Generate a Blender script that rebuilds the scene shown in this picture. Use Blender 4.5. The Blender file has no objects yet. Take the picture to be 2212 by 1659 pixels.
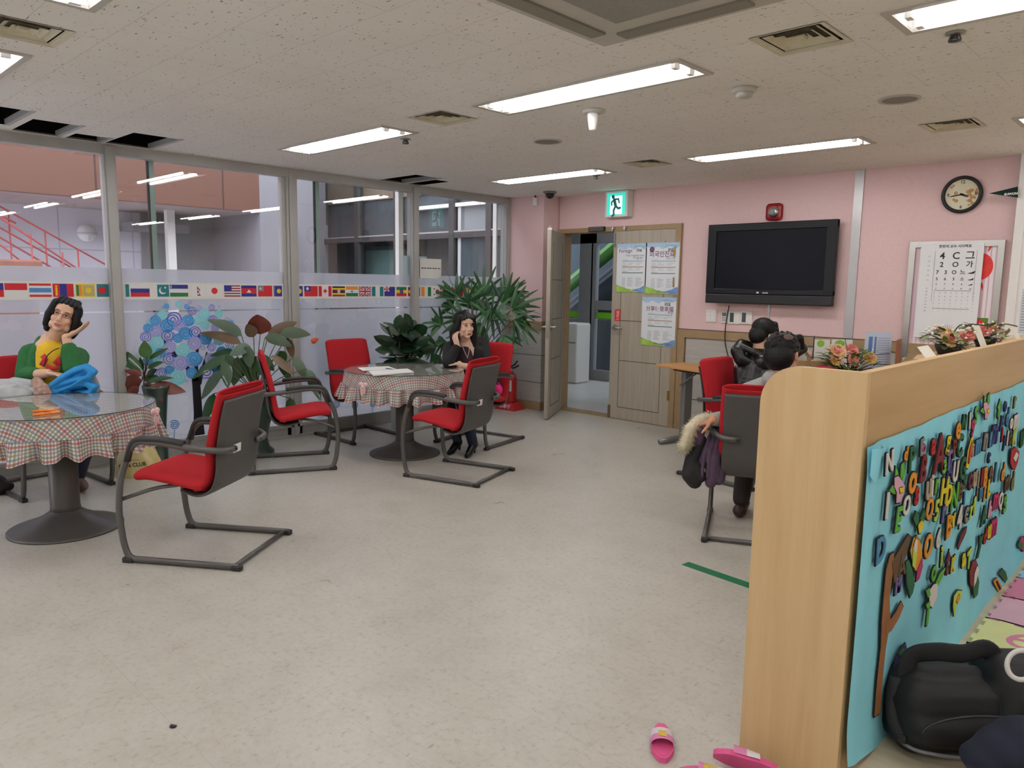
import bpy, bmesh, math, random
from mathutils import Vector, Matrix, Quaternion
PI = math.pi
SC = bpy.context.scene
COL = SC.collection
random.seed(7)

# ------------------------------------------------------------------ camera
EYE = Vector((0.0, 0.0, 1.48)); FPX = 1609.0; PITCH = .1337; ROLL = .0152; YAW = .7632
FWD = Vector((-math.sin(YAW)*math.cos(PITCH), math.cos(YAW)*math.cos(PITCH), -math.sin(PITCH)))
_r = Vector((math.cos(YAW), math.sin(YAW), 0)); _u = _r.cross(FWD)
RIGHT = math.cos(ROLL)*_r + math.sin(ROLL)*_u
UP = -math.sin(ROLL)*_r + math.cos(ROLL)*_u
cd = bpy.data.cameras.new('camera'); cam = bpy.data.objects.new('camera', cd); COL.objects.link(cam)
cd.sensor_fit = 'HORIZONTAL'; cd.sensor_width = 36.0; cd.lens = FPX/2212*36; cd.clip_end = 80; cd.clip_start = .05
cam.matrix_world = Matrix(((RIGHT.x, UP.x, -FWD.x, EYE.x), (RIGHT.y, UP.y, -FWD.y, EYE.y), (RIGHT.z, UP.z, -FWD.z, EYE.z), (0, 0, 0, 1)))
SC.camera = cam

# ------------------------------------------------------------------ world, exposure
SC.view_settings.view_transform = 'Standard'; SC.view_settings.look = 'None'
SC.view_settings.gamma = 1.0; SC.view_settings.exposure = 0.0
SC.view_settings.use_curve_mapping = False
wd = bpy.data.worlds.new('overcast'); SC.world = wd; wd.use_nodes = True
wn = wd.node_tree.nodes; wn['Background'].inputs[0].default_value = (.90, .90, 1.0, 1); wn['Background'].inputs[1].default_value = 4.3
TUBE_POWER = 26.0
SC.cycles.max_bounces = 8; SC.cycles.diffuse_bounces = 4; SC.cycles.glossy_bounces = 4
SC.cycles.transmission_bounces = 6; SC.cycles.transparent_max_bounces = 12
SC.cycles.caustics_reflective = False; SC.cycles.caustics_refractive = False
SC.cycles.sample_clamp_indirect = 6.0; SC.cycles.adaptive_threshold = .02

# ------------------------------------------------------------------ survey: a measured picture point -> a point of the room
def ray(px, py): return FWD + RIGHT*((px-1106)/FPX) - UP*((py-829.5)/FPX)
def on(px, py, ax, v):
    d = ray(px, py); return EYE + d*((v-EYE[ax])/d[ax])
def fl(px, py, z=0.0): return on(px, py, 2, z)
def at(px, py, ref, near=0.0):
    d = ray(px, py); return EYE + d*(((Vector(ref)-EYE).dot(FWD)-near)/d.dot(FWD))
GX = -6.34      # glass wall
BY = 6.76       # back wall
CZ = 2.488      # ceiling
KX = -.696; KY = 2.136; KZ = 1.253   # counter: outer face, front face, top

# ------------------------------------------------------------------ materials
def s2l(c): return tuple(((v/255)/12.92 if v/255 <= .04045 else ((v/255+.055)/1.055)**2.4) for v in c)
MATS = {}
def mat(name, rgb, rough=.6, metal=0.0, spec=.5, coat=0.0, alpha=1.0, emit=None, es=0.0, var=.05, scale=9.0, bump=0.0, bscale=60.0, sub=0.0):
    """procedural surface: base colour with gentle noise variation"""
    if name in MATS: return MATS[name]
    m = bpy.data.materials.new(name); m.use_nodes = True; nt = m.node_tree; b = nt.nodes['Principled BSDF']
    c = s2l(rgb)
    if var > 0:
        tc = nt.nodes.new('ShaderNodeTexCoord'); nz = nt.nodes.new('ShaderNodeTexNoise'); nz.inputs['Scale'].default_value = scale; nz.inputs['Detail'].default_value = 4
        rp = nt.nodes.new('ShaderNodeValToRGB'); rp.color_ramp.elements[0].position = .3; rp.color_ramp.elements[1].position = .7
        rp.color_ramp.elements[0].color = tuple(v*(1-var) for v in c)+(1,); rp.color_ramp.elements[1].color = tuple(min(1, v*(1+var)) for v in c)+(1,)
        nt.links.new(tc.outputs['Object'], nz.inputs['Vector']); nt.links.new(nz.outputs['Fac'], rp.inputs[0]); nt.links.new(rp.outputs[0], b.inputs['Base Color'])
    else: b.inputs['Base Color'].default_value = c+(1,)
    b.inputs['Roughness'].default_value = rough; b.inputs['Metallic'].default_value = metal; b.inputs['Specular IOR Level'].default_value = spec
    b.inputs['Coat Weight'].default_value = coat
    if sub: b.inputs['Subsurface Weight'].default_value = sub; b.inputs['Subsurface Radius'].default_value = (.02, .008, .005); b.inputs['Subsurface Scale'].default_value = .5
    if emit: b.inputs['Emission Color'].default_value = s2l(emit)+(1,); b.inputs['Emission Strength'].default_value = es
    if bump:
        n2 = nt.nodes.new('ShaderNodeTexNoise'); n2.inputs['Scale'].default_value = bscale; bp = nt.nodes.new('ShaderNodeBump'); bp.inputs['Strength'].default_value = bump; bp.inputs['Distance'].default_value = .01
        t2 = nt.nodes.new('ShaderNodeTexCoord'); nt.links.new(t2.outputs['Object'], n2.inputs['Vector']); nt.links.new(n2.outputs['Fac'], bp.inputs['Height']); nt.links.new(bp.outputs[0], b.inputs['Normal'])
    MATS[name] = m; return m
class NT:
    """small node-graph writer"""
    def __init__(s, name):
        s.m = bpy.data.materials.new(name); s.m.use_nodes = True; s.t = s.m.node_tree; s.b = s.t.nodes['Principled BSDF']; s.out = s.t.nodes['Material Output']; MATS[name] = s.m
    def n(s, ty, **kw):
        d = s.t.nodes.new('ShaderNode'+ty)
        for k, v in kw.items():
            if k[0] == '_': d.inputs[int(k[1:])].default_value = v
            elif k in d.bl_rna.properties: setattr(d, k, v)
            else: d.inputs[k.replace('_', ' ')].default_value = v
        return d
    def l(s, a, b): s.t.links.new(a, b)
    def math(s, op, a, b=None):
        d = s.n('Math', operation=op)
        for i, v in enumerate((a, b)):
            if v is None: continue
            if isinstance(v, (int, float)): d.inputs[i].default_value = v
            else: s.l(v, d.inputs[i])
        return d.outputs[0]
    def mix(s, f, a, b, bt='MIX'):
        d = s.n('Mix', data_type='RGBA', blend_type=bt)
        for i, v in ((0, f), (6, a), (7, b)):
            if isinstance(v, (int, float)): d.inputs[i].default_value = v
            elif isinstance(v, tuple): d.inputs[i].default_value = s2l(v)+(1,)
            else: s.l(v, d.inputs[i])
        return d.outputs[2]
    def ramp(s, f, stops, interp='LINEAR'):
        d = s.n('ValToRGB'); cr = d.color_ramp; cr.interpolation = interp
        while len(cr.elements) < len(stops): cr.elements.new(.5)
        for e, (p, c) in zip(cr.elements, stops):
            e.position = p; e.color = (s2l(c) if isinstance(c, tuple) else (c, c, c))+(1,)
        s.l(f, d.inputs[0]); return d.outputs[0]

def m_floor():
    g = NT('vinyl_floor'); tc = g.n('TexCoord').outputs['Object']
    br = g.n('TexBrick', offset=.0, Scale=1.0, Mortar_Size=.0013, Mortar_Smooth=.2, Brick_Width=.45, Row_Height=.45); g.l(tc, br.inputs['Vector'])
    n1 = g.n('TexNoise', Scale=5.0, Detail=8.0, Roughness=.7); g.l(tc, n1.inputs['Vector'])
    n2 = g.n('TexNoise', Scale=38.0, Detail=6.0, Roughness=.75); g.l(tc, n2.inputs['Vector'])
    c1 = g.ramp(n1.outputs['Fac'], [(.3, (180, 175, 163)), (.52, (199, 195, 184)), (.75, (208, 205, 196))])
    c2 = g.ramp(n2.outputs['Fac'], [(.33, (152, 144, 128)), (.45, (198, 194, 183)), (.7, (209, 206, 198))])
    c = g.mix(.5, c1, c2)
    mp = g.n('Mapping'); mp.inputs['Scale'].default_value = (60, 18, 1); mp.inputs['Rotation'].default_value = (0, 0, .6); g.l(tc, mp.inputs[0])
    n3 = g.n('TexNoise', Scale=1.0, Detail=3.0); g.l(mp.outputs[0], n3.inputs['Vector'])
    n4 = g.n('TexNoise', Scale=1.3, Detail=2.0); g.l(tc, n4.inputs['Vector'])
    sc = g.math('MULTIPLY', g.ramp(n3.outputs['Fac'], [(.67, 0.0), (.72, 1.0)]), g.ramp(n4.outputs['Fac'], [(.45, 0.0), (.62, .8)]))
    c = g.mix(g.math('MULTIPLY', sc, .6), c, (128, 122, 112))
    c = g.mix(g.math('MULTIPLY', br.outputs['Fac'], .22), c, (126, 118, 102))
    g.l(c, g.b.inputs['Base Color']); g.b.inputs['Specular IOR Level'].default_value = .35
    rr = g.ramp(n1.outputs['Fac'], [(.3, .26), (.7, .42)]); g.l(rr, g.b.inputs['Roughness'])
    bp = g.n('Bump', Strength=.05, Distance=.01); g.l(n1.outputs['Fac'], bp.inputs['Height']); g.l(bp.outputs[0], g.b.inputs['Normal'])
    return g.m
def m_ceiling():
    g = NT('ceiling_tile'); tc = g.n('TexCoord').outputs['Object']
    br = g.n('TexBrick', offset=.5, Scale=1.0, Mortar_Size=.0016, Mortar_Smooth=.4, Brick_Width=.6, Row_Height=.3); g.l(tc, br.inputs['Vector'])
    mp = g.n('Mapping'); mp.inputs['Scale'].default_value = (38, 95, 1); g.l(tc, mp.inputs[0])
    n = g.n('TexNoise', Scale=1.0, Detail=2.0, Roughness=.5); g.l(mp.outputs[0], n.inputs['Vector'])
    f = g.ramp(n.outputs['Fac'], [(.675, 0.0), (.71, .85)])
    n2 = g.n('TexNoise', Scale=1.2, Detail=5.0); g.l(tc, n2.inputs['Vector'])
    c = g.ramp(n2.outputs['Fac'], [(.35, (244, 241, 234)), (.7, (250, 247, 241))])
    c = g.mix(f, c, (130, 122, 104))
    c = g.mix(g.math('MULTIPLY', br.outputs['Fac'], .3), c, (120, 114, 100))
    g.l(c, g.b.inputs['Base Color']); g.b.inputs['Roughness'].default_value = .95; g.b.inputs['Specular IOR Level'].default_value = .1
    return g.m
def m_grain(name, a, b, c, sx, sy, sz, rough=.45, knots=False, spec=.4):
    """wood: stretched noise; small scale along the grain"""
    g = NT(name); tc = g.n('TexCoord').outputs['Object']
    mp = g.n('Mapping'); mp.inputs['Scale'].default_value = (sx, sy, sz); g.l(tc, mp.inputs[0])
    n = g.n('TexNoise', Scale=1.0, Detail=6.0, Roughness=.65, Distortion=.3); g.l(mp.outputs[0], n.inputs['Vector'])
    mp2 = g.n('Mapping'); mp2.inputs['Scale'].default_value = (sx*6, sy*6, sz*6); g.l(tc, mp2.inputs[0])
    n2 = g.n('TexNoise', Scale=1.0, Detail=3.0); g.l(mp2.outputs[0], n2.inputs['Vector'])
    col = g.ramp(n.outputs['Fac'], [(.28, a), (.5, b), (.72, c)])
    col = g.mix(g.math('MULTIPLY', g.ramp(n2.outputs['Fac'], [(.5, 0.0), (.75, 1.0)]), .28), col, a)
    if knots:
        v = g.n('TexVoronoi', Scale=2.2); g.l(mp.outputs[0], v.inputs['Vector'])
        col = g.mix(g.math('MULTIPLY', g.ramp(v.outputs['Distance'], [(.03, 1.0), (.1, 0.0)]), .5), col, tuple(int(q*.78) for q in a))
    g.l(col, g.b.inputs['Base Color']); g.b.inputs['Roughness'].default_value = rough; g.b.inputs['Specular IOR Level'].default_value = spec
    return g.m
def m_glass(name, tint=(.93, .97, .96), f0=1.5, boost=1.0):
    """thin pane: see-through by tint, mirror-like by angle"""
    g = NT(name); t = g.n('BsdfTransparent'); t.inputs[0].default_value = tint+(1,)
    gl = g.n('BsdfGlossy', Roughness=.0); gl.inputs[0].default_value = (1, 1, 1, 1)
    fr = g.n('Fresnel'); bf = g.n('NewGeometry'); g.l(g.math('ADD', f0, g.math('MULTIPLY', bf.outputs['Backfacing'], 1/f0-f0)), fr.inputs['IOR']); mx = g.n('MixShader'); g.l(g.math('MINIMUM', g.math('MULTIPLY', fr.outputs[0], boost), 1.0), mx.inputs[0]); g.l(t.outputs[0], mx.inputs[1]); g.l(gl.outputs[0], mx.inputs[2])
    g.l(mx.outputs[0], g.out.inputs[0]); return g.m
def m_film():
    g = NT('frosted_film'); d = g.n('BsdfDiffuse'); d.inputs[0].default_value = s2l((204, 205, 214))+(1,)
    t = g.n('BsdfTranslucent'); t.inputs[0].default_value = s2l((206, 209, 220))+(1,)
    tr = g.n('BsdfTransparent'); tr.inputs[0].default_value = (1, 1, 1, 1)
    a = g.n('MixShader', _0=.5); g.l(d.outputs[0], a.inputs[1]); g.l(t.outputs[0], a.inputs[2])
    b = g.n('MixShader', _0=.12); g.l(a.outputs[0], b.inputs[1]); g.l(tr.outputs[0], b.inputs[2])
    g.l(b.outputs[0], g.out.inputs[0]); return g.m
def m_gingham():
    g = NT('gingham_cloth'); uv = g.n('TexCoord').outputs['UV']; sp = g.n('SeparateXYZ'); g.l(uv, sp.inputs[0])
    P = .080
    def band(ax, ph, w):
        q = g.math('FRACT', g.math('ADD', g.math('DIVIDE', sp.outputs[ax], P), ph)); return g.math('LESS_THAN', q, w)
    col = g.mix(0.0, (226, 222, 210), (226, 222, 210))
    for ax in (0, 1):
        for ph, w, c in ((0.0, .13, (98, 110, 134)), (.25, .12, (128, 134, 96)), (.5, .13, (98, 110, 134)), (.75, .15, (158, 40, 38))):
            k = g.math('MULTIPLY', band(ax, ph, w), .62); col = g.mix(k, col, c)
    g.l(col, g.b.inputs['Base Color']); g.b.inputs['Roughness'].default_value = .9; g.b.inputs['Specular IOR Level'].default_value = .1
    return g.m
def m_brick(name, a, b, mortar, bw, rh, ms, off=0.0, rough=.7):
    g = NT(name); tc = g.n('TexCoord').outputs['UV']
    br = g.n('TexBrick', offset=off, Scale=1.0, Mortar_Size=ms, Brick_Width=bw, Row_Height=rh)
    br.inputs['Color1'].default_value = s2l(a)+(1,); br.inputs['Color2'].default_value = s2l(b)+(1,); br.inputs['Mortar'].default_value = s2l(mortar)+(1,)
    g.l(tc, br.inputs['Vector']); g.l(br.outputs['Color'], g.b.inputs['Base Color']); g.b.inputs['Roughness'].default_value = rough; return g.m

# ------------------------------------------------------------------ mesh building
XF = {}      # world matrix of every object made here
class MB:
    """collects shapes (with a material slot each) and links them as ONE mesh object"""
    def __init__(s): s.v = []; s.f = []; s.mi = []; s.sm = []; s.uv = []; s.M = Matrix.Identity(4)
    def add(s, vs, fs, mi=0, smooth=False, uvs=None):
        o = len(s.v); s.v += [tuple(s.M @ Vector(p)) for p in vs]
        for k, q in enumerate(fs):
            s.f.append([i+o for i in q]); s.mi.append(mi); s.sm.append(smooth); s.uv.append(uvs[k] if uvs else None)
        return s
    def box(s, c, d, mi=0, R=None, bev=0.0):
        x, y, z = d[0]/2, d[1]/2, d[2]/2
        if bev > 0:
            bm = bmesh.new(); bmesh.ops.create_cube(bm, size=1.0)
            for p in bm.verts: p.co = Vector((p.co.x*d[0], p.co.y*d[1], p.co.z*d[2]))
            bmesh.ops.bevel(bm, geom=list(bm.edges), offset=bev, segments=2, affect='EDGES', profile=.5)
            bm.verts.index_update(); vs = [p.co.copy() for p in bm.verts]; fs = [[p.index for p in q.verts] for q in bm.faces]; bm.free()
        else:
            vs = [Vector(p) for p in ((-x,-y,-z),(x,-y,-z),(x,y,-z),(-x,y,-z),(-x,-y,z),(x,-y,z),(x,y,z),(-x,y,z))]
            fs = [(0,3,2,1),(4,5,6,7),(0,1,5,4),(1,2,6,5),(2,3,7,6),(3,0,4,7)]
        R = R if R is not None else Matrix.Identity(3); c = Vector(c)
        return s.add([R @ p + c for p in vs], fs, mi)
    def span(s, a, b, mi=0, bev=0.0):
        a = Vector(a); b = Vector(b); return s.box((a+b)/2, [abs(q) for q in (b-a)], mi, None, bev)
    def quad(s, pts, mi=0, uv=None): return s.add(pts, [tuple(range(len(pts)))], mi, False, [uv] if uv else None)
    def tube(s, pts, r, n=10, mi=0, cap=True, flat=1.0, flatdir=None):
        pts = [Vector(p) for p in pts]; rs = r if isinstance(r, (list, tuple)) else [r]*len(pts)
        vs = []; up = None
        for i, p in enumerate(pts):
            t = (pts[min(i+1, len(pts)-1)] - pts[max(i-1, 0)]).normalized()
            if up is None: up = (Vector((0,0,1)) if abs(t.z) < .9 else Vector((1,0,0)))
            if flatdir is not None: up = Vector(flatdir)
            a = t.cross(up)
            if a.length < 1e-5: a = t.orthogonal()
            a.normalize(); b = a.cross(t).normalized(); up = b
            for k in range(n):
                q = 2*PI*k/n; vs.append(p + rs[i]*(math.cos(q)*a + math.sin(q)*flat*b))
        fs = []
        for i in range(len(pts)-1):
            for k in range(n):
                k2 = (k+1) % n; fs.append((i*n+k, i*n+k2, (i+1)*n+k2, (i+1)*n+k))
        if cap: fs.append(tuple(reversed(range(n)))); fs.append(tuple((len(pts)-1)*n+k for k in range(n)))
        return s.add(vs, fs, mi, True)
    def lathe(s, prof, n=32, mi=0, c=(0,0,0), R=None, arc=2*PI, caps=True):
        """prof: (radius, height) pairs round +z"""
        c = Vector(c); R = R if R is not None else Matrix.Identity(3); vs = []; full = arc > 6.28
        m = n if full else n+1
        for r, h in prof:
            for k in range(m):
                q = arc*k/n; vs.append(c + R @ Vector((r*math.cos(q), r*math.sin(q), h)))
        fs = []
        for i in range(len(prof)-1):
            for k in range(n):
                k2 = (k+1) % m
                fs.append((i*m+k, i*m+k2, (i+1)*m+k2, (i+1)*m+k))
        if full and caps:
            hs = [q[1] for q in prof]
            if prof[0][0] > 1e-4 and abs(prof[0][1]-prof[1][1]) > 1e-6 and prof[0][1] in (max(hs), min(hs)): fs.append(tuple(reversed(range(m))))
            if prof[-1][0] > 1e-4 and abs(prof[-1][1]-prof[-2][1]) > 1e-6 and prof[-1][1] in (max(hs), min(hs)) and len(set(hs)) > 1 and not (prof[-1][0] < prof[0][0] and abs(prof[-1][1]-prof[0][1]) < 1e-6): fs.append(tuple((len(prof)-1)*m+k for k in range(m)))
        return s.add(vs, fs, mi, True)
    def cyl(s, a, b, r, n=20, mi=0, r2=None):
        a = Vector(a); b = Vector(b); R = (b-a).to_track_quat('Z', 'Y').to_matrix()
        vs = []; h = (b-a).length; r2 = r if r2 is None else r2
        for rr, z in ((r, 0), (r2, h)):
            for k in range(n): vs.append(a + R @ Vector((rr*math.cos(2*PI*k/n), rr*math.sin(2*PI*k/n), z)))
        o = len(s.f)
        s.add(vs, [(k, (k+1) % n, n+(k+1) % n, n+k) for k in range(n)], mi, True)
        return s.add(vs, [tuple(reversed(range(n))), tuple(range(n, 2*n))], mi)
    def ell(s, c, r, mi=0, R=None, nu=14, nv=9):
        c = Vector(c); r = (r, r, r) if isinstance(r, (int, float)) else r; R = R if R is not None else Matrix.Identity(3)
        vs = [c + R @ Vector((0, 0, -r[2]))]
        for j in range(1, nv):
            t = -PI/2 + PI*j/nv
            for k in range(nu):
                q = 2*PI*k/nu; vs.append(c + R @ Vector((r[0]*math.cos(t)*math.cos(q), r[1]*math.cos(t)*math.sin(q), r[2]*math.sin(t))))
        vs.append(c + R @ Vector((0, 0, r[2]))); fs = [(0, 1+(k+1) % nu, 1+k) for k in range(nu)]
        for j in range(nv-2):
            for k in range(nu): fs.append((1+j*nu+k, 1+j*nu+(k+1) % nu, 1+(j+1)*nu+(k+1) % nu, 1+(j+1)*nu+k))
        L = len(vs)-1; b = 1+(nv-2)*nu; fs += [(L, b+k, b+(k+1) % nu) for k in range(nu)]
        return s.add(vs, fs, mi, True)
    def cap(s, a, b, ra, rb=None, n=12, mi=0):
        """capsule, tapered"""
        a = Vector(a); b = Vector(b); rb = ra if rb is None else rb; d = b-a; L = d.length
        if L < 1e-6: return s.ell(a, ra, mi)
        t = d/L; pts = []; rs = []
        for q in (-90, -60, -30, 0): pts.append(a + t*ra*math.sin(math.radians(q))); rs.append(max(1e-4, ra*math.cos(math.radians(q))))
        for q in (0, 30, 60, 90): pts.append(b + t*rb*math.sin(math.radians(q))); rs.append(max(1e-4, rb*math.cos(math.radians(q))))
        return s.tube(pts, rs, n, mi)
    def prism(s, poly, o, ex, ey, depth, mi=0, side=None):
        """flat outline (2-D, in axes ex, ey from o) pulled along ex x ey by depth"""
        o = Vector(o); ex = Vector(ex); ey = Vector(ey); nz = ex.cross(ey).normalized()*depth; n = len(poly)
        a = [o + ex*p[0] + ey*p[1] for p in poly]; b = [p + nz for p in a]
        s.add(a+b, [tuple(range(n, 2*n)), tuple(reversed(range(n)))], mi)
        return s.add(a+b, [(k, (k+1) % n, n+(k+1) % n, n+k) for k in range(n)], mi if side is None else side)
    def sheet(s, nu, nv, fn, mi=0, uvf=None, smooth=True, close=False):
        vs = [fn(i/nu, j/nv) for j in range(nv+1) for i in range(nu+1)]; fs = []; uvs = []
        for j in range(nv):
            for i in range(nu):
                a = j*(nu+1)+i; fs.append((a, a+1, a+nu+2, a+nu+1))
                if uvf: uvs.append([uvf(i/nu, j/nv), uvf((i+1)/nu, j/nv), uvf((i+1)/nu, (j+1)/nv), uvf(i/nu, (j+1)/nv)])
        return s.add(vs, fs, mi, smooth, uvs or None)
    def mesh(s, name, mats, inv=None):
        me = bpy.data.meshes.new(name); vs = s.v if inv is None else [tuple(inv @ Vector(p)) for p in s.v]
        me.from_pydata(vs, [], s.f)
        for m in (mats if isinstance(mats, (list, tuple)) else [mats]): me.materials.append(m)
        me.polygons.foreach_set('material_index', s.mi); me.polygons.foreach_set('use_smooth', s.sm)
        if any(u for u in s.uv):
            uvl = me.uv_layers.new(name='UVMap'); k = 0
            for q, u in zip(s.f, s.uv):
                for j in range(len(q)):
                    if u: uvl.data[k].uv = u[j]
                    k += 1
        me.validate(); me.update(); return me
    def build(s, name, mats, parent=None, world=False):
        inv = XF[parent.name].inverted() if (world and parent is not None) else None
        return link(name, s.mesh(name, mats, inv), parent)
def link(name, me, parent=None, loc=None):
    o = bpy.data.objects.new(name, me); COL.objects.link(o)
    if parent is not None: o.parent = parent; XF[o.name] = XF[parent.name].copy()
    else: XF[o.name] = Matrix.Identity(4)
    return o
def thing(name, label, cat, loc=(0,0,0), rotz=0.0, group=None):
    o = bpy.data.objects.new(name, None); COL.objects.link(o); o.empty_display_size = .1
    o.location = loc; o.rotation_euler = (0, 0, rotz); XF[o.name] = Matrix.Translation(Vector(loc)) @ Matrix.Rotation(rotz, 4, 'Z')
    o['label'] = label; o['category'] = cat
    if group: o['group'] = group
    return o
def tag(o, label, cat, group=None):
    o['label'] = label; o['category'] = cat
    if group: o['group'] = group
    return o
def struct(name, mb, mats, parent=None):
    o = mb.build(name, mats, parent)
    if parent is None: o['kind'] = 'structure'
    return o
def dup(root, loc, rotz, label, group=None):
    r = root.copy(); COL.objects.link(r); r.location = loc; r.rotation_euler = (0, 0, rotz); r['label'] = label
    XF[r.name] = Matrix.Translation(Vector(loc)) @ Matrix.Rotation(rotz, 4, 'Z')
    if group: r['group'] = group
    for ch in list(root.children):
        c = ch.copy(); COL.objects.link(c); c.parent = r
        for g in list(ch.children):
            d = g.copy(); COL.objects.link(d); d.parent = c
    return r
def arcpts(pts, rad, n=5):
    """polyline with rounded corners"""
    pts = [Vector(p) for p in pts]; out = [pts[0]]
    for i in range(1, len(pts)-1):
        a, b, c = pts[i-1], pts[i], pts[i+1]; r = min(rad, (a-b).length*.48, (c-b).length*.48)
        p = b + (a-b).normalized()*r; q = b + (c-b).normalized()*r
        for k in range(n+1): t = k/n; out.append(p*(1-t)**2 + b*2*t*(1-t) + q*t*t)
    out.append(pts[-1]); return out
def fuse(name, mb, mats, parent, voxel=.005, smooth=4, fac=.5):
    """merge overlapping solids into one continuous skin"""
    inv = XF[parent.name].inverted() if parent is not None else None
    t = bpy.data.objects.new('tmp', mb.mesh('tmp', mats, inv)); COL.objects.link(t)
    md = t.modifiers.new('r', 'REMESH'); md.mode = 'VOXEL'; md.voxel_size = voxel; md.use_smooth_shade = True
    if smooth: ms = t.modifiers.new('s', 'SMOOTH'); ms.iterations = smooth; ms.factor = fac
    dg = bpy.context.evaluated_depsgraph_get(); dg.update()
    me = bpy.data.meshes.new_from_object(t.evaluated_get(dg)); bpy.data.objects.remove(t)
    me.name = name; me.materials.clear()
    for m in (mats if isinstance(mats, (list, tuple)) else [mats]): me.materials.append(m)
    for p in me.polygons: p.use_smooth = True; p.material_index = 0
    return link(name, me, parent)
_txt = {}
def text_mesh(body, size=1.0, extrude=0.0, offset=0.0, align='CENTER', res=3):
    """outline of a word as plain vertex/face lists, centred, in its own x-y plane"""
    key = (body, extrude, offset, align)
    if key not in _txt:
        c = bpy.data.curves.new('w', 'FONT'); c.body = body; c.size = 1.0; c.extrude = extrude; c.offset = offset; c.resolution_u = res
        c.align_x = align; c.align_y = 'CENTER'
        o = bpy.data.objects.new('w', c); COL.objects.link(o); dg = bpy.context.evaluated_depsgraph_get(); dg.update()
        m = bpy.data.meshes.new_from_object(o.evaluated_get(dg))
        _txt[key] = ([v.co.copy() for v in m.vertices], [tuple(p.vertices) for p in m.polygons])
        bpy.data.objects.remove(o); bpy.data.meshes.remove(m)
    v, f = _txt[key]
    return [p*size for p in v], f
def put_text(mb, body, o, ex, ey, size, mi=0, extrude=0.0, offset=0.0, align='CENTER', sx=1.0):
    v, f = text_mesh(body, 1.0, extrude/size if size else 0, offset/size if size else 0, align)
    ex = Vector(ex); ey = Vector(ey); ez = ex.cross(ey).normalized(); o = Vector(o)
    mb.add([o + ex*(p.x*size*sx) + ey*(p.y*size) + ez*(p.z*size) for p in v], f, mi)
X = Vector((1,0,0)); Y = Vector((0,1,0)); Z = Vector((0,0,1))
# ================================================================== ROOM SHELL
M_floor = m_floor(); M_ceil = m_ceiling()
M_pink = mat('pink_wallpaper', (230, 198, 196), .85, var=.03, scale=60, bump=.03, bscale=300)
M_tan = mat('tan_wood_trim', (158, 133, 98), .55, var=.06, scale=14)
M_greywood = m_grain('grey_beige_wood', (160, 151, 135), (172, 163, 147), (181, 173, 158), 30, 30, 1.6, .5)
M_wains = m_grain('wainscot_wood', (174, 170, 162), (184, 180, 172), (192, 188, 181), 2, 2, 40, .55)
M_alu = mat('grey_aluminium', (182, 181, 178), .42, .15, var=.03)
M_alud = mat('dark_aluminium', (92, 91, 90), .45, .3, var=.03)
M_groove = mat('dark_groove', (88, 80, 70), .8, var=0)
M_black = mat('black_plastic', (22, 22, 24), .45, var=.02)
M_white = mat('white_paint', (238, 236, 232), .55, var=.02)
M_paper = mat('white_paper', (236, 235, 230), .8, var=.015)
M_chrome = mat('brushed_steel', (190, 188, 182), .28, .9, var=.02)
M_glass = m_glass('window_glass', (.90, .94, .94), 1.5, 1.9)
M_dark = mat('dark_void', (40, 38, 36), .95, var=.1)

LX = [-4.77, -2.565, -.36, 1.85]; LY = [-1.37, .9, 3.17, 5.44]
LW, LD = 1.36, .31
VENTS = [(-1.38, 3.12, .31), (-3.63, 3.14, .31), (-3.62, 5.37, .31), (-1.35, 5.30, .31), (-3.72, .93, .31)]
HOLES = [(-6.06, 1.07, -5.45, 1.37), (-6.24, 1.45, -5.70, 1.72), (-6.26, 1.79, -6.02, 2.0), (-6.24, 2.05, -5.66, 2.36), (-6.26, 4.58, -5.68, 4.86), (-6.26, 4.93, -5.80, 5.1)]
b = MB(); b.quad([(-6.9, -3.0, 0), (3.2, -3.0, 0), (3.2, BY+.2, 0), (-6.9, BY+.2, 0)]); struct('floor', b, M_floor)

cuts = list(HOLES)
for x in LX:
    for y in LY: cuts.append((x-LW/2+.02, y-LD/2+.02, x+LW/2-.02, y+LD/2-.02))
for x, y, d in VENTS: cuts.append((x-d/2+.02, y-d/2+.02, x+d/2-.02, y+d/2-.02))
x0, x1, y0, y1 = GX-.02, 3.2, -3.0, BY+.02
xs = sorted({x0, x1} | {c[0] for c in cuts} | {c[2] for c in cuts}); ys = sorted({y0, y1} | {c[1] for c in cuts} | {c[3] for c in cuts})
b = MB()
for j in range(len(ys)-1):
    run = None
    for i in range(len(xs)-1):
        mx, my = (xs[i]+xs[i+1])/2, (ys[j]+ys[j+1])/2
        inside = any(c[0] < mx < c[2] and c[1] < my < c[3] for c in cuts)
        if not inside and run is None: run = xs[i]
        if run is not None and (inside or i == len(xs)-2):
            e = xs[i] if inside else xs[i+1]
            b.quad([(run, ys[j], CZ), (run, ys[j+1], CZ), (e, ys[j+1], CZ), (e, ys[j], CZ)]); run = None
struct('ceiling', b, M_ceil)
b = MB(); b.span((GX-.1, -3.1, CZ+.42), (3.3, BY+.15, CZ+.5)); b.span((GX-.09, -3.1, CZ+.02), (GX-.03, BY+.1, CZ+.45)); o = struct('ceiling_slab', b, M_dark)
# ceiling grid rails seen in the gaps of the missing tiles
for h in HOLES[:4]+HOLES[4:5]:
    b = MB(); b.span((h[0], h[3], CZ-.004), (h[2]+.03, h[3]+.028, CZ+.035)); struct('trim_1', b, M_alu)

# wall behind the camera, right wall
b = MB(); b.span((GX-.1, -3.12, 0), (3.3, -3.0, CZ+.4)); struct('wall_front', b, M_white)
b = MB(); b.span((3.2, -3.0, 0), (3.3, BY+.1, CZ+.4)); struct('wall_right', b, M_white)
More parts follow.
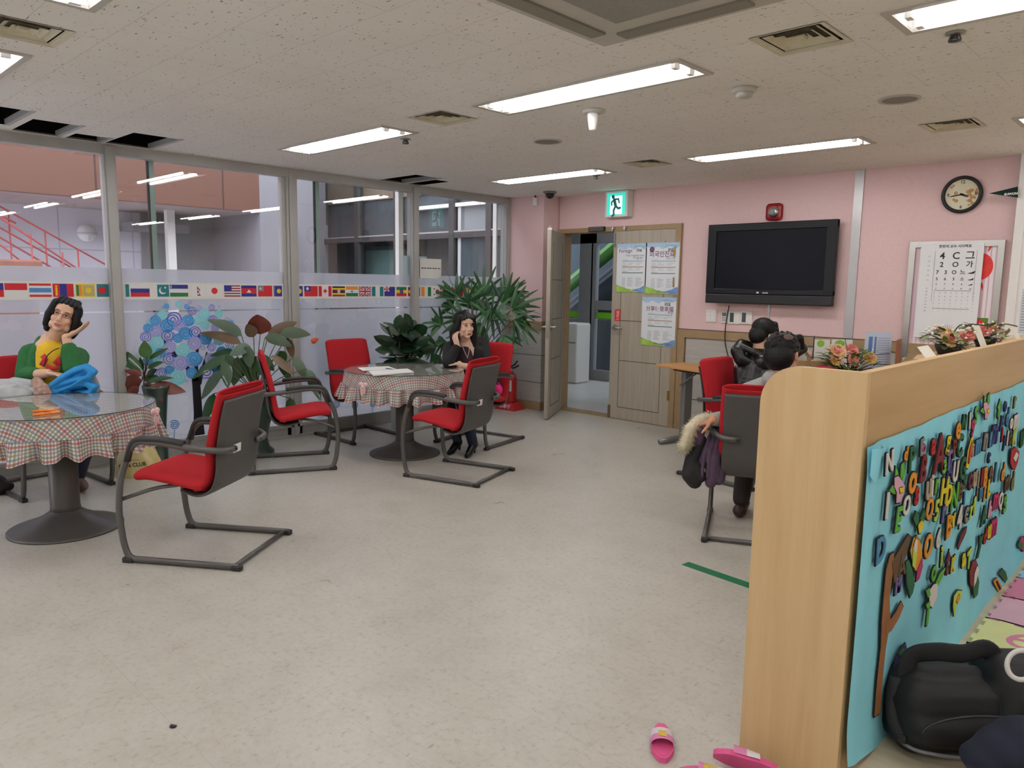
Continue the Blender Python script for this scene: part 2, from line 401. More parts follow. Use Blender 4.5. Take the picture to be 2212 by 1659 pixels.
# back wall with the doorway
DX0, DX1, DZ = -5.72, -4.10, 2.115
b = MB(); b.span((DX1, BY, 1.05), (3.2, BY+.12, CZ+.4)); b.span((DX0-.02, BY, DZ), (DX1, BY+.12, CZ+.4)); struct('wall_back', b, M_pink)
b = MB(); b.span((GX+.02, 6.50, 1.05), (-5.755, BY+.12, CZ+.4)); struct('wall_pier', b, M_pink)
# wainscot: panels with thin dark joints, tan rail and plinth
b = MB(); b.span((DX1, BY+.004, 0), (3.2, BY+.12, 1.06), 1)
for xa, xb in ((DX1+.10, -2.46), (-2.44, -1.3)):
    for za, zb in ((.10, .325), (.335, .645), (.655, .955)): b.span((xa, BY-.004, za), (xb, BY+.05, zb), 0)
struct('wall_back_wainscot', b, [M_wains, M_groove])
b = MB(); b.span((DX1, BY-.022, .962), (-2.40, BY+.02, 1.042)); b.span((-2.40, BY-.022, .962), (3.2, BY+.02, 1.042)); struct('trim_2', b, M_tan)
b = MB(); b.span((DX1+.002, BY-.018, 0), (DX1+.09, BY+.02, .962)); struct('trim_3', b, M_tan)
b = MB(); b.span((DX1, BY-.016, 0), (3.2, BY+.02, .09)); struct('baseboard_back', b, M_tan)
b = MB(); b.span((GX+.03, 6.512, 0), (-5.765, BY+.1, 1.06), 1)
for za, zb in ((.10, .325), (.332, .645), (.652, .955)): b.span((GX+.04, 6.502, za), (-5.757, BY+.1, zb), 0)
struct('wall_pier_wainscot', b, [M_wains, M_groove])
b = MB(); b.span((GX+.03, 6.485, .957), (-5.742, BY+.02, 1.05)); struct('trim_4', b, M_tan)
b = MB(); b.span((GX+.03, 6.488, 0), (-5.745, BY+.02, .10)); struct('baseboard_pier', b, M_tan)
# metal expansion strip on the pink wall
b = MB(); b.span((-2.43, BY-.012, 1.05), (-2.355, BY+.02, CZ)); struct('trim_5', b, mat('strip_metal', (178, 176, 174), .35, .5, var=.03))
# white partition at the far right of the back wall
b = MB(); b.span((-1.20, BY-.10, 0), (.2, BY+.01, CZ)); b.span((-1.22, BY-.115, 0), (-1.16, BY, CZ)); struct('wall_partition', b, M_white)
o = MB().span((-1.13, BY-.104, 1.17), (-1.04, BY-.101, 1.50)); o = o.build('notice_sheet', mat('pale_blue_paper', (206, 212, 218), .8, var=.03))
tag(o, 'pale sheet of small print on the white partition beside the eye chart board', 'notice')
b = MB()
for k in range(15): b.span((-1.122, BY-.1048, 1.19+.02*k), (-1.122+.07-.02*((k*7) % 3 == 0), BY-.1043, 1.196+.02*k))
b.build('lettering', mat('grey_print', (140, 146, 154), .8, var=0), o)

# ------------------------------------------------------------------ ceiling fittings
M_tube = mat('fluorescent_tube', (255, 255, 255), .3, var=0, emit=(253, 251, 252), es=TUBE_POWER)
M_refl = mat('white_reflector', (240, 240, 238), .3, spec=.6, var=0)
M_rim = mat('light_rim', (196, 192, 182), .5, var=.03)
def make_light():
    t = thing('ceiling_light', '', 'ceiling light')
    b = MB(); a, c = LW/2, LD/2
    b.span((-a, -c, -.008), (a, -c+.03, .004)); b.span((-a, c-.03, -.008), (a, c, .004)); b.span((-a, -c+.03, -.008), (-a+.03, c-.03, .004)); b.span((a-.03, -c+.03, -.008), (a, c-.03, .004)); b.build('frame', M_rim, t)
    b = MB(); a -= .025; c -= .025; h = .085
    for p in ([(-a,-c,0),(a,-c,0),(a,-c*.7,h),(-a,-c*.7,h)], [(a,c,0),(-a,c,0),(-a,c*.7,h),(a,c*.7,h)], [(-a,-c*.7,h),(a,-c*.7,h),(a,c*.7,h),(-a,c*.7,h)], [(-a,c,0),(-a,-c,0),(-a,-c*.7,h),(-a,c*.7,h)], [(a,-c,0),(a,c,0),(a,c*.7,h),(a,-c*.7,h)], [(-a,-.012,h),(a,-.012,h),(a,0,.03),(-a,0,.03)], [(a,.012,h),(-a,.012,h),(-a,0,.03),(a,0,.03)]): b.quad(p)
    b.build('reflector', M_refl, t)
    for s in (-1, 1):
        b = MB(); b.tube([(-a+.05, s*.065, .002), (a-.05, s*.065, .002)], .016, 8); b.build('tube', M_tube, t)
        for e in (-1, 1): bb = MB(); bb.span((e*(a-.05)-.012, s*.065-.02, -.016), (e*(a-.05)+.012, s*.065+.02, .07)); bb.build('lamp_holder', M_white, t)
    return t
L0 = None
names = {(-4.77, 3.17): 'lit twin-tube ceiling light nearest the window wall, middle row', (-2.565, 3.17): 'largest lit twin-tube ceiling light, in mid ceiling between two square vents',
         (-4.77, 5.44): 'lit twin-tube ceiling light above the round table near the open door', (-2.565, 5.44): 'lit twin-tube ceiling light in front of the television',
         (-4.77, .9): 'cut-off twin-tube ceiling light at the left edge above the missing tiles', (-2.565, .9): 'cut-off twin-tube ceiling light in the top left corner'}
for x in LX:
    for y in LY:
        lab = names.get((x, y), 'lit twin-tube ceiling light behind the camera, seen only mirrored in the window')
        g = 'ceiling lights in rows'
        if L0 is None: L0 = make_light(); L0.location = (x, y, CZ); L0['label'] = lab; L0['group'] = g; XF[L0.name] = Matrix.Translation((x, y, CZ))
        else: dup(L0, (x, y, CZ), 0, lab, g)
M_vent = mat('yellowed_vent', (216, 210, 182), .55, var=.1, scale=12)
def make_vent(louv):
    t = thing('ceiling_vent', '', 'ceiling vent')
    b = MB(); h = .155
    for q in range(4):
        b.M = Matrix.Rotation(q*PI/2, 4, 'Z'); b.quad([(-h, -h, -.004), (h, -h, -.004), (h-.03, -h+.03, .004), (-h+.03, -h+.03, .004)])
    b.build('frame', M_vent, t)
    for k in range(3):
        b = MB(); a = .115-.034*k
        for q in range(4):
            b.M = Matrix.Rotation(q*PI/2, 4, 'Z'); b.quad([(-a, -a, .002), (a, -a, .002), (a-.026, -a+.026, .016), (-a+.026, -a+.026, .016)])
        b.build('louver', M_vent, t)
    b = MB(); b.span((-.02, -.02, 0), (.02, .02, .012)); b.build('hub', M_vent, t)
    b = MB(); b.span((-h, -h, .024), (h, h, .03)); b.build('duct', mat('duct_dark', (110, 104, 88), .9, var=.05), t)
    return t
V0 = None
for (x, y, d), lab in zip(VENTS, ('large yellowed square ceiling vent at upper right beside a sprinkler', 'square ceiling vent between the two middle-row ceiling lights', 'small square ceiling vent left of the light in front of the television', 'square ceiling vent above the wall clock', 'stained square ceiling vent between the two cut-off ceiling lights')):
    if V0 is None: V0 = make_vent(3); V0.location = (x, y, CZ); V0['label'] = lab; V0['group'] = 'square ceiling vents'; XF[V0.name] = Matrix.Translation((x, y, CZ))
    else: dup(V0, (x, y, CZ), 0, lab, 'square ceiling vents')
# speakers, detector, sprinklers, camera dome, beam sensor
for (px, py), lab in (((1943, 214), 'round grey flush ceiling speaker above the pink wall clock'), ((1182, 305), 'round grey flush ceiling speaker beside the hanging white sensor')):
    p = fl(px, py, CZ); t = thing('ceiling_speaker', lab, 'speaker', (p.x, p.y, CZ), 0, 'flush ceiling speakers')
    MB().lathe([(.105, 0), (.105, -.006), (.088, -.007), (.086, 0)], 32).build('ring', M_rim, t)
    MB().lathe([(.0, -.004), (.087, -.004)], 32).build('grille', mat('speaker_mesh', (142, 138, 130), .7, var=.06, scale=120), t)
p = fl(1608, 190, CZ); t = thing('smoke_detector', 'round cream smoke detector on the ceiling between vent and light', 'smoke detector', (p.x, p.y, CZ))
MB().lathe([(.062, 0), (.062, -.018), (.05, -.026)], 24).build('base', M_rim, t); MB().lathe([(.045, -.024), (.042, -.045), (.02, -.05), (0, -.05)], 24).build('cap', M_rim, t)
for (px, py), lab in (((2064, 70), 'dark sprinkler head on the ceiling in the upper right corner'), ((876, 300), 'dark sprinkler head just below the window-side ceiling light'), ((1288, 378), 'dark sprinkler head beside the light above the far table')):
    p = fl(px, py, CZ); t = thing('sprinkler_head', lab, 'sprinkler', (p.x, p.y, CZ), 0, 'sprinkler heads')
    MB().lathe([(.036, 0), (.036, -.005), (.014, -.008)], 16).build('escutcheon', mat('sprinkler_plate', (150, 144, 132), .5, .3, var=0), t)
    b = MB(); b.cyl((0, 0, 0), (0, 0, -.03), .008, 8); b.lathe([(.024, -.030), (.024, -.034), (0, -.036)], 12)
    for q in range(5): b.cyl((.012*math.cos(q*1.26), .012*math.sin(q*1.26), -.004), (.022*math.cos(q*1.26), .022*math.sin(q*1.26), -.032), .0035, 6)
    b.build('deflector', mat('sprinkler_metal', (60, 58, 56), .4, .5, var=0), t)
p = fl(1281, 238, CZ); t = thing('hanging_sensor', 'white tapered sensor hanging from the ceiling below the large light', 'sensor', (p.x, p.y, CZ))
MB().lathe([(.07, 0), (.07, -.012), (.045, -.02)], 24).build('base', M_rim, t); MB().lathe([(.034, -.018), (.03, -.05), (.021, -.105), (.017, -.112), (0, -.113)], 20).build('cone', mat('white_plastic', (244, 243, 240), .35, var=0), t)
p = fl(1188, 414, CZ); t = thing('security_camera', 'small dark dome security camera on the ceiling above the open door', 'camera', (p.x, p.y, CZ))
MB().lathe([(.075, 0), (.075, -.012), (.055, -.024)], 24).build('base', mat('camera_grey', (120, 116, 110), .5, var=0), t); MB().lathe([(.05, -.022), (.046, -.05), (.03, -.07), (0, -.078)], 24).build('dome', mat('smoked_dome', (34, 34, 38), .15, var=0), t)
p = fl(1360, -34, CZ); t = thing('ceiling_air_conditioner', 'cream cassette air conditioner cut off at the top edge of the ceiling', 'air conditioner', (p.x, p.y, CZ))
b = MB(); b.box((0, 0, -.012), (.84, .84, .03), 0, None, .01); b.build('panel', M_rim, t)
MB().box((0, 0, -.03), (.40, .40, .012), 0, None, .004).build('intake_grille', mat('intake_grey', (150, 147, 138), .6, var=.1, scale=90), t)
for q in range(4):
    b = MB(); b.M = Matrix.Rotation(q*PI/2, 4, 'Z'); b.span((-.27, .30, -.036), (.27, .37, -.024)); b.build('vane', mat('vane_shade', (140, 135, 122), .6, var=.03), t)

# ================================================================== GLASS WALL
M_film = m_film()
MULL = [(-.62, -.54), (2.05, 2.135), (3.545, 3.70), (5.03, 5.115), (6.44, 6.56)]
b = MB()
b.span((GX-.05, -3.0, CZ-.075), (GX+.04, 6.56, CZ+.02)); b.span((GX-.05, -3.0, 0), (GX+.02, 6.56, .10)); b.span((GX-.05, -3.0, .10), (GX+.035, 6.56, .13)); b.span((GX-.05, -3.0, 0), (GX+.05, 6.56, .025))
struct('window_1_frame', b, M_alu)
for ya, yb in MULL:
    b = MB(); m = (ya+yb)/2
    if yb-ya > .12:
        for a, c, d in ((ya, ya+.035, .02), (ya+.035, ya+.06, .035), (ya+.062, yb-.062, .045), (yb-.06, yb-.035, .035), (yb-.035, yb, .02)): b.span((GX-.05, a, .02), (GX+d, c, CZ-.02))
    else: b.span((GX-.05, ya, .02), (GX+.05, yb, CZ-.02)); b.span((GX+.045, ya+.012, .02), (GX+.06, yb-.012, CZ-.02))
    struct('window_1_frame', b, M_alu)
FT, FG0, FG1, FB = 1.555, 1.218, 1.207, .135
for i in range(4):
    ya, yb = MULL[i][1], MULL[i+1][0]
    b = MB(); b.quad([(GX-.004, ya-.01, .11), (GX-.004, yb+.01, .11), (GX-.004, yb+.01, CZ-.06), (GX-.004, ya-.01, CZ-.06)]); g = struct('window_%d' % (i+2), b, M_glass)
    b = MB(); b.quad([(GX-.0065, ya, FG0), (GX-.0065, yb, FG0), (GX-.0065, yb, FT), (GX-.0065, ya, FT)]); b.quad([(GX-.0065, ya, FB), (GX-.0065, yb, FB), (GX-.0065, yb, FG1), (GX-.0065, ya, FG1)])
    b.build('film', M_film, g)
# greenish glass fins outside, behind the panes
M_fin = mat('green_glass_edge', (150, 178, 172), .25, var=.03)
for px, w in ((323, .05), (676, .05)):
    p = on(px, 450, 0, GX-.16); b = MB(); b.span((GX-.12, p.y-w/2, 0), (GX-.07, p.y+w/2-.01, CZ)); b.span((GX-.09, p.y-w/2-.016, 0), (GX-.07, p.y-w/2, CZ), 1); struct('window_6_frame', b, [M_fin, M_black])
b = MB(); b.span((GX-.12, 4.93, 0), (GX-.06, 4.99, CZ)); b.span((GX-.12, 6.38, 0), (GX-.06, 6.40, CZ)); struct('window_6_frame', b, M_white)

# ================================================================== COURTYARD BEYOND THE GLASS
M_tile = m_brick('white_stone_cladding', (230, 226, 238), (222, 218, 232), (190, 188, 200), .9, .62, .008)
M_terr = m_brick('terracotta_cladding', (112, 76, 62), (108, 73, 60), (74, 48, 40), 1.5, 2.4, .012)
M_soff = mat('soffit_grey', (196, 180, 178), .8, var=.04)
M_conc = mat('grey_stone_cladding', (150, 150, 152), .7, var=.08, scale=3)
def wallq(name, pts, m, uv): b = MB(); b.quad(pts, 0, uv); return struct(name, b, m)
FX, WX, EY = -9.5, -11.0, 6.9
# courtyard ground
b = MB(); b.span((-11.2, -6, -.12), (GX-.06, EY, -.02)); struct('ground', b, mat('courtyard_paving', (176, 174, 172), .8, var=.06))
# white clad wall under the overhang
b = MB(); b.quad([(WX, -6, -.02), (WX, 5.0, -.02), (WX, 5.0, 2.40), (WX, -6, 2.40)], 0, [(0, 0), (11, 0), (11, 2.42), (0, 2.42)]); b.span((WX-.3, -6, -.02), (WX-.01, 7, 2.4)); struct('wall_courtyard', b, M_tile)
# overhanging upper storey: terracotta face and grey soffit
b = MB(); b.quad([(FX, -6, 2.37), (FX, 5.0, 2.37), (FX, 5.0, 5.4), (FX, -6, 5.4)], 0, [(0, 0), (11, 0), (11, 3.03), (0, 3.03)]); struct('wall_upper_storey', b, M_terr)
b = MB(); b.span((WX-.3, -6, 2.371), (FX-.004, 5.0, 2.5)); struct('wall_upper_storey_soffit', b, M_soff)
# dark recess behind the column and pale pier to the right of it
b = MB(); b.span((WX-.02, 4.0, -.02), (WX+.05, 5.6, 2.37), 0); struct('wall_recess', b, M_conc)
b = MB(); b.span((WX, 5.0, -.02), (FX, 5.9, 5.4)); b.span((WX-.1, 5.9, -.02), (WX+.1, EY, 5.4)); struct('wall_pale_pier', b, mat('pale_pier', (138, 136, 142), .7, var=.05, scale=2))
p0 = on(368, 515, 0, -10.2); b = MB(); b.span((-10.25, p0.y-.05, -.02), (-10.15, p0.y+.05, 2.37)); struct('column_courtyard', b, M_white)
p0 = on(330, 495, 0, -10.9); b = MB(); b.span((-11, p0.y-.40, p0.z-.05), (-10.5, p0.y+.34, p0.z+.06)); tag(b.build('canopy_box', mat('canopy_grey', (150, 148, 152), .6, var=.05)), 'grey ledge box on the courtyard wall under the overhang', 'ledge')
# globe wall lamp
p = on(188, 503, 0, WX+.10); t = thing('wall_lamp', 'white globe wall lamp on the courtyard wall beyond the window', 'wall lamp', (WX, p.y, p.z))
MB().ell((.09, 0, 0), (.09, .115, .115), 0, None, 20, 14).build('globe', mat('opal_globe', (238, 238, 240), .3, var=0), t)
b = MB(); b.lathe([(.118, -.014), (.122, 0), (.118, .014)], 28, 0, (.085, 0, -.012)); b.box((.11, 0, -.055), (.20, .018, .10)); b.span((-.0, -.07, -.07), (.03, .07, .07)); b.build('cage', mat('lamp_cage', (206, 206, 208), .5, var=0), t)
# red stair railing (two flights of rails seen obliquely)
M_rail = mat('red_painted_steel', (176, 74, 74), .5, var=.05)
t = thing('stair_railing', 'red painted steel stair railing descending outside the left window', 'railing', (-10, 2.5, 0))
def rline(a, c, X_): return [on(a[0], a[1], 0, X_), on(c[0], c[1], 0, X_)]
for a, c, X_ in (((38, 467), (262, 590), -9.9), ((0, 470), (258, 640), -9.7), ((0, 492), (180, 592), -9.9), ((0, 513), (136, 592), -9.9), ((0, 464), (30, 480), -9.7), ((0, 528), (80, 592), -9.7)):
    q = rline(a, c, X_); d = (q[1]-q[0]); MB().tube([q[0]-d*.8, q[1]+d*.15], .010, 8).build('rail', M_rail, t, True)
for a, c, X_ in (((18, 460), (28, 610), -9.9), ((97, 499), (101, 610), -9.9), ((168, 539), (170, 610), -9.9), ((66, 506), (70, 610), -9.7), ((135, 545), (136, 610), -9.7)):
    q = rline(a, c, X_); MB().tube([q[0], Vector((q[0].x, q[0].y, q[1].z-.5))], .009, 8).build('post', M_rail, t, True)
# end facade with dark glazing
M_dglass = m_glass('tinted_glass', (.72, .75, .76), 1.5, .8)
XA, XB = -10.95, GX-.05
b = MB(); zt = on(770, 518, 1, EY).z
for px in (692, 775, 860, 980, 1060): p = on(px, 520, 1, EY); b.span((p.x-.05, EY-.05, -.02), (p.x+.05, EY+.05, 4.2))
b.span((XA, EY-.04, zt-.045), (XB, EY+.05, zt+.03)); b.span((XA, EY-.045, zt+.03), (XB, EY+.05, zt+.05), 1)
b.span((XA, EY-.04, -.02), (XB, EY+.05, .15)); b.span((XA, EY-.04, 4.1), (XB, EY+.05, 4.3)); struct('window_7_frame', b, [M_alud, M_alu])
b = MB(); b.quad([(XA, EY, 0), (XB, EY, 0), (XB, EY, 4.2), (XA, EY, 4.2)]); struct('window_7', b, M_dglass)
# the room behind it: blinds above, pale doors below
b = MB(); b.span((XA-.3, EY+.05, -.1), (XA-.1, 8.0, 4.3)); b.span((XA-.2, 7.4, 0), (-7.65, 7.5, 4.2)); b.span((-6.3, EY+.06, 2.56), (XB, 8, 4.3)); b.span((XA-.2, EY+.05, 4.2), (XB, 8, 4.3)); b.span((XA-.1, EY+.05, -.1), (-7.65, 8, -.02)); struct('wall_annex', b, mat('annex_wall', (150, 138, 132), .8, var=.06))
b = MB(); b.span((XA, EY+.07, 2.72), (-6.4, EY+.09, 4.2)); tag(b.build('roller_blind', mat('beige_blind', (196, 168, 142), .9, var=.05)), 'beige roller blinds drawn behind the courtyard facade glass', 'blind')
b = MB(); b.span((XA, EY+.10, 2.16), (-6.4, EY+.14, 2.72)); struct('wall_annex_spandrel', b, mat('spandrel_grey', (120, 124, 128), .7, var=.12))
p = on(838, 560, 1, 7.3); t = thing('annex_door', 'pale green door seen through the courtyard facade glass', 'door', (p.x, 7.3, 0)); MB().span((-.55, -.03, 0), (.4, .03, 1.98)).build('leaf', mat('pale_green_door', (168, 200, 192), .6, var=.03), t); b = MB(); b.span((-.6, -.02, 0), (-.55, .04, 2.05)); b.span((.4, -.02, 0), (.45, .04, 2.05)); b.span((-.6, -.02, 1.98), (.45, .04, 2.05)); b.build('frame', mat('green_frame', (110, 132, 128), .6, var=0), t)
b = MB(); b.span((-7.75, EY+.03, 0), (-6.42, EY+.05, 2.14)); tag(b.build('vertical_blind', mat('grey_blind', (108, 118, 122), .8, var=.12, scale=4)), 'grey vertical blind at the right of the courtyard facade', 'blind')

# ================================================================== DOORWAY AND CORRIDOR
b = MB()
b.span((DX0-.02, BY-.03, 0), (DX0+.05, BY+.14, DZ)); b.span((DX1-.06, BY-.03, 0), (DX1+.005, BY+.14, DZ)); b.span((DX0+.05, BY-.03, DZ-.05), (DX1-.06, BY+.14, DZ))
b.span((DX0+.05, BY-.02, 0), (DX1-.06, BY+.14, .012)); struct('door_1_frame', b, M_tan)
def leaf_mesh(b, w, h, th, panels=True):
    b.span((0, -th/2, .012), (w, th/2, h), 0)
    if panels:
        for s in (-1, 1):
            y = s*(th/2+.0008)
            for x in (.12, w-.12): b.span((x-.0025, y-.0012, .14), (x+.0025, y+.0012, h-.12), 1)
            for z in (.14, .66, 1.10, 1.53): b.span((.12, y-.0012, z-.0035), (w-.12, y+.0012, z+.0035), 1)
def lever(parent, x, side, th, dirx):
    b = MB(); y = side*th/2; R = Matrix.Rotation(side*-PI/2, 3, 'X')
    b.cyl((x, y, 1.02), (x, y+side*.012, 1.02), .03, 20); b.cyl((x, y, 1.02), (x, y+side*.055, 1.02), .011, 12)
    b.tube(arcpts([(x, y+side*.05, 1.02), (x+dirx*.03, y+side*.055, 1.02), (x+dirx*.11, y+side*.05, 1.018)], .02), .0095, 10); return b.build('handle', M_chrome, parent)
# open left leaf
tip = fl(1178, 908); hx, hy = DX0+.07, BY-.03; ang = math.atan2(tip.y-hy, tip.x-hx); w = .735
t = thing('door_2', 'grey-beige wooden door leaf standing open beside the fire extinguisher pier', 'door', (hx, hy, 0), ang)
b = MB(); leaf_mesh(b, w, 2.055, .042); b.build('leaf', [M_greywood, M_groove], t); lever(t, w-.06, 1, .042, -1); lever(t, w-.06, -1, .042, -1)
b = MB(); b.span((w-.0005, -.012, .90), (w+.002, .012, 1.14)); b.build('latch_plate', M_chrome, t)
b = MB(); b.box((w-.04, 0, 2.065), (.05, .05, .025)); b.cyl((w-.03, 0, 2.06), (w-.03, 0, 2.10), .01, 8); b.build('top_catch', M_chrome, t)
# closed right leaf
mx = on(1330, 490, 1, BY).x; rw = DX1-.06-mx
t = thing('door_3', 'closed grey-beige wooden door leaf carrying three posters', 'door', (mx, BY-.005, 0))
b = MB(); leaf_mesh(b, rw, 2.062, .042); b.build('leaf', [M_greywood, M_groove], t); lever(t, .06, -1, .042, 1); DOOR3 = t
for z in (1.52, 1.83, .34):
    b = MB(); b.cyl((rw+.002, -.028, z-.05), (rw+.002, -.028, z+.05), .009, 10); b.span((rw-.022, -.024, z-.05), (rw+.03, -.02, z+.05)); b.build('hinge', mat('brass', (172, 140, 84), .35, .8, var=.03), t)
b = MB(); b.box((.02, -.03, 1.97), (.015, .02, .15)); b.build('flush_bolt', M_chrome, t)
b = MB(); b.box((.012, -.026, .08), (.03, .012, .14)); b.build('kick_plate', mat('brown_plate', (112, 92, 66), .6, var=0), t)
# closer and catches on the head of the frame
p = on(1290, 490, 1, BY-.04); t = thing('door_closer', 'black louvred magnetic catch on the door frame head', 'door hardware', (p.x, BY-.045, DZ-.02))
MB().box((0, 0, 0), (.22, .03, .05), 0, None, .004).build('body', M_black, t); b = MB()
for k in range(3): b.box((0, -.017, -.014+.014*k), (.2, .003, .004))
b.build('fin', M_chrome, t)
for px in (1324, 1350):
    p = on(px, 490, 1, BY-.04); t = thing('door_catch', 'small chrome catch on the frame head above the door meeting edge' if px == 1324 else 'small chrome catch on the frame head above the closed leaf', 'door hardware', (p.x, BY-.04, DZ-.02))
    MB().box((0, 0, .0), (.05, .025, .02)).build('plate', M_chrome, t); MB().cyl((0, -.01, -.03), (0, -.01, .02), .009, 8).build('pin', M_chrome, t)
# corridor
M_cor = mat('corridor_wall', (206, 206, 206), .7, var=.03); CYE = 9.35
b = MB(); b.quad([(-8.6, BY+.13, -.001), (-3.4, BY+.13, -.001), (-3.4, CYE+.1, -.001), (-8.6, CYE+.1, -.001)]); struct('floor_corridor', b, mat('corridor_floor', (206, 206, 202), .4, var=.05, scale=4))
b = MB(); b.span((-8.6, BY+.12, 2.5), (-3.4, CYE+.1, 2.55)); struct('ceiling_corridor', b, M_ceil)
b = MB(); b.span((-3.5, BY+.12, 0), (-3.4, CYE+.1, 2.55)); b.span((-8.7, 8.05, 0), (-8.6, CYE+.1, 2.55)); b.span((DX1+.01, BY+.125, 0), (-3.4, BY+.14, 2.5)); b.span((-7.6, BY+.20, 0), (DX0-.03, BY+.22, 2.5)); b.span((-7.66, BY+.14, 0), (-7.6, 8.1, 2.5)); b.span((-8.7, 8.0, 0), (-7.6, 8.1, 2.5)); struct('wall_corridor', b, M_cor)
b = MB()
def gl(px): return on(px, 700, 1, CYE).x
for a, c, d in ((1253, 1281, 0), (1278, 1288, 0), (1345, 1352, 0)): b.span((gl(a), CYE-.05, 0), (gl(c), CYE+.03, 2.5))
b.span((-8.6, CYE-.05, 2.12), (-3.5, CYE+.03, 2.5)); b.span((gl(1281), CYE-.045, 0), (-3.5, CYE+.02, .16)); b.span((gl(1281), CYE-.045, 1.10), (-3.5, CYE+.02, 1.24)); b.span((-8.6, CYE-.04, 0), (gl(1253), CYE+.03, .1)); struct('door_4_frame', b, mat('mid_grey_frame', (142, 142, 144), .45, .2, var=.03))
b = MB(); b.quad([(-8.6, CYE, 0), (-3.5, CYE, 0), (-3.5, CYE, 2.2), (-8.6, CYE, 2.2)]); g = struct('door_4', b, m_glass('corridor_glass', (.80, .88, .92), 1.5, 1.3))
zg = on(1300, 681, 1, CYE-.004).z; b = MB(); b.span((-8.6, CYE-.006, zg-.05), (-3.5, CYE-.003, zg+.045)); b.build('green_stripe', mat('lime_film', (122, 200, 22), .5, var=.02), g)
b = MB(); p = on(1262, 708, 1, CYE-.07); b.tube([(p.x-.5, CYE-.09, p.z), (p.x+.02, CYE-.09, p.z)], .016, 10); b.build('push_bar', M_chrome, g)
# beyond the corridor glass: dark stairwell with green stringers
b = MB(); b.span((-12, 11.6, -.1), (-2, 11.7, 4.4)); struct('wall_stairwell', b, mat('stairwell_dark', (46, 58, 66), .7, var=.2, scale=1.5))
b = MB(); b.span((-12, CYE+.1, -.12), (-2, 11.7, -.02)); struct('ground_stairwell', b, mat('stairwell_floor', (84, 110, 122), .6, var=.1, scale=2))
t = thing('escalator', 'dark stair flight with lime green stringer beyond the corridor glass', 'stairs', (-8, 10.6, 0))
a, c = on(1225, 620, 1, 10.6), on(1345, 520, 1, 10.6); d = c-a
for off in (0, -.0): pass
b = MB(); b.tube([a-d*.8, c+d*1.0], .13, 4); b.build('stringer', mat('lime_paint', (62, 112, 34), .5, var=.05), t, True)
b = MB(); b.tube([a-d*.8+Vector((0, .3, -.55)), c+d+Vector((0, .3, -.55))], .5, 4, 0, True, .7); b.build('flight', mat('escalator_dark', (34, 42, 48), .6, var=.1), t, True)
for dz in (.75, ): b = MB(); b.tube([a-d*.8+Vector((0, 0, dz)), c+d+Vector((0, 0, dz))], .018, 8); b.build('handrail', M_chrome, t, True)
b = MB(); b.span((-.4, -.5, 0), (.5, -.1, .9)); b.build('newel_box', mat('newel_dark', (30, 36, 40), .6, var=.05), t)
# white bin-like cabinet in the corridor
p = fl(1240, 825); t = thing('water_dispenser', 'pale grey appliance standing in the corridor behind the open door', 'appliance', (p.x, p.y, 0)); hz = on(1240, 697, 1, p.y).z
MB().box((0, 0, hz/2), (.34, .34, hz), 0, None, .03).build('body', mat('appliance_white', (222, 220, 212), .4, var=.02), t); b = MB(); b.box((0, -.172, hz*.68), (.28, .004, .012)); b.build('seam', M_groove, t); MB().box((0, 0, .02), (.30, .30, .04)).build('plinth', M_groove, t)

dup(L0, (-6.3, 8.2, 2.497), 0, 'lit twin-tube ceiling light of the corridor, above the doorway view', 'corridor ceiling light')  # extra lamp, never in view, added to brighten the corridor floor and frames
p = on(20, 569, 0, -9.4); b = MB(); b.box((-9.4, p.y-.25, p.z-.04), (.5, 1.0, .16), 0, None, .02); b.box((-9.4, p.y-.25, p.z-.6), (.4, .9, 1.0)); tag(b.build('planter_box', mat('brown_planter', (150, 96, 80), .7, var=.1)), 'brown planter box outside at the far left below the stair railing', 'planter')
p = on(646, 500, 0, -9.3); b = MB(); b.cyl((-9.44, p.y, 1.2), (-9.44, p.y, 2.2), .03, 12); tag(b.build('drain_pipe', M_white), 'short white pipe on the pale pier outside the third pane', 'pipe')
# ================================================================== CHAIRS
M_red = mat('red_chair_fabric', (178, 34, 42), .85, var=.05, scale=160, bump=.06, bscale=900, spec=.25)
M_shell = mat('charcoal_shell', (78, 76, 74), .55, var=.05, scale=200)
M_frame = mat('grey_tube_metal', (98, 96, 94), .38, .45, var=.03)
M_pad = mat('black_arm_pad', (44, 43, 44), .5, var=.03)
def ribbon(b, pts, widths, th, mi=0, n=20, p=5.0, lat=0.0):
    """padded strip: rounded-rectangle section carried along an x-z path"""
    pts = [Vector((q[0], 0, q[1])) for q in pts]; m = len(pts); vs = []; fs = []
    for i, c in enumerate(pts):
        t = (pts[min(i+1, m-1)]-pts[max(i-1, 0)]).normalized(); nn = Vector((-t.z, 0, t.x)); w = widths[i] if isinstance(widths, (list, tuple)) else widths; h = th[i] if isinstance(th, (list, tuple)) else th
        for k in range(n):
            q = 2*PI*(k+.5)/n; cx, sx = math.cos(q), math.sin(q)
            vs.append(c + Y*(w/2*math.copysign(abs(cx)**(2/p), cx)) + nn*(h/2*math.copysign(abs(sx)**(2/2.6), sx) - lat*(abs(cx)**4)))
    for i in range(m-1):
        for k in range(n): fs.append((i*n+k, i*n+(k+1) % n, (i+1)*n+(k+1) % n, (i+1)*n+k))
    fs.append(tuple(reversed(range(n)))); fs.append(tuple((m-1)*n+k for k in range(n))); b.add(vs, fs, mi, True)
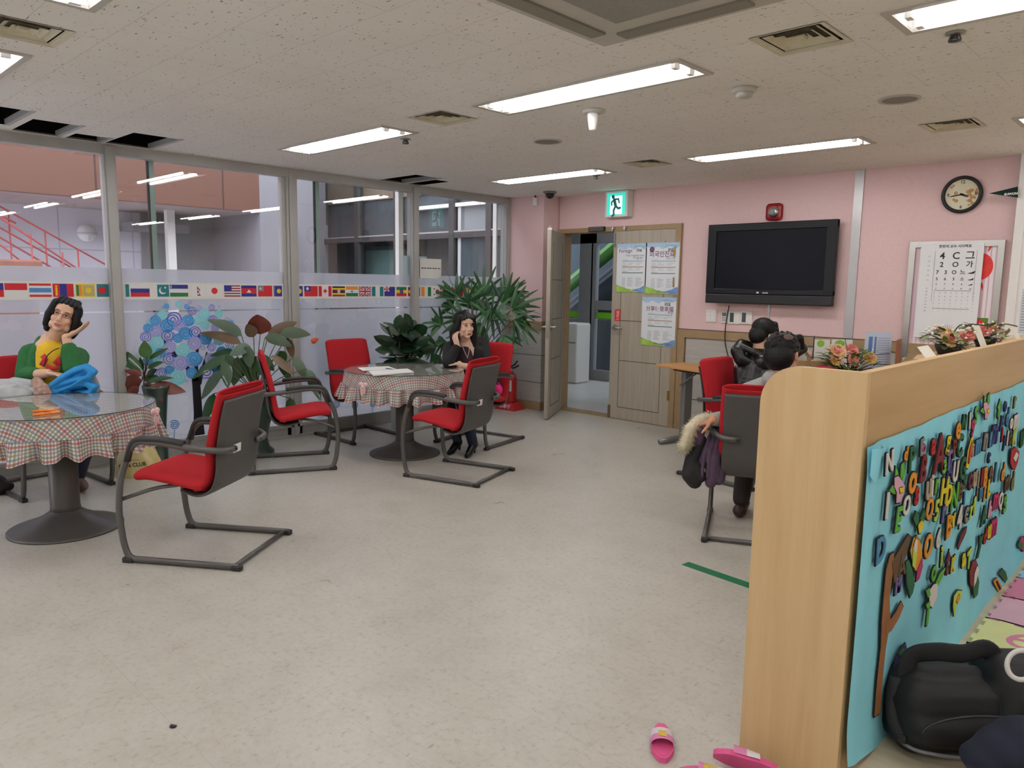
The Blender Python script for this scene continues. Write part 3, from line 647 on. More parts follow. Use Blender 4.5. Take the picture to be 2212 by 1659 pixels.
def smooth_path(pts, n=5):
    """Catmull-Rom through 2-D points"""
    out = []; P = [pts[0]]+list(pts)+[pts[-1]]
    for i in range(1, len(P)-2):
        for k in range(n):
            t = k/n; a, b_, c, d = P[i-1], P[i], P[i+1], P[i+2]
            out.append(tuple(.5*((2*b_[j])+(-a[j]+c[j])*t+(2*a[j]-5*b_[j]+4*c[j]-d[j])*t*t+(-a[j]+3*b_[j]-3*c[j]+d[j])*t**3) for j in range(len(a))))
    out.append(tuple(pts[-1])); return out
def make_chair():
    t = thing('armchair', '', 'chair'); g = .283
    b = MB(); sp = smooth_path([(-.10, .410), (-.05, .412), (.06, .430), (.19, .449), (.255, .449), (.286, .440)]); L = len(sp)
    ribbon(b, sp, [.46]*(L-4)+[.46, .455, .45, .44], [.065]*(L-5)+[.065, .064, .062, .058, .05]); b.build('seat', M_red, t)
    b = MB(); bp = smooth_path([(-.055, .395), (-.115, .435), (-.137, .53), (-.152, .64), (-.184, .78), (-.216, .893), (-.222, .906)]); L = len(bp)
    ribbon(b, bp, [.455+.02*math.sin(PI*i/L) for i in range(L-3)]+[.45, .44, .42], [.05]*(L-4)+[.048, .044, .034, .018], 0, 20, 5, .0); b.build('backrest', M_red, t)
    b = MB(); sp = smooth_path([(.05, .372), (-.05, .352), (-.135, .385), (-.175, .47), (-.187, .60), (-.213, .75), (-.243, .868)])
    ribbon(b, sp, [.36+.07*min(1, i/8) for i in range(len(sp))], .02, 0, 20, 7); b.build('back_shell', M_shell, t)
    for s in (-1, 1):
        path = arcpts([(-.325, s*g, .018), (.29, s*g, .018), (.318, s*g, .10), (.338, s*g, .28), (.315, s*g, .46), (.235, s*g, .655), (.07, s*g, .650), (-.06, s*(g+.003), .632), (-.17, s*(g-.02), .618), (-.243, s*(g-.075), .605), (-.234, s*.115, .60)], .07, 5)
        b = MB(); b.tube(path, .0155, 10, 0, True, 1.15); b.build('side_frame', M_frame, t)
        b = MB(); b.tube(arcpts([(.272, s*g, .545), (.238, s*g, .664), (.07, s*g, .668), (-.05, s*g, .650)], .06, 6), .021, 10, 0, True, .8); b.build('armrest', M_pad, t)
        b = MB(); b.box((.292, s*g, .014), (.06, .038, .028), 0, None, .006); b.build('front_glide', M_pad, t)
        b = MB(); b.box((-.318, s*g, .015), (.055, .036, .03), 0, None, .008); b.build('rear_glide', M_pad, t)
        b = MB(); b.tube(arcpts([(.338, s*g, .33), (.18, s*.20, .385), (.02, s*.13, .40)], .06), .0105, 8); b.build('support_bar', M_frame, t)
        for yy in (.13, .18):
            b = MB(); b.cyl((-.246, s*yy, .602), (-.2535, s*yy, .602), .006, 10); b.build('screw', M_black, t)
    b = MB(); b.tube([(-.30, -g, .018), (-.30, g, .018)], .0135, 10); b.build('rear_bar', M_frame, t)
    return t
def add_sticker(t):
    b = MB(); b.box((-.2, .035, .585), (.004, .075, .045), 0, Matrix.Rotation(-.10, 3, 'Y')); o = b.build('tag', M_paper, t); o['label'] = 'white paper tag'
CH = 'red armchairs with grey cantilever frames'
c0 = make_chair()
chairs = [((-3.96, 1.73), -145.2, 'empty red cantilever armchair nearest the camera, grey back turned to us, beside left table', True),
          ((-5.375, 3.05), 63.6, 'empty red cantilever armchair seen side-on between the two round tables', False),
          ((-5.94, 4.10), 0, 'empty red armchair behind the far round table with its front facing us', False),
          ((-4.227, 3.833), -163, 'empty red armchair with white tag on its grey back at the far round table', True),
          ((-5.006, 4.795), -78, 'red armchair under the woman in black by the fire extinguisher', False),
          ((-5.95, 1.47), 6.8, 'red armchair under the woman in the green cardigan', False),
          ((-1.97, 4.24), 116, 'red armchair with dark grey back under the grey-shirted man, half behind the wooden counter', False),
          ((-2.68, 5.36), -3, 'red armchair beside the child in the black jacket', False)]
CO = []
for i, ((x, y), a, lab, st) in enumerate(chairs):
    if i == 0: c = c0; c.location = (x, y, 0); c.rotation_euler.z = math.radians(a); c['label'] = lab; c['group'] = CH; XF[c.name] = Matrix.Translation((x, y, 0)) @ Matrix.Rotation(math.radians(a), 4, 'Z')
    else: c = dup(c0, (x, y, 0), math.radians(a), lab, CH)
    CO.append(c)
for i, c in enumerate(CO):
    if chairs[i][3]: add_sticker(c)

# ================================================================== ROUND TABLES
M_ging = m_gingham(); M_tabgrey = mat('grey_table_metal', (92, 88, 85), .42, .4, var=.04)
M_tglass = m_glass('table_glass', (.90, .95, .94), 1.5, 1.25)
TH, TR = .742, .505
def make_table(loc, lab, labc, labg, seed, rot):
    rnd = random.Random(seed)
    t = thing('round_table', lab, 'table', loc, 0, 'round tables')
    MB().lathe([(0, .700), (TR-.02, .700), (TR-.012, .708), (TR-.012, .724), (TR-.02, .73), (0, .73)], 48).build('tabletop', M_white, t)
    MB().lathe([(.085, .10), (.078, .14), (.077, .70)], 32).build('column', M_tabgrey, t)
    MB().lathe([(.305, 0), (.305, .010), (.29, .016), (.20, .045), (.12, .085), (.085, .11), (.080, .12)], 48).build('base', M_tabgrey, t)
    c = thing('tablecloth', labc, 'tablecloth', loc, 0, 'gingham tablecloths')
    b = MB(); n = 64; b.M = Matrix.Rotation(rot, 4, 'Z')
    def top(u, v): r = .01+v*(TR-.004); q = 2*PI*u; return Vector((r*math.cos(q), r*math.sin(q), .7335))
    b.sheet(n, 6, top, 0, lambda u, v: ((.01+v*TR)*math.cos(2*PI*u)+2, (.01+v*TR)*math.sin(2*PI*u)+2))
    ph = [rnd.random()*6 for _ in range(6)]
    def drop(u, v):
        q = 2*PI*u; r = TR+.001+.020*v+.006*v*math.sin(q*9+ph[0]); return Vector((r*math.cos(q), r*math.sin(q), .7335-.105*v))
    def duv(u, v):   # the cloth is one flat square: its checks run on over the edge, bending as they fall
        q = 2*PI*u; r = TR+.11*v; return (r*math.cos(q)+2, r*math.sin(q)+2)
    b.sheet(144, 5, drop, 0, duv); b.build('cover', M_ging, c)
    b = MB(); b.M = Matrix.Rotation(rot, 4, 'Z')
    def ruf(u, v):
        q = 2*PI*u; a = .008+.034*v; w = math.sin(q*22+1.3*math.sin(q*5+ph[1])+ph[2])+.5*math.sin(q*43+ph[3]+1.1*math.sin(q*7)); r = TR+.021+.012*v+a*w
        return Vector((r*math.cos(q), r*math.sin(q), .632-.118*v-.010*v*math.sin(q*22+ph[2])+.006*v*math.sin(q*3+ph[4])))
    b.sheet(420, 5, ruf, 0, lambda u, v: (u*2*PI*TR*1.35, .118*v)); b.build('ruffle', M_ging, c)
    gl = thing('glass_tabletop', labg, 'glass top', (loc[0], loc[1], TH), 0, 'round glass table tops')
    MB().lathe([(0, 0.0), (TR+.004, 0.0)], 72).build('underside', M_tglass, gl) if False else None
    b = MB(); b.lathe([(TR+.004, 0), (0, .0)], 72); b.build('pane', M_tglass, gl)
    b = MB(); b.lathe([(TR+.004, -.005), (TR+.006, -.003), (TR+.006, .001), (TR+.004, .0012), (TR+.002, .0005)], 72, caps=False); b.build('edge', mat('glass_edge_dark', (58, 74, 70), .2, var=0), gl)
    return t
make_table((-4.87, 1.27, 0), 'round pedestal table with gingham cloth at the left edge', 'gingham tablecloth with ruffled hem on the left table', 'round glass sheet on the left table under two orange pens', 3, .5)
make_table((-5.07, 3.96, 0), 'round pedestal table with gingham cloth in front of the woman in black', 'gingham tablecloth with ruffled hem on the far table', 'round glass sheet on the far table under white papers', 5, 1.1)
# things on the tables
M_orange = mat('orange_plastic', (250, 128, 28), .35, var=.03)
for k, (a, c) in enumerate((((70, 889), (118, 886)), ((72, 897), (128, 890)))):
    p, q = fl(*a, TH+.008), fl(*c, TH+.008); d = (q-p); rz = math.atan2(d.y, d.x); m = (p+q)/2
    t = thing('highlighter', ('orange pen lying at the back on the left table' if k == 0 else 'orange pen lying in front on the left table'), 'pen', (m.x, m.y, TH+.0085), rz, 'orange pens')
    L = d.length/2; b = MB(); b.tube([(-L, 0, 0), (L*.3, 0, 0)], .0075, 10); b.build('barrel', M_orange, t); b = MB(); b.tube([(L*.3, 0, 0), (L, 0, 0), (L+.004, 0, 0)], [.0085, .0075, .004], 10); b.build('cap', mat('orange_cap', (255, 150, 60), .35, var=0), t)
def paper(name, lab, corners, z, th=.0006, cat='paper', lines=True, m=None):
    pts = [fl(x, y, z) for x, y in corners]; c = sum(pts, Vector())/4; t = thing(name, lab, cat, (c.x, c.y, z-th))
    b = MB(); lo = [p-c for p in pts]; b.add([p for p in lo]+[p+Vector((0, 0, th)) for p in lo], [(3, 2, 1, 0), (4, 5, 6, 7), (0, 1, 5, 4), (1, 2, 6, 5), (2, 3, 7, 6), (3, 0, 4, 7)]); b.build('sheet', m or M_paper, t)
    if lines:
        b = MB(); u, v = lo[1]-lo[0], lo[3]-lo[0]
        for k in range(6): s0 = lo[0]+v*(.15+.11*k)+u*.12; e = u*(.7 if k % 3 else .45); w = v*.012; b.quad([s0+Vector((0,0,th+.0004)), s0+e+Vector((0,0,th+.0004)), s0+e+w+Vector((0,0,th+.0004)), s0+w+Vector((0,0,th+.0004))])
        b.build('lettering', mat('grey_print', (140, 146, 154), .8, var=0), t)
    return t
paper('document', 'white form lying at the back of the far glass table', [(772, 794), (838, 791), (856, 797), (784, 801)], TH+.0025)
paper('notepad', 'open white booklet lying at the front of the far glass table', [(796, 801), (880, 796), (894, 803), (806, 810)], TH+.012, .010, 'booklet', False)
p, q = fl(830, 795, TH+.008), fl(858, 799, TH+.008); t = thing('pen', 'slim blue pen lying across the form on the far table', 'pen', ((p.x+q.x)/2, (p.y+q.y)/2, TH+.008), math.atan2(q.y-p.y, q.x-p.x)); MB().tube([(-.065, 0, 0), (.06, 0, 0), (.07, 0, 0)], [.004, .004, .001], 8).build('barrel', mat('blue_pen', (70, 80, 140), .35, var=0), t)
# pink ribbon bows pinned on the cloths
M_rib = mat('pink_ribbon', (232, 196, 196), .6, var=.04)
for (px, py, z, tb, lab) in ((798, 832, .655, (-5.07, 3.96), 'pale pink ribbon bow pinned on the far gingham cloth'), (342, 893, .70, (-4.87, 1.27), 'cream ribbon tuft on the left gingham cloth by the plant')):
    p = fl(px, py, z); d = Vector((p.x-tb[0], p.y-tb[1], 0)).normalized(); p = Vector((tb[0], tb[1], z))+d*(TR+.06); t = thing('ribbon_bow', lab, 'ribbon', p, math.atan2(d.y, d.x))
    b = MB(); b.ell((0, 0, 0), (.02, .02, .018)); b.ell((0, -.022, .014), (.012, .024, .018)); b.ell((0, .022, .014), (.012, .024, .018)); b.build('loop', M_rib, t)
    b = MB(); b.ell((.004, -.012, -.04), (.008, .014, .04)); b.ell((.004, .014, -.034), (.008, .012, .034)); b.build('tail', M_rib, t)

# ================================================================== PLANTS
M_lgreen = mat('glossy_dark_leaf', (44, 82, 44), .32, var=.25, scale=5, coat=.3)
M_lmid = mat('mid_green_leaf', (66, 112, 50), .4, var=.25, scale=6)
M_lgrey = mat('grey_green_leaf', (84, 104, 82), .45, var=.2, scale=5)
M_lred = mat('bronze_red_leaf', (112, 52, 40), .4, var=.3, scale=8)
M_lbrown = mat('bronze_leaf', (104, 84, 60), .45, var=.25, scale=6)
M_stem = mat('brown_stem', (74, 66, 48), .7, var=.1)
M_gstem = mat('green_stem', (76, 96, 60), .6, var=.1)
M_soil = mat('potting_soil', (46, 36, 28), .95, var=.3, scale=60)
M_gpot = mat('dark_green_glaze', (44, 64, 54), .3, var=.1, scale=6, coat=.4)
def leaf(b, base, d, L, W, droop=.4, mi=0, fold=.15, n=7, tip=1.0, up=None, wp=.75):
    base = Vector(base); d = Vector(d).normalized(); side = d.cross(Z); side = side.normalized() if side.length > 1e-3 else X.copy()
    if up is not None: side = Vector(up).normalized()
    vs = []; p = base.copy(); e = d.copy()
    for i in range(n+1):
        t = i/n; w = W/2*max(.02, math.sin(PI*min(1, t**wp*.985+.012)))**tip; nn = side.cross(e).normalized()
        vs += [p-side*w+nn*w*fold, p.copy(), p+side*w+nn*w*fold]
        p = p+e*(L/n); e = (e+Vector((0, 0, -droop/n))).normalized()
    fs = []
    for i in range(n):
        for k in range(2): a = i*3+k; fs.append((a, a+1, a+4, a+3))
    b.add(vs, fs, mi, True); return p
def pot(t, prof, m, zsoil, rs, mats=None):
    MB().lathe(prof, 32).build('pot', m, t); MB().lathe([(0, zsoil), (rs, zsoil)], 24).build('soil', M_soil, t)
def aimleaf(b, stems, root, px, tipx, ref, near, W, mi=0, droop=.3, fold=.15, rad=.004, tip=.8, n=7, stem_n=6):
    """one leaf from blade base px to blade tip tipx, its stalk rising from root"""
    a = at(*px, ref, near); c = at(*tipx, ref, near+random.uniform(-.05, .08)); d = c-a
    m = (Vector(root)+a)/2+Vector((0, 0, .08*(a-Vector(root)).length)); stems.tube(arcpts([root, m, a], .3, 4), rad, 6)
    L = d.length*1.06; e = (d.normalized()+Vector((0, 0, droop*.42))).normalized(); leaf(b, a, e, L, W, droop, mi, fold, n, tip, e.cross(FWD+Vector((random.uniform(-.5, .5), random.uniform(-.5, .5), random.uniform(-.9, .3)))))
# 1: croton in a tall dark pot between the left table and the window
P1 = (-6.08, 2.27, 0); t = thing('croton_plant', 'croton with green and dark red leaves in a tall dark pot behind the left table', 'potted plant', P1)
pot(t, [(.09, 0), (.09, .02), (.07, .05), (.065, .30), (.085, .55), (.10, .62), (.10, .64), (.09, .64), (.085, .60)], M_gpot, .60, .086)
b = MB(); s = MB(); r0 = Vector(P1)+Vector((0, 0, .58)); ref = Vector(P1)
hub = at(312, 815, ref, 0); s.tube([r0, (r0+hub)/2+Vector((.01, 0, 0)), hub], .011, 8); s.tube([hub, at(318, 770, ref, 0)], .007, 8)
for px, tx, W, mi, nr in (((308, 800), (234, 742), .07, 0, .03), ((316, 775), (312, 738), .10, 1, 0), ((322, 776), (362, 752), .05, 0, -.03), ((306, 805), (250, 778), .05, 0, .05), ((318, 795), (352, 782), .06, 0, .02), ((306, 812), (270, 800), .06, 2, .05), ((306, 822), (252, 842), .12, 2, .08), ((322, 838), (398, 846), .12, 2, .08), ((318, 826), (372, 816), .05, 0, .04), ((316, 845), (350, 866), .09, 2, .1), ((300, 835), (268, 868), .08, 2, .1), ((310, 800), (290, 760), .05, 0, -.05), ((316, 812), (338, 798), .07, 0, -.06), ((310, 828), (330, 856), .08, 2, .0), ((306, 818), (340, 812), .06, 0, -.1)):
    aimleaf(b, s, hub, px, tx, ref, nr, W, mi, .5, .2, .0035)
b.build('foliage', [M_lgreen, M_lmid, M_lred], t, True); s.build('stem', M_stem, t, True)
# 2: large philodendron on a footed dark green vase
P2 = (-5.90, 3.02, 0); t = thing('philodendron_plant', 'large long-leaved plant in a dark green footed vase before the blue tree decal', 'potted plant', P2)
pot(t, [(.14, 0), (.14, .03), (.10, .07), (.085, .14), (.11, .26), (.14, .36), (.15, .46), (.15, .52), (.16, .54), (.145, .54), (.14, .50)], M_gpot, .50, .14)
b = MB(); s = MB(); ref = Vector(P2); r0 = Vector(P2)+Vector((0, 0, .52))
for px, tx, W, mi, nr, dr in (((562, 722), (556, 682), .17, 2, .0, .1), ((548, 728), (534, 702), .10, 3, .03, .1), ((578, 728), (638, 696), .085, 3, 0, .4), ((522, 725), (452, 690), .08, 1, .02, .6), ((520, 742), (436, 718), .085, 3, .04, .5), ((606, 722), (668, 722), .085, 1, .05, .5), ((572, 730), (628, 748), .085, 1, .08, .7), ((620, 730), (632, 772), .06, 3, .0, .5), ((540, 748), (498, 766), .11, 1, .10, .6), ((530, 748), (540, 792), .10, 1, .14, .4), ((508, 762), (456, 768), .06, 0, .02, .6), ((500, 768), (420, 818), .07, 0, .08, .6), ((500, 770), (470, 818), .11, 0, .1, .5), ((478, 800), (438, 860), .10, 1, .12, .5), ((462, 850), (440, 910), .10, 0, .10, .2), ((514, 772), (505, 830), .10, 0, .06, .3), ((540, 775), (545, 830), .09, 0, .0, .3), ((588, 768), (630, 808), .07, 3, .05, .5), ((634, 772), (662, 820), .07, 1, .0, .5), ((662, 796), (690, 862), .075, 0, .02, .5), ((600, 782), (628, 825), .06, 0, -.05, .5), ((560, 765), (590, 800), .08, 0, -.06, .5), ((530, 770), (520, 815), .10, 0, -.08, .4), ((604, 758), (615, 782), .07, 0, .02, .4), ((486, 778), (492, 835), .08, 0, .12, .3), ((626, 860), (630, 900), .07, 0, .05, .2), ((470, 780), (432, 800), .06, 0, -.04, .4), ((548, 770), (570, 812), .09, 0, .12, .4)):
    aimleaf(b, s, r0, px, tx, ref, nr, W*1.22, mi, dr, .12, .0045, .7, 8)
b.build('foliage', [M_lgreen, M_lgrey, M_lred, M_lbrown], t, True); s.build('stem', M_gstem, t, True)
# 3: rubber plant in a white ribbed pot
P3 = (-5.98, 4.67, 0); t = thing('rubber_plant', 'dense dark rubber plant in a white ribbed pot behind the far table', 'potted plant', P3)
b = MB(); b.sheet(64, 12, lambda u, v: Vector(((.135+.012*v+.004*math.sin(v*40))*math.cos(2*PI*u), (.135+.012*v+.004*math.sin(v*40))*math.sin(2*PI*u), .42*v))); b.build('pot', mat('white_glaze_pot', (196, 200, 198), .35, var=.06, scale=5), t); MB().lathe([(0, .38), (.14, .38)], 24).build('soil', M_soil, t)
b = MB(); s = MB(); ref = Vector(P3); rnd = random.Random(11)
for k in range(5):
    q = k*1.257; top = Vector(P3)+Vector((.09*math.cos(q), .09*math.sin(q), .93+.10*math.sin(k*2.1))); base = Vector(P3)+Vector((.03*math.cos(q), .03*math.sin(q), .37)); s.tube([base, (base+top)/2+Vector((.02*math.cos(q), .02*math.sin(q), 0)), top], .010, 7)
    for j in range(13):
        f = j/12; c = base.lerp(top, .38+.62*f); az = j*2.4+q; el = -.35+1.25*f+rnd.uniform(-.15, .15); d = Vector((math.cos(az)*math.cos(el), math.sin(az)*math.cos(el), math.sin(el))); leaf(b, c, d, rnd.uniform(.21, .28)*(1 if f < .9 else .8), rnd.uniform(.12, .155), .35, 0, .18, 6, .62, (d.cross(FWD+Vector((rnd.uniform(-1, 1), rnd.uniform(-1, 1), rnd.uniform(-1.3, .2))))), .8)
b.build('foliage', mat('rubber_leaf', (30, 58, 34), .28, var=.3, scale=5, coat=.4), t, True); s.build('stem', M_stem, t, True)
# 4: lady palm in the corner
P4 = (-5.90, 5.56, 0); t = thing('lady_palm', 'tall lady palm with fanned leaves in the window corner behind the woman in black', 'potted plant', P4)
pot(t, [(.12, 0), (.14, .30), (.15, .32), (.135, .32), (.13, .29)], M_gpot, .29, .132)
b = MB(); s = MB(); ref = Vector(P4); rnd = random.Random(4); r0 = Vector(P4)+Vector((0, 0, .3))
M_palm = mat('palm_leaf', (52, 98, 52), .42, var=.3, scale=4); M_palmd = mat('palm_leaf_dark', (36, 74, 44), .42, var=.3, scale=4)
fans = [((985, 640), -2.0, .0, .33), ((1010, 655), -1.65, .1, .36), ((1045, 640), -1.4, -.1, .36), ((1000, 690), -2.9, .1, .30), ((1060, 690), -1.2, .2, .34), ((1085, 655), -.9, .0, .36), ((1105, 668), -.25, .1, .40), ((1110, 690), .5, .15, .36), ((1040, 700), 2.2, .15, .3), ((1010, 720), 2.7, .1, .3), ((955, 700), -2.8, .0, .28), ((960, 735), 2.6, -.1, .28), ((950, 770), 2.2, -.05, .26), ((1085, 725), 1.2, .1, .30), ((1060, 665), 1.6, .2, .34), ((1030, 670), -1.6, -.15, .34), ((975, 665), -2.5, -.1, .32), ((1095, 640), -.6, -.15, .32), ((940, 745), 3.0, .05, .25), ((1070, 750), 1.5, .0, .26), ((1000, 750), 1.9, .0, .26)]
for (px, py), a, nr, L in fans:
    c = at(px, py, ref, nr); jit = Vector((rnd.uniform(-.05, .05), rnd.uniform(-.05, .05), 0)); k = r0+jit; mid = Vector((k.x*.7+c.x*.3, k.y*.7+c.y*.3, (k.z+c.z)/2+.1)); s.tube(arcpts([k, mid, c], .3, 4), .005, 6)
    n = rnd.choice((7, 8, 9)); axis = (RIGHT*math.cos(a)-UP*math.sin(a))
    for j in range(n):
        da = (j-(n-1)/2)*(2.5/n); d = (RIGHT*math.cos(a+da)-UP*math.sin(a+da))+FWD*rnd.uniform(-.45, .3); leaf(b, c, d, L*rnd.uniform(.8, 1.05)*(1-.12*abs(da)), .042, .35+.2*rnd.random(), 0 if rnd.random() < .6 else 1, .25, 6, .38, d.cross(FWD+Vector((rnd.uniform(-.8, .8), rnd.uniform(-.8, .8), rnd.uniform(-1, .6)))), .6)
for q in range(4): tt = Vector(P4)+Vector((.05*math.cos(q*1.7), .05*math.sin(q*1.7), .95+.1*q)); s.tube([r0+Vector((.05*math.cos(q*1.7), .05*math.sin(q*1.7), -.02)), tt], .012, 7)
b.build('foliage', [M_palm, M_palmd], t, True); s.build('stem', M_stem, t, True)

# ================================================================== WINDOW DECALS AND FLAGS
WF = GX+.003      # face of the glass film, room side
def gp(px, py, off=0.0): return on(px, py, 0, WF+off)
FC = dict(r=(204, 30, 44), w=(238, 238, 236), b=(40, 44, 140), g=(30, 120, 70), y=(240, 206, 40), k=(24, 22, 26), o=(240, 150, 50), t=(20, 124, 134), lb=(80, 140, 200), m=(140, 30, 60), ol=(150, 150, 60), gr=(130, 140, 150), gy=(190, 184, 130))
FM = {k: mat('flag_'+k, v, .55, var=0) for k, v in FC.items()}
FK = list(FC); FMATS = [FM[k] for k in FK]
def flag(parent, y0, y1, z0, z1, spec):
    b = MB(); lay = [0]
    def R(u0, v0, u1, v1, c):
        lay[0] += 1; x = WF+.0012+.00025*lay[0]; b.quad([(x, y0+(y1-y0)*u0, z1+(z0-z1)*v1), (x, y0+(y1-y0)*u1, z1+(z0-z1)*v1), (x, y0+(y1-y0)*u1, z1+(z0-z1)*v0), (x, y0+(y1-y0)*u0, z1+(z0-z1)*v0)], FK.index(c))
    def PG(pts, c): lay[0] += 1; x = WF+.0012+.00025*lay[0]; b.quad([(x, y0+(y1-y0)*u, z1+(z0-z1)*v) for u, v in pts], FK.index(c))
    def D(u, v, r, c, n=20): PG([(u+r*math.cos(2*PI*k/n)*(z1-z0)/(y1-y0), v-r*math.sin(2*PI*k/n)) for k in range(n)], c)
    for s_ in spec:
        if s_[0] == 'h':
            L = len(s_[1]); acc = 0; tot = sum(q[1] for q in s_[1])
            for c, w in s_[1]: R(0, acc/tot, 1, (acc+w)/tot, c); acc += w
        elif s_[0] == 'v':
            acc = 0; tot = sum(q[1] for q in s_[1])
            for c, w in s_[1]: R(acc/tot, 0, (acc+w)/tot, 1, c); acc += w
        elif s_[0] == 'R': R(*s_[1:])
        elif s_[0] == 'D': D(*s_[1:])
        elif s_[0] == 'P': PG(s_[1], s_[2])
    return b.build('flag', FMATS, parent)
H, V, RR, DD, PP = 'h', 'v', 'R', 'D', 'P'
f_id = [(H, [('r', 1), ('w', 1)])]; f_th = [(H, [('r', 1), ('w', 1), ('lb', 2), ('w', 1), ('r', 1)])]
f_mn = [(V, [('r', 1), ('b', 1), ('r', 1)]), (RR, .12, .3, .22, .9, 'y'), (DD, .17, .2, .08, 'y')]
f_lk = [(RR, 0, 0, 1, 1, 'y'), (RR, .04, .08, .17, .92, 'g'), (RR, .17, .08, .32, .92, 'o'), (RR, .38, .08, .97, .92, 'gy'), (DD, .67, .5, .22, 'y')]
f_bd = [(RR, 0, 0, 1, 1, 't'), (DD, .45, .5, .3, 'r')]; f_ru = [(H, [('w', 1), ('b', 1), ('r', 1)])]
f_pk = [(RR, 0, 0, .12, 1, 'w'), (RR, .12, 0, 1, 1, 't'), (DD, .52, .5, .3, 'w'), (DD, .60, .42, .26, 't'), (DD, .72, .25, .08, 'w')]
f_uz = [(H, [('b', 1), ('w', 1), ('g', 1)]), (DD, .1, .17, .11, 'w'), (DD, .14, .17, .10, 'b')]
f_np = [(RR, 0, 0, 1, 1, 'w'), (PP, [(.42, .1), (.68, .48), (.50, .48), (.68, .92), (.42, .92)], 'm'), (DD, .49, .42, .06, 'w'), (DD, .5, .75, .08, 'w')]
f_jp = [(RR, 0, 0, 1, 1, 'w'), (DD, .5, .5, .28, 'r')]; f_us = [(H, [('m' if k % 2 == 0 else 'w', 1) for k in range(9)]), (RR, 0, 0, .45, .55, 'b')]
f_kh = [(H, [('b', 1), ('r', 2), ('b', 1)]), (PP, [(.34, .65), (.42, .5), (.5, .36), (.58, .5), (.66, .65)], 'w')]
f_tw = [(RR, 0, 0, 1, 1, 'r'), (RR, 0, 0, .48, .5, 'b'), (DD, .24, .25, .15, 'w')]; f_mm = [(RR, 0, 0, 1, 1, 'r'), (RR, 0, 0, .4, .5, 'gr'), (DD, .18, .27, .1, 'w')]
f_kz = [(RR, 0, 0, 1, 1, 'b'), (RR, .08, .05, .16, .95, 'gr'), (DD, .62, .5, .22, 'y')]; f_ca = [(V, [('r', 1), ('w', 2), ('r', 1)]), (PP, [(.5, .2), (.55, .4), (.64, .36), (.62, .58), (.52, .62), (.52, .78), (.48, .78), (.48, .62), (.38, .58), (.36, .36), (.45, .4)], 'r')]
f_ug = [(H, [('k', 1), ('y', 1), ('m', 1), ('k', 1), ('y', 1), ('m', 1)]), (DD, .5, .5, .17, 'w'), (DD, .5, .5, .07, 'gr')]; f_in = [(H, [('o', 1), ('w', 1), ('g', 1)]), (DD, .5, .5, .12, 'lb')]
f_gb = [(RR, 0, 0, 1, 1, 'b'), (PP, [(0, 0), (.16, 0), (1, .84), (1, 1), (.84, 1), (0, .16)], 'w'), (PP, [(1, 0), (.84, 0), (0, .84), (0, 1), (.16, 1), (1, .16)], 'w'), (PP, [(0, 0), (.08, 0), (1, .92), (1, 1), (.92, 1), (0, .08)], 'r'), (PP, [(1, 0), (.92, 0), (0, .92), (0, 1), (.08, 1), (1, .08)], 'r'), (RR, .4, 0, .6, 1, 'w'), (RR, 0, .34, 1, .66, 'w'), (RR, .44, 0, .56, 1, 'r'), (RR, 0, .42, 1, .58, 'r')]
f_ng = [(V, [('t', 1), ('w', 1.2), ('t', 1)])]; f_nz = [(RR, 0, 0, 1, 1, 'b'), (PP, [(0, 0), (.1, 0), (.48, .42), (.48, .5), (.38, .5), (0, .08)], 'w'), (PP, [(.48, 0), (.38, 0), (0, .42), (0, .5), (.1, .5), (.48, .08)], 'w'), (RR, .2, 0, .28, .5, 'r'), (RR, 0, .2, .48, .3, 'r'), (DD, .75, .25, .06, 'm'), (DD, .85, .5, .06, 'm'), (DD, .7, .75, .06, 'm')]
f_et = [(H, [('g', 1), ('y', 1), ('r', 1)]), (DD, .5, .5, .24, 'b'), (DD, .5, .5, .1, 'gr')]; f_kg = [(RR, 0, 0, 1, 1, 'm'), (DD, .5, .5, .25, 'y')]; f_ci = [(V, [('o', 1), ('w', 1), ('g', 1)])]
f_kr = [(RR, 0, 0, 1, 1, 'w'), (DD, .5, .5, .26, 'r'), (PP, [(.33, .5), (.38, .68), (.5, .76), (.62, .68), (.67, .5), (.58, .56), (.5, .5), (.42, .44)], 'b'), (RR, .12, .12, .22, .26, 'k'), (RR, .78, .12, .88, .26, 'k'), (RR, .12, .74, .22, .88, 'k'), (RR, .78, .74, .88, .88, 'k')]
f_cn = [(RR, 0, 0, 1, 1, 'r'), (DD, .2, .28, .14, 'y'), (DD, .38, .15, .05, 'y'), (DD, .44, .3, .05, 'y')]; f_vn = [(RR, 0, 0, 1, 1, 'r'), (DD, .5, .5, .22, 'y')]; f_ph = [(H, [('b', 1), ('r', 1)]), (PP, [(0, 0), (.45, .5), (0, 1)], 'w')]; f_la = [(H, [('r', 1), ('b', 2), ('r', 1)]), (DD, .5, .5, .2, 'w')]
ZT, ZB = 1.432, 1.328
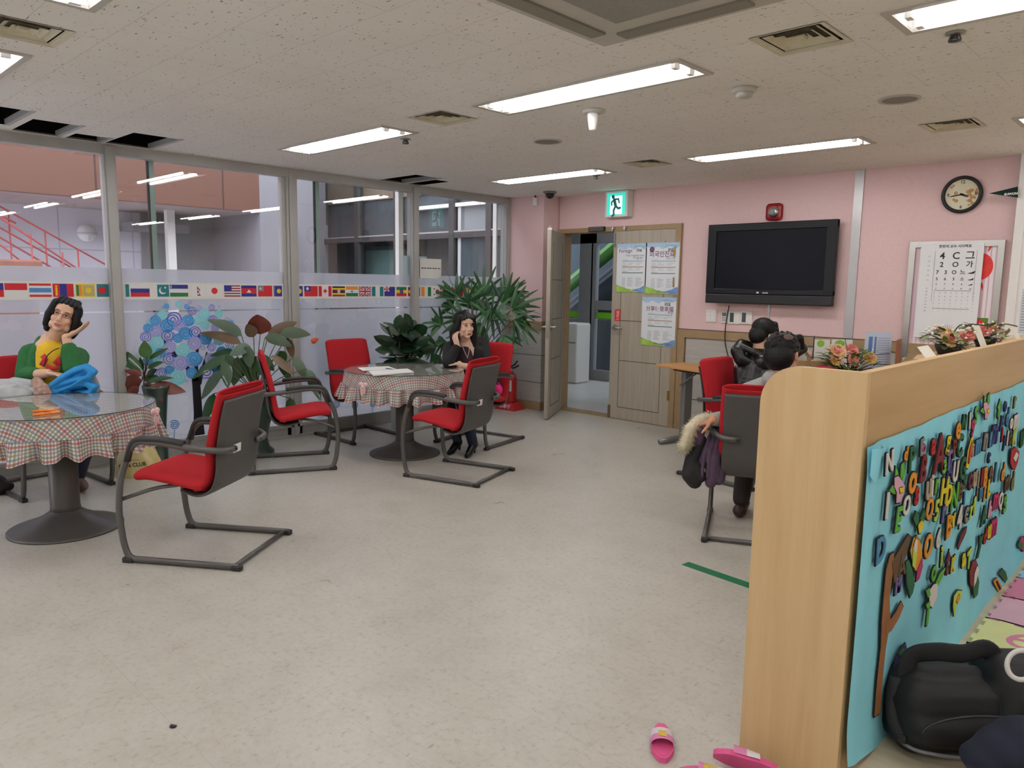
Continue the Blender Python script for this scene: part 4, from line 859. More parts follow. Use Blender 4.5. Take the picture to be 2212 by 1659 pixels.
strips = [(1, 'white strip of printed flags across the leftmost window pane', [((-40, 8), f_ph), ((10, 59), f_id), ((63, 111), f_th), ((114, 159), f_mn), ((163, 205), f_lk), ((209, 242), f_bd)]),
          (2, 'white strip of printed flags across the pane with the blue tree', [((271, 279), [(RR, 0, 0, 1, 1, 't')]), ((282, 323), f_ru), ((336, 365), f_pk), ((367, 406), f_uz), ((414, 442), f_np), ((446, 480), f_jp), ((484, 519), f_us), ((521, 554), f_kh), ((557, 588), f_mm), ((591, 609), f_kz)]),
          (3, 'white strip of printed flags across the pane behind the empty chair', [((643, 654), [(RR, 0, 0, 1, 1, 'b'), (DD, .2, .5, .25, 'y')]), ((657, 686), f_tw), ((688, 716), f_ca), ((718, 745), f_ug), ((747, 773), f_in), ((775, 801), f_gb), ((803, 828), f_ng), ((830, 853), f_nz), ((856, 878), f_et), ((881, 888), [(RR, 0, 0, 1, 1, 'm'), (DD, .8, .5, .2, 'y')])]),
          (4, 'white strip of printed flags behind the lady palm', [((902, 907), [(RR, 0, 0, 1, 1, 'm')]), ((910, 931), f_ci), ((934, 955), f_kr), ((957, 980), f_cn), ((982, 1000), f_vn), ((1003, 1018), f_in), ((1021, 1038), f_cn), ((1040, 1060), f_th), ((1062, 1080), f_kz)])]
for i, lab, fs_ in strips:
    ya, yb = MULL[i-1][1]+.001, MULL[i][0]-.001
    if i == 1: ya = .2
    t = thing('flag_strip', lab, 'flag strip', (WF, (ya+yb)/2, ZB), 0, 'flag strips on the windows')
    b = MB(); b.span((WF-.0015, ya, ZB-.018), (WF+.001, yb, ZT+.014)); b.build('backing', M_paper, t, True)
    for (pa, pb), sp in fs_:
        y0, y1 = max(ya, on(pa, 628, 0, WF).y), min(yb, on(pb, 628, 0, WF).y); o = flag(t, y0, y1, ZB+.004, ZT-.002, sp); o.data.transform(XF[t.name].inverted())
# notices on the pane
p = gp(929, 580); t = thing('window_notice', 'white paper notice with one line of print taped on the right window', 'notice', (WF, p.y, p.z)); a, c = gp(907, 558), gp(953, 602)
b = MB(); b.span((WF-.001, a.y, c.z), (WF+.001, c.y, a.z)); b.build('sheet', M_paper, t, True); b = MB()
for k in range(7): yk = a.y+(c.y-a.y)*(.06+.13*k); b.span((WF+.001, yk, p.z-.003), (WF+.0016, yk+(c.y-a.y)*(.09 if k % 2 else .11), p.z+.007))
b.build('lettering', M_black, t, True)
a, c = on(870, 552, 0, GX-.02), on(922, 592, 0, GX-.02); t = thing('outside_notice', 'pale blue paper taped on the outside of the window behind the mullion', 'notice', (GX-.02, (a.y+c.y)/2, a.z)); b = MB(); b.span((GX-.021, a.y, c.z-.03), (GX-.019, c.y, a.z)); b.build('sheet', mat('bluish_paper', (200, 222, 230), .8, var=.02), t, True)
# blue tree decal
DCOL = [mat('decal_indigo', (40, 58, 200), .5, var=0), mat('decal_sky', (66, 150, 222), .5, var=0), mat('decal_aqua', (128, 222, 236), .5, var=0), mat('decal_lilac', (160, 164, 234), .5, var=0)]
p = gp(425, 930); t = thing('tree_decal', 'blue swirl-leaved tree decal on the second window pane', 'window decal', (WF, p.y, p.z))
sw = [(375,691,22,0),(385,658,9,2),(411,654,6,0),(404,663,8,1),(444,656,6,2),(457,664,9,0),(473,662,4,0),(360,661,8,1),(351,664,4,0),(337,676,7,0),(351,680,14,2),(415,672,13,0),(430,664,8,3),(442,678,16,2),(472,678,12,2),(335,693,15,1),(321,694,6,2),(362,703,20,1),(407,692,17,1),(427,692,12,2),(460,690,12,0),(443,702,13,2),(491,690,8,0),(500,697,8,1),(478,698,10,2),(386,704,17,3),(320,708,13,1),(337,715,16,3),(465,708,12,3),(401,721,19,1),(422,717,17,0),(315,728,15,0),(363,725,18,0),(384,731,14,1),(444,731,18,1),(340,741,19,2),(419,742,20,3),(366,750,17,3),(394,757,20,2),(473,733,18,2),(493,716,14,3),(504,727,12,1),(497,744,13,0),(457,750,13,0),(438,752,8,0),(346,763,15,1),(365,775,17,0),(328,772,20,2),(420,775,22,1),(390,783,22,3),(456,775,18,3),(478,760,15,1),(366,798,13,1),(348,806,15,0),(385,815,22,2),(413,806,16,1),(445,803,22,0),(465,795,12,1),(403,823,5,0),(442,818,6,3),(318,780,14,1),(330,752,10,2),(500,760,12,2),(486,790,13,2)]
rnd = random.Random(2)
for k, (px, py, r, ci) in enumerate(sw):
    c = gp(px, py); rr = .76*(gp(px, py-r)-gp(px, py)).length; b = MB(); x = .0009+.00002*k; turns = 2.6 if r > 8 else 1.6; w = rr*(.12 if ci == 0 else .19); n = 40; pr_ = None
    if ci in (1, 2, 3) and r > 7: b.quad([(WF+.0002+.000008*k, c.y+rr*.93*math.cos(2*PI*q/20), c.z+rr*.93*math.sin(2*PI*q/20)) for q in range(20)], 1)
    ph = rnd.random()*6; vs = []
    for q in range(n+1):
        f = q/n; rad = rr*(.16+.80*min(1, f*1.25)); an = ph+2*PI*turns*f; wob = 1+.05*math.sin(an*1.7); d = Vector((0, math.cos(an), math.sin(an))); vs += [Vector((WF+x, c.y, c.z))+d*(rad*wob-w/2), Vector((WF+x, c.y, c.z))+d*(rad*wob+w/2)]
    b.add(vs, [(2*q, 2*q+2, 2*q+3, 2*q+1) for q in range(n)]); mm = DCOL[ci]
    b.build('swirl', [mm, mat('decal_fill_%d' % ci, [(60, 76, 190), (110, 180, 232), (172, 226, 236), (190, 194, 234)][ci], .6, var=.02)], t, True)
b = MB()
def stroke(pts, ws):
    vs = []
    for i, (q, w) in enumerate(zip(pts, ws)):
        a, c = gp(*pts[max(0, i-1)]), gp(*pts[min(len(pts)-1, i+1)]); d = (c-a).normalized(); nn = X.cross(d); p_ = gp(*q)+Vector((.0004, 0, 0)); vs += [p_-nn*w/2, p_+nn*w/2]
    b.add(vs, [(2*i, 2*i+2, 2*i+3, 2*i+1) for i in range(len(pts)-1)])
stroke([(430, 940), (428, 890), (424, 830), (421, 815)], [.10, .075, .07, .06]); stroke([(424, 822), (405, 795), (380, 768), (352, 735)], [.05, .035, .03, .02]); stroke([(424, 822), (424, 780), (427, 745), (430, 722)], [.04, .03, .025, .015]); stroke([(430, 830), (438, 795), (447, 760)], [.04, .028, .01]); stroke([(395, 782), (372, 766)], [.02, .02]); stroke([(416, 812), (408, 806)], [.04, .02])
b.build('trunk', mat('decal_black', (26, 24, 34), .5, var=0), t, True)
# small swirl flowers at the foot of the panes
for (px, py, hgt, lab) in ((727, 873, 42, 'pale blue swirl flower decal below the empty chair, left one'), (766, 876, 40, 'pale blue swirl flower decal below the empty chair, middle one'), (805, 872, 40, 'pale blue swirl flower decal left of the white pot'), (377, 918, 40, 'pale blue swirl flower decal at the foot of the blue tree')):
    c = gp(px, py); t = thing('flower_decal', lab, 'window decal', (WF, c.y, c.z), 0, 'swirl flower decals'); b = MB(); rr = .042; vs = []
    for q in range(41): f = q/40; an = 2*PI*2.4*f; d = Vector((0, math.cos(an), math.sin(an))); ra = rr*(.15+.85*f); vs += [Vector((WF+.0006, c.y, c.z))+d*(ra-.004), Vector((WF+.0006, c.y, c.z))+d*(ra+.004)]
    b.add(vs, [(2*q, 2*q+2, 2*q+3, 2*q+1) for q in range(40)]); b.build('swirl', DCOL[1], t, True); b = MB(); e = gp(px-2, py+hgt); b.quad([(WF+.0005, c.y-.003, c.z-rr), (WF+.0005, c.y+.003, c.z-rr), (WF+.0005, e.y+.003, e.z), (WF+.0005, e.y-.003, e.z)]); b.build('stem', DCOL[1], t, True)
# orange paper tied to the back of the empty chair
p = at(678, 736, (-6.28, 3.86, .8)); t = thing('orange_tassel', 'crumpled orange paper stuck to the corner of the empty chair back', 'tassel', p); b = MB(); b.ell((0, 0, 0), (.02, .03, .03), 0, None, 7, 5); b.ell((0, .025, .012), (.015, .025, .02), 0, None, 6, 5); b.build('paper', mat('orange_paper', (226, 110, 70), .8, var=.1, scale=40), t)

# ================================================================== FIRE EXTINGUISHER
p = fl(1103, 883); t = thing('fire_extinguisher', 'red fire extinguisher on a red floor stand beside the pier', 'fire extinguisher', (p.x, p.y, 0), .1)
M_ext = mat('extinguisher_red', (196, 22, 28), .3, var=.04, coat=.5)
MB().lathe([(.0, .075), (.066, .08), (.07, .10), (.07, .36), (.055, .41), (.025, .44), (.02, .455)], 28).build('cylinder', M_ext, t)
b = MB(); b.add([(-.15,-.13,0),(.15,-.13,0),(.15,.09,0),(-.15,.09,0),(-.085,-.08,.085),(.085,-.08,.085),(.085,.08,.085),(-.085,.08,.085)], [(3,2,1,0),(4,5,6,7),(0,1,5,4),(1,2,6,5),(2,3,7,6),(3,0,4,7)]); b.build('stand', M_ext, t)
b = MB(); b.cyl((0, 0, .45), (0, 0, .49), .018, 14); b.build('valve', M_chrome, t)
b = MB(); b.tube([(-.02, 0, .485), (.06, 0, .50), (.11, 0, .53)], .01, 8); b.build('handle', M_black, t); b = MB(); b.tube([(-.02, 0, .50), (.05, 0, .535), (.09, 0, .58)], .01, 8); b.build('lever', M_black, t)
b = MB(); b.tube(arcpts([(-.015, 0, .47), (-.09, 0, .45), (-.085, 0, .20), (-.08, .02, .10)], .05), .01, 8); b.build('hose', M_black, t)
b = MB(); b.sheet(10, 1, lambda u, v: Vector((.0712*math.cos(-PI/2-.75+1.5*u), .0712*math.sin(-PI/2-.75+1.5*u), .22+.13*v))); b.build('label', M_paper, t)
b = MB(); put_text(b, '소화기', (0, -.118, .042), (1, 0, 0), Vector((0, .07, .085)).normalized(), .055, 0, 0, .0015); b.build('lettering', M_white, t)
# ================================================================== THINGS ON THE BACK WALL
def bw(px, py, off=0.0): return on(px, py, 1, BY-off)
# television
a, c = bw(1531, 497, .12), bw(1797, 667, .12); a.z = 2.075; c.z = 1.325; W_, H_ = c.x-a.x, a.z-c.z
t = thing('television', 'large black flat television mounted on the pink wall', 'television', ((a.x+c.x)/2, BY-.08, (a.z+c.z)/2))
M_gloss = mat('gloss_black', (10, 10, 12), .3, var=0, spec=.25)
b = MB(); w, h = W_/2, H_/2
b.box((0, -.02, h-.035), (W_, .05, .07), 0, None, .006); b.box((0, -.02, -h+.115), (W_, .05, .05), 0, None, .006); b.box((-w+.045, -.02, .045), (.09, .049, H_-.09), 0, None, .004); b.box((w-.045, -.02, .045), (.09, .049, H_-.09), 0, None, .004); b.box((0, .03, 0), (W_-.06, .06, H_-.08)); b.build('bezel', M_gloss, t)
b = MB(); b.span((-w+.085, -.035, -h+.135), (w-.085, -.02, h-.065)); b.build('screen', mat('dark_screen', (12, 15, 22), .3, var=0, spec=.12), t)
b = MB(); b.box((0, -.02, -h+.045), (W_, .055, .09), 0, None, .01); b.build('speaker_bar', M_black, t)
b = MB(); b.box((-.075, -.046, -h+.108), (.022, .002, .014)); put_text(b, 'esonic', (.0, -.047, -h+.108), X, Z, .022, 0, 0, .0006); b.build('logo', mat('logo_white', (235, 235, 235), .4, var=0), t)
b = MB(); b.span((-.15, .05, -.15), (.15, .085, .15)); b.build('wall_mount', M_black, t)
b = MB(); q = [bw(1575, 660, .05), bw(1568, 700, .03), bw(1566, 735, .03), bw(1573, 770, .03), bw(1582, 800, .03)]; b.tube(smooth_path([tuple(v) for v in q], 5), .005, 6); tag(b.build('power_cable', M_black), 'thin black cable hanging down the wall from the television', 'cable')
p = bw(1660, 676, .01); b = MB(); b.span((p.x-.009, BY-.008, 1.16), (p.x+.009, BY+.001, 1.36)); tag(b.build('cable_conduit', mat('strip_metal', (178, 176, 174), .35, .5)), 'short grey cable channel below the television', 'conduit')
# fire alarm
p = bw(1673, 458, .02); t = thing('fire_alarm', 'red square fire alarm with a chrome dome above the television', 'fire alarm', (p.x, BY, p.z)); MB().box((0, -.02, 0), (.155, .04, .155), 0, None, .03).build('case', mat('alarm_red', (158, 22, 30), .4, var=.02), t)
R_ = Matrix.Rotation(PI/2, 3, 'X'); MB().lathe([(.052, .04), (.05, .05), (.036, .058), (.03, .064), (0, .066)], 28, 0, (0, 0, 0), R_).build('ring', M_chrome, t); MB().ell((0, -.06, 0), (.026, .022, .034)).build('lens', mat('lens_grey', (150, 150, 150), .15, var=0), t)
# switches and panels
t = thing('light_switch', 'white four-button light switch on the wall below the television', 'switch', (bw(1537, 682).x, BY, bw(1537, 682).z)); MB().box((0, -.006, 0), (.12, .012, .125), 0, None, .004).build('plate', M_paper, t)
for i in (-1, 1):
    for j in (-1, 1): MB().box((i*.026, -.0135, j*.026), (.044, .005, .044), 0, None, .0015).build('button', M_white, t)
t = thing('thermostat', 'small white thermostat with dark display beside the four-button switch', 'thermostat', (bw(1566, 685).x, BY, bw(1566, 685).z)); MB().box((0, -.008, 0), (.07, .016, .115), 0, None, .004).build('case', M_paper, t); MB().span((-.024, -.0175, .01), (.024, -.016, .045)).build('display', mat('lcd_grey', (96, 104, 100), .3, var=0), t)
for k in range(3): MB().span((-.024, -.0175, -.04+.016*k), (.024, -.016, -.031+.016*k)).build('button', mat('grey_button', (150, 152, 150), .5, var=0), t)
for px, lab in ((1587, 'white wall control panel with tall dark display next to the thermostat'), (1613, 'white wall control panel with tall dark display, rightmost of the row')):
    p = bw(px, 686); t = thing('control_panel', lab, 'control panel', (p.x, BY, p.z), 0, 'wall control panels'); MB().box((0, -.008, 0), (.125, .016, .125), 0, None, .005).build('case', M_paper, t); MB().span((-.042, -.0175, -.045), (-.002, -.016, .045)).build('display', mat('lcd_dark', (62, 74, 70), .25, var=0), t)
# exit sign
a, c = on(1310, 416, 1, BY-.10), on(1352, 470, 1, BY-.10); w, h = (c.x-a.x)/2, .128; p = (a+c)/2; p.z = a.z-.128
t = thing('exit_sign', 'lit green running-man exit sign above the doorway', 'exit sign', (p.x, BY-.05, p.z)); MB().box((0, 0, 0), (2*w+.03, .10, 2*h+.02), 0, None, .006).build('housing', M_paper, t)
b = MB(); b.span((-w+.015, -.054, -h+.015), (w-.015, -.0505, h-.015)); b.build('panel', mat('exit_green', (40, 190, 170), .4, var=0, emit=(60, 216, 196), es=.8), t)
b = MB(); b.span((-w*.55, -.0565, -h+.02), (w*.62, -.0545, h-.045)); b.build('doorway_symbol', mat('exit_white', (230, 255, 255), .4, var=0, emit=(220, 255, 255), es=.9), t)
b = MB()
def limb(pts, r):
    for q0, q1 in zip(pts, pts[1:]): b.cap((q0[0], -.0575, q0[1]), (q1[0], -.0575, q1[1]), r, r, 8)
b.ell((-.035, -.0575, .075), (.02, .003, .02)); limb([(-.02, .045), (.0, -.02)], .018); limb([(-.02, .045), (.035, .05), (.045, .01)], .009); limb([(-.02, .045), (-.055, .02), (-.05, -.01)], .009); limb([(.0, -.02), (.035, -.05), (.06, -.045)], .012); limb([(.0, -.02), (-.025, -.07), (-.02, -.11), (-.04, -.125)], .012)
for i, v in enumerate(b.v): b.v[i] = (v[0], -.0585+(v[1]+.0575)*.08, v[2])
b.build('running_figure', mat('exit_dark_green', (20, 120, 110), .5, var=0), t)
# clock
p = bw(2077, 420, .03); R = .143; t = thing('wall_clock', 'round black-rimmed wall clock with a floral cream face', 'clock', (p.x, BY, p.z)); Rx = Matrix.Rotation(PI/2, 3, 'X')
MB().lathe([(R, 0), (R, .03), (R-.012, .042), (R-.024, .036), (R-.027, .02)], 48, 0, (0,0,0), Rx).build('rim', M_black, t); MB().lathe([(R-.02, .018), (0, .018)], 40, 0, (0,0,0), Rx).build('face', mat('clock_cream', (222, 216, 186), .5, var=.03), t)
b = MB()
for s_, q in (('12', 90), ('3', 0), ('6', -90), ('9', 180)): put_text(b, s_, (.095*math.cos(math.radians(q)), -.0195, .095*math.sin(math.radians(q))), X, Z, .034, 0, 0, .0008)
b.build('numerals', mat('clock_grey', (70, 66, 58), .6, var=0), t)
b = MB(); rnd = random.Random(3)
for k in range(26):
    q = rnd.uniform(-1.1, .55) if k < 20 else rnd.uniform(2.2, 4.2); rr = rnd.uniform(.04, .105); cx, cz = rr*math.cos(q), rr*math.sin(q); n = rnd.choice((5, 6)); r = rnd.uniform(.004, .009)
    for j in range(n): b.ell((cx+r*math.cos(6.28*j/n), -.0188, cz+r*math.sin(6.28*j/n)), (r*.6, .0006, r*.6), 0, None, 6, 4)
b.build('flower_print', mat('clock_flower', (196, 140, 76), .7, var=.2, scale=60), t)
b = MB()
for q, L, w in ((188, .095, .005), (-22, .055, .008)):
    d = Vector((math.cos(math.radians(q)), 0, math.sin(math.radians(q)))); n = Vector((-d.z, 0, d.x)); o = Vector((0, -.0215, 0)); b.quad([o-d*.015-n*w, o+d*L*.7-n*w, o+d*L, o+d*L*.7+n*w, o-d*.015+n*w])
b.lathe([(.008, 0.0215), (0, .024)], 14, 0, (0,0,0), Rx); b.build('hands', M_black, t)
# pennant
q = [bw(2136, 418, .14), bw(2199, 403, .14), bw(2199, 427, .14)]; c = sum(q, Vector())/3; t = thing('pennant', 'dark green triangular felt pennant beside the wall clock', 'pennant', c); b = MB(); b.prism([((v-c).x, (v-c).z) for v in (q[0], q[2], q[1])], (0, 0, 0), X, Z, .004); b.build('cloth', mat('pennant_green', (16, 44, 38), .9, var=.05), t); b = MB(); put_text(b, 'SUWON', (.02, -.0052, -.012), (1, 0, .03), Z, .022, 0, 0, .001); b.build('lettering', M_white, t)
# framed notice board with eye chart and sun drawing
a, c = bw(1966, 521, .03), bw(2172, 520, .03); x0, x1, z1, z0 = a.x, c.x, 1.868, .60
t = thing('poster_board', 'tall silver-framed board with pink striped paper on the pink wall', 'board', ((x0+x1)/2, BY, z0)); w = (x1-x0)/2; h = z1-z0
b = MB(); fr = .045
b.span((-w, -.03, h-fr), (w, 0, h)); b.span((-w, -.03, 0), (w, 0, fr)); b.span((-w, -.03, fr), (-w+fr, 0, h-fr)); b.span((w-fr, -.03, fr), (w, 0, h-fr)); b.build('frame', M_chrome, t)
g = NT('pink_stripe_paper'); tc = g.n('TexCoord').outputs['Object']; sp = g.n('SeparateXYZ'); g.l(tc, sp.inputs[0]); v = g.math('FRACT', g.math('MULTIPLY', sp.outputs[0], 10.5)); g.l(g.ramp(v, [(0, (232, 200, 210)), (.30, (246, 238, 240)), (.52, (226, 184, 202)), (.62, (246, 238, 240)), (.9, (234, 206, 216))], 'CONSTANT'), g.b.inputs['Base Color'])
b = MB(); b.span((-w+fr, -.012, fr), (w-fr, -.004, h-fr)); b.build('backing', MATS['pink_stripe_paper'], t)
pc = bw(2119, 576, .012)-Vector(t.location); pc.y = -.0145
M_sun = mat('sun_red', (226, 62, 56), .7, var=.08, scale=20)
b = MB(); b.prism([((.082)*math.cos(2*PI*k/28), .102*math.sin(2*PI*k/28)) for k in range(28)], (pc.x, -.0128, pc.z), X, Z, .0012); 
for q in range(12):
    an = 2*PI*q/12+.15; d = Vector((math.cos(an), 0, math.sin(an)*1.15)); n = Vector((-d.z, 0, d.x)).normalized(); o = Vector((pc.x, -.0135, pc.z))
    if (o+d*.165).x > w-fr-.004: continue
    b.quad([o+d*.108-n*.004, o+d*.135-n*.008, o+d*.165, o+d*.135+n*.008, o+d*.108+n*.004])
b.build('sun_drawing', M_sun, t)
b = MB(); pg = bw(2150, 692, .012); b.span((pc.x-.06, -.0135, pg.z-z0-.13), (w-fr-.02, -.0122, pg.z-z0+.015)); b.build('green_card', mat('green_card', (92, 136, 52), .8, var=.1), t)
b = MB(); b.ell((pc.x-.0, -.0136, pg.z-z0-.03), (.06, .0012, .035)); b.build('red_card_print', M_sun, t)
p = bw(1985, 655, .02)-Vector(t.location); b = MB(); b.span((p.x-.012, -.018, p.z-.075), (p.x+.012, -.012, p.z+.075)); b.build('latch', mat('latch_grey', (110, 110, 112), .4, .4, var=.05), t)
# eye chart
a, c = bw(1991, 528, .035), bw(2109, 727, .035); ex0, ex1 = a.x, c.x-.005; ez1, ez0 = 1.852, bw(1985, 728, .035).z; EW, EH = ex1-ex0, ez1-ez0
t = thing('eye_chart', 'white eye test chart with black numbers hung on the striped board', 'eye chart', ((ex0+ex1)/2, BY-.034, ez0))
b = MB(); b.sheet(2, 12, lambda u, v: Vector((-EW/2+EW*u, -.002-.012*(1-v)**3, EH*v))); b.build('sheet', mat('chart_white', (236, 238, 240), .5, var=.01), t)
b = MB()
def ex(u): return -EW/2+EW*u
def yz(v): return -.0035-.012*v**3, EH*(1-v)
def tx(s_, u, v, size, off=.0): y, z = yz(v); put_text(b, s_, (ex(u), y, z), X, Z, size, 0, 0, off)
tx('한천석 교수 시시력표', .55, .035, .026, .0006)
for s_, u in (('4', .36), ('C', .58), ('그', .80)): tx(s_, u, .135, .075, .0012)
for s_, u in (('2', .36), ('O', .58), ('가', .80)): tx(s_, u, .225, .055, .001)
for i, s_ in enumerate('73O느'): tx(s_, .30+.135*i, .305, .042, .0008)
for i, s_ in enumerate('563소'): tx(s_, .30+.135*i, .375, .032, .0005)
for i, s_ in enumerate('5794'): tx(s_, .30+.135*i, .43, .024)
for i, s_ in enumerate('2368'): tx(s_, .30+.135*i, .475, .018)
for r in range(6):
    for i in range(8): tx(random.choice('2345679C'), .28+.09*i, .52+.037*r, .014-.001*r)
for r in range(14): tx('0.%d' % (r % 9+1), .15, .135+.05*r if r < 6 else .435+.034*(r-6)+.04, .012)
for v in (.495, .685): y, z = yz(v); b.span((ex(.27), y-.0006, z-.0012), (ex(.86), y, z+.0012))
for u in (.24, .90): y, z = yz(.5); b.span((ex(u)-.0006, -.0048, EH*.26), (ex(u)+.0006, -.0042, EH*.92))
for k in range(13): q = PI*k/12; y, z = yz(.93); b.quad([(ex(.55)+.02*math.cos(q)-.001, y-.001, z+.02*math.sin(q)), (ex(.55)+.02*math.cos(q)+.001, y-.001, z+.02*math.sin(q)), (ex(.55)+.07*math.cos(q)+.001, y-.001, z+.06*math.sin(q)), (ex(.55)+.07*math.cos(q)-.001, y-.001, z+.06*math.sin(q))])
for v, k in ((.305, 0), (.375, 1), (.43, 2), (.475, 3)): y, z = yz(v); s_ = 1-.2*k; b.quad([(ex(.84)-.028*s_, y, z-.006), (ex(.84), y, z+.0), (ex(.84)+.028*s_, y, z+.014*s_), (ex(.84)+.02*s_, y, z-.008*s_), (ex(.84)-.004, y, z-.012*s_)])
b.build('chart_print', mat('chart_black', (40, 40, 44), .6, var=0), t)
# posters on the closed door leaf
M_pbody = mat('poster_white', (232, 236, 240), .5, var=.02); M_psky = mat('poster_sky', (176, 206, 232), .5, var=.08, scale=10); M_pgrass = mat('poster_grass', (158, 196, 84), .5, var=.25, scale=16); M_pblue = mat('poster_blue', (120, 156, 206), .5, var=.2, scale=20)
M_purple = mat('poster_purple', (130, 84, 120), .6, var=0); M_pgrey = mat('poster_grey', (96, 96, 92), .6, var=0); M_lite = mat('poster_smallprint', (190, 194, 198), .6, var=0)
PY = BY-.03
for (l, tp, r, bt, kind, lab) in ((1334, 523, 1394, 632, 0, 'upper left poster with English heading on the closed door leaf'), (1396, 521, 1464, 636, 1, 'upper right poster with purple Korean heading on the closed door leaf'), (1388, 637, 1457, 750, 2, 'lower poster with Chinese heading on the closed door leaf')):
    a, c = on(l, (tp+4), 1, PY), on(r, bt, 1, PY); pw, phh = (c.x-a.x)/2, (a.z-c.z); t = thing('poster', lab, 'poster', ((a.x+c.x)/2, PY, c.z), 0, 'posters on the door')
    b = MB(); b.span((-pw, -.001, 0), (pw, .0008, phh)); b.build('sheet', M_pbody, t)
    b = MB(); n = 10; b.quad([(-pw, -.0014, phh)]+[(-pw+2*pw*k/n, -.0014, phh*(.90+.03*math.sin(k*1.9+kind))) for k in range(n+1)]+[(pw, -.0014, phh)]); b.build('sky_print', M_psky, t)
    b = MB(); b.quad([(pw, -.0014, 0), (-pw*.1, -.0014, 0)]+[(-pw*.1+pw*1.1*k/6, -.0014, phh*(.03+.12*(k/6)**1.5+.012*math.sin(k*3))) for k in range(7)]); b.build('water_print', M_pblue, t)
    b = MB(); b.quad([(-pw, -.0018, 0), (pw*.45, -.0018, 0)]+[(pw*.45-1.45*pw*k/8, -.0018, phh*(.02+.135*(k/8)**1.2+.01*math.sin(k*2.7))) for k in range(9)]); b.build('grass_print', M_pgrass, t)
    b = MB(); fs = pw*2
    if kind == 0: put_text(b, 'Foreign', (-pw*.42, -.0018, phh*.85), X, Z, fs*.15, 0, 0, .0006); put_text(b, 'Free medical care', (pw*.22, -.0018, phh*.755), X, Z, fs*.085, 0); put_text(b, 'Program', (pw*.45, -.0018, phh*.705), X, Z, fs*.09, 0)
    elif kind == 1: put_text(b, '외국인진료', (-pw*.02, -.0018, phh*.77), X, Z, fs*.165, 0, 0, .001); put_text(b, '프로그램', (pw*.5, -.0018, phh*.69), X, Z, fs*.07, 0); b.lathe([(.03, 0), (.012, .0001)], 16, 0, (-pw*.62, -.0016, phh*.87), Matrix.Rotation(PI/2, 3, 'X'))
    else: put_text(b, '分享便是幸福', (pw*.05, -.0018, phh*.755), X, Z, fs*.135, 0, 0, .0008); put_text(b, '希望', (pw*.68, -.0018, phh*.69), X, Z, fs*.08, 0)
    b.build('heading', M_purple, t)
    b = MB(); put_text(b, 'ina', (pw*.5, -.0018, phh*.865), X, Z, fs*.15, 0, 0, .0012)
    for k in range(8): q = PI*(.12+.76*k/8); q2 = PI*(.12+.76*(k+1)/8); b.quad([(pw*.5+.075*math.cos(q), -.0018, phh*.885+.03*math.sin(q)), (pw*.5+.078*math.cos(q), -.0018, phh*.885+.033*math.sin(q)), (pw*.5+.078*math.cos(q2), -.0018, phh*.885+.033*math.sin(q2)), (pw*.5+.075*math.cos(q2), -.0018, phh*.885+.03*math.sin(q2))])
    b.build('logo', M_pgrey, t)
    for k, (f, mm) in enumerate(((.64, 'rule_teal'), (.52, 'rule_brown'), (.40, 'rule_green'))):
        b = MB(); b.span((-pw*.62, -.0018, phh*f-.004), (pw*.8, -.0014, phh*f+.004)); b.span((-pw*.62, -.0018, phh*f+.010), (-pw*.25, -.0014, phh*f+.014)); b.build('rule', mat(mm, [(150, 184, 190), (176, 140, 112), (96, 124, 100)][k], .6, var=0), t)
    b = MB(); rnd = random.Random(kind)
    for k in range(14):
        z = phh*(.375-.019*k) if k > 3 else phh*(.60-.03*k) if k < 2 else phh*(.49-.03*(k-2))
        for u0, u1 in ((-.62, -.38), (-.25, -.25+rnd.uniform(.2, .45)), (.3, .3+rnd.uniform(.2, .5))): b.span((pw*u0, -.0016, z-.0022), (pw*u1, -.0013, z+.0022))
    b.build('small_print', M_lite, t)
    b = MB(); put_text(b, 'University Hospital' if kind else '의료원', (pw*.3, -.0022, phh*.045), X, Z, fs*.07, 0); b.build('footer', mat('footer_blue', (60, 84, 140), .6, var=0), t)
a, c = on(1328, 668, 1, PY), on(1340, 694, 1, PY); t = thing('door_sticker', 'small red push sticker beside the handle of the closed door leaf', 'sticker', ((a.x+c.x)/2, PY+.004, (a.z+c.z)/2)); w = (c.x-a.x)/2; h = (a.z-c.z)/2; MB().box((0, 0, 0), (2*w, .003, 2*h), 0, None, .0012).build('sheet', mat('sticker_red', (214, 44, 48), .5, var=.02), t)
b = MB(); put_text(b, '제', (0, -.002, h*.4), X, Z, .045); put_text(b, '한', (0, -.002, -h*.2), X, Z, .045); put_text(b, 'LIMIT', (0, -.002, -h*.72), X, Z, .018); b.build('lettering', M_white, t)

# small junction box by the ceiling on the pier
p = on(1158, 436, 1, 6.5); t = thing('junction_box', 'small white box with a short pipe high on the pier beside the dome camera', 'junction box', (p.x, 6.5, p.z)); MB().box((0, -.015, 0), (.06, .03, .09), 0, None, .006).build('case', M_white, t); MB().cyl((0, -.015, .04), (0, -.015, .09), .008, 8).build('pipe', M_black, t)

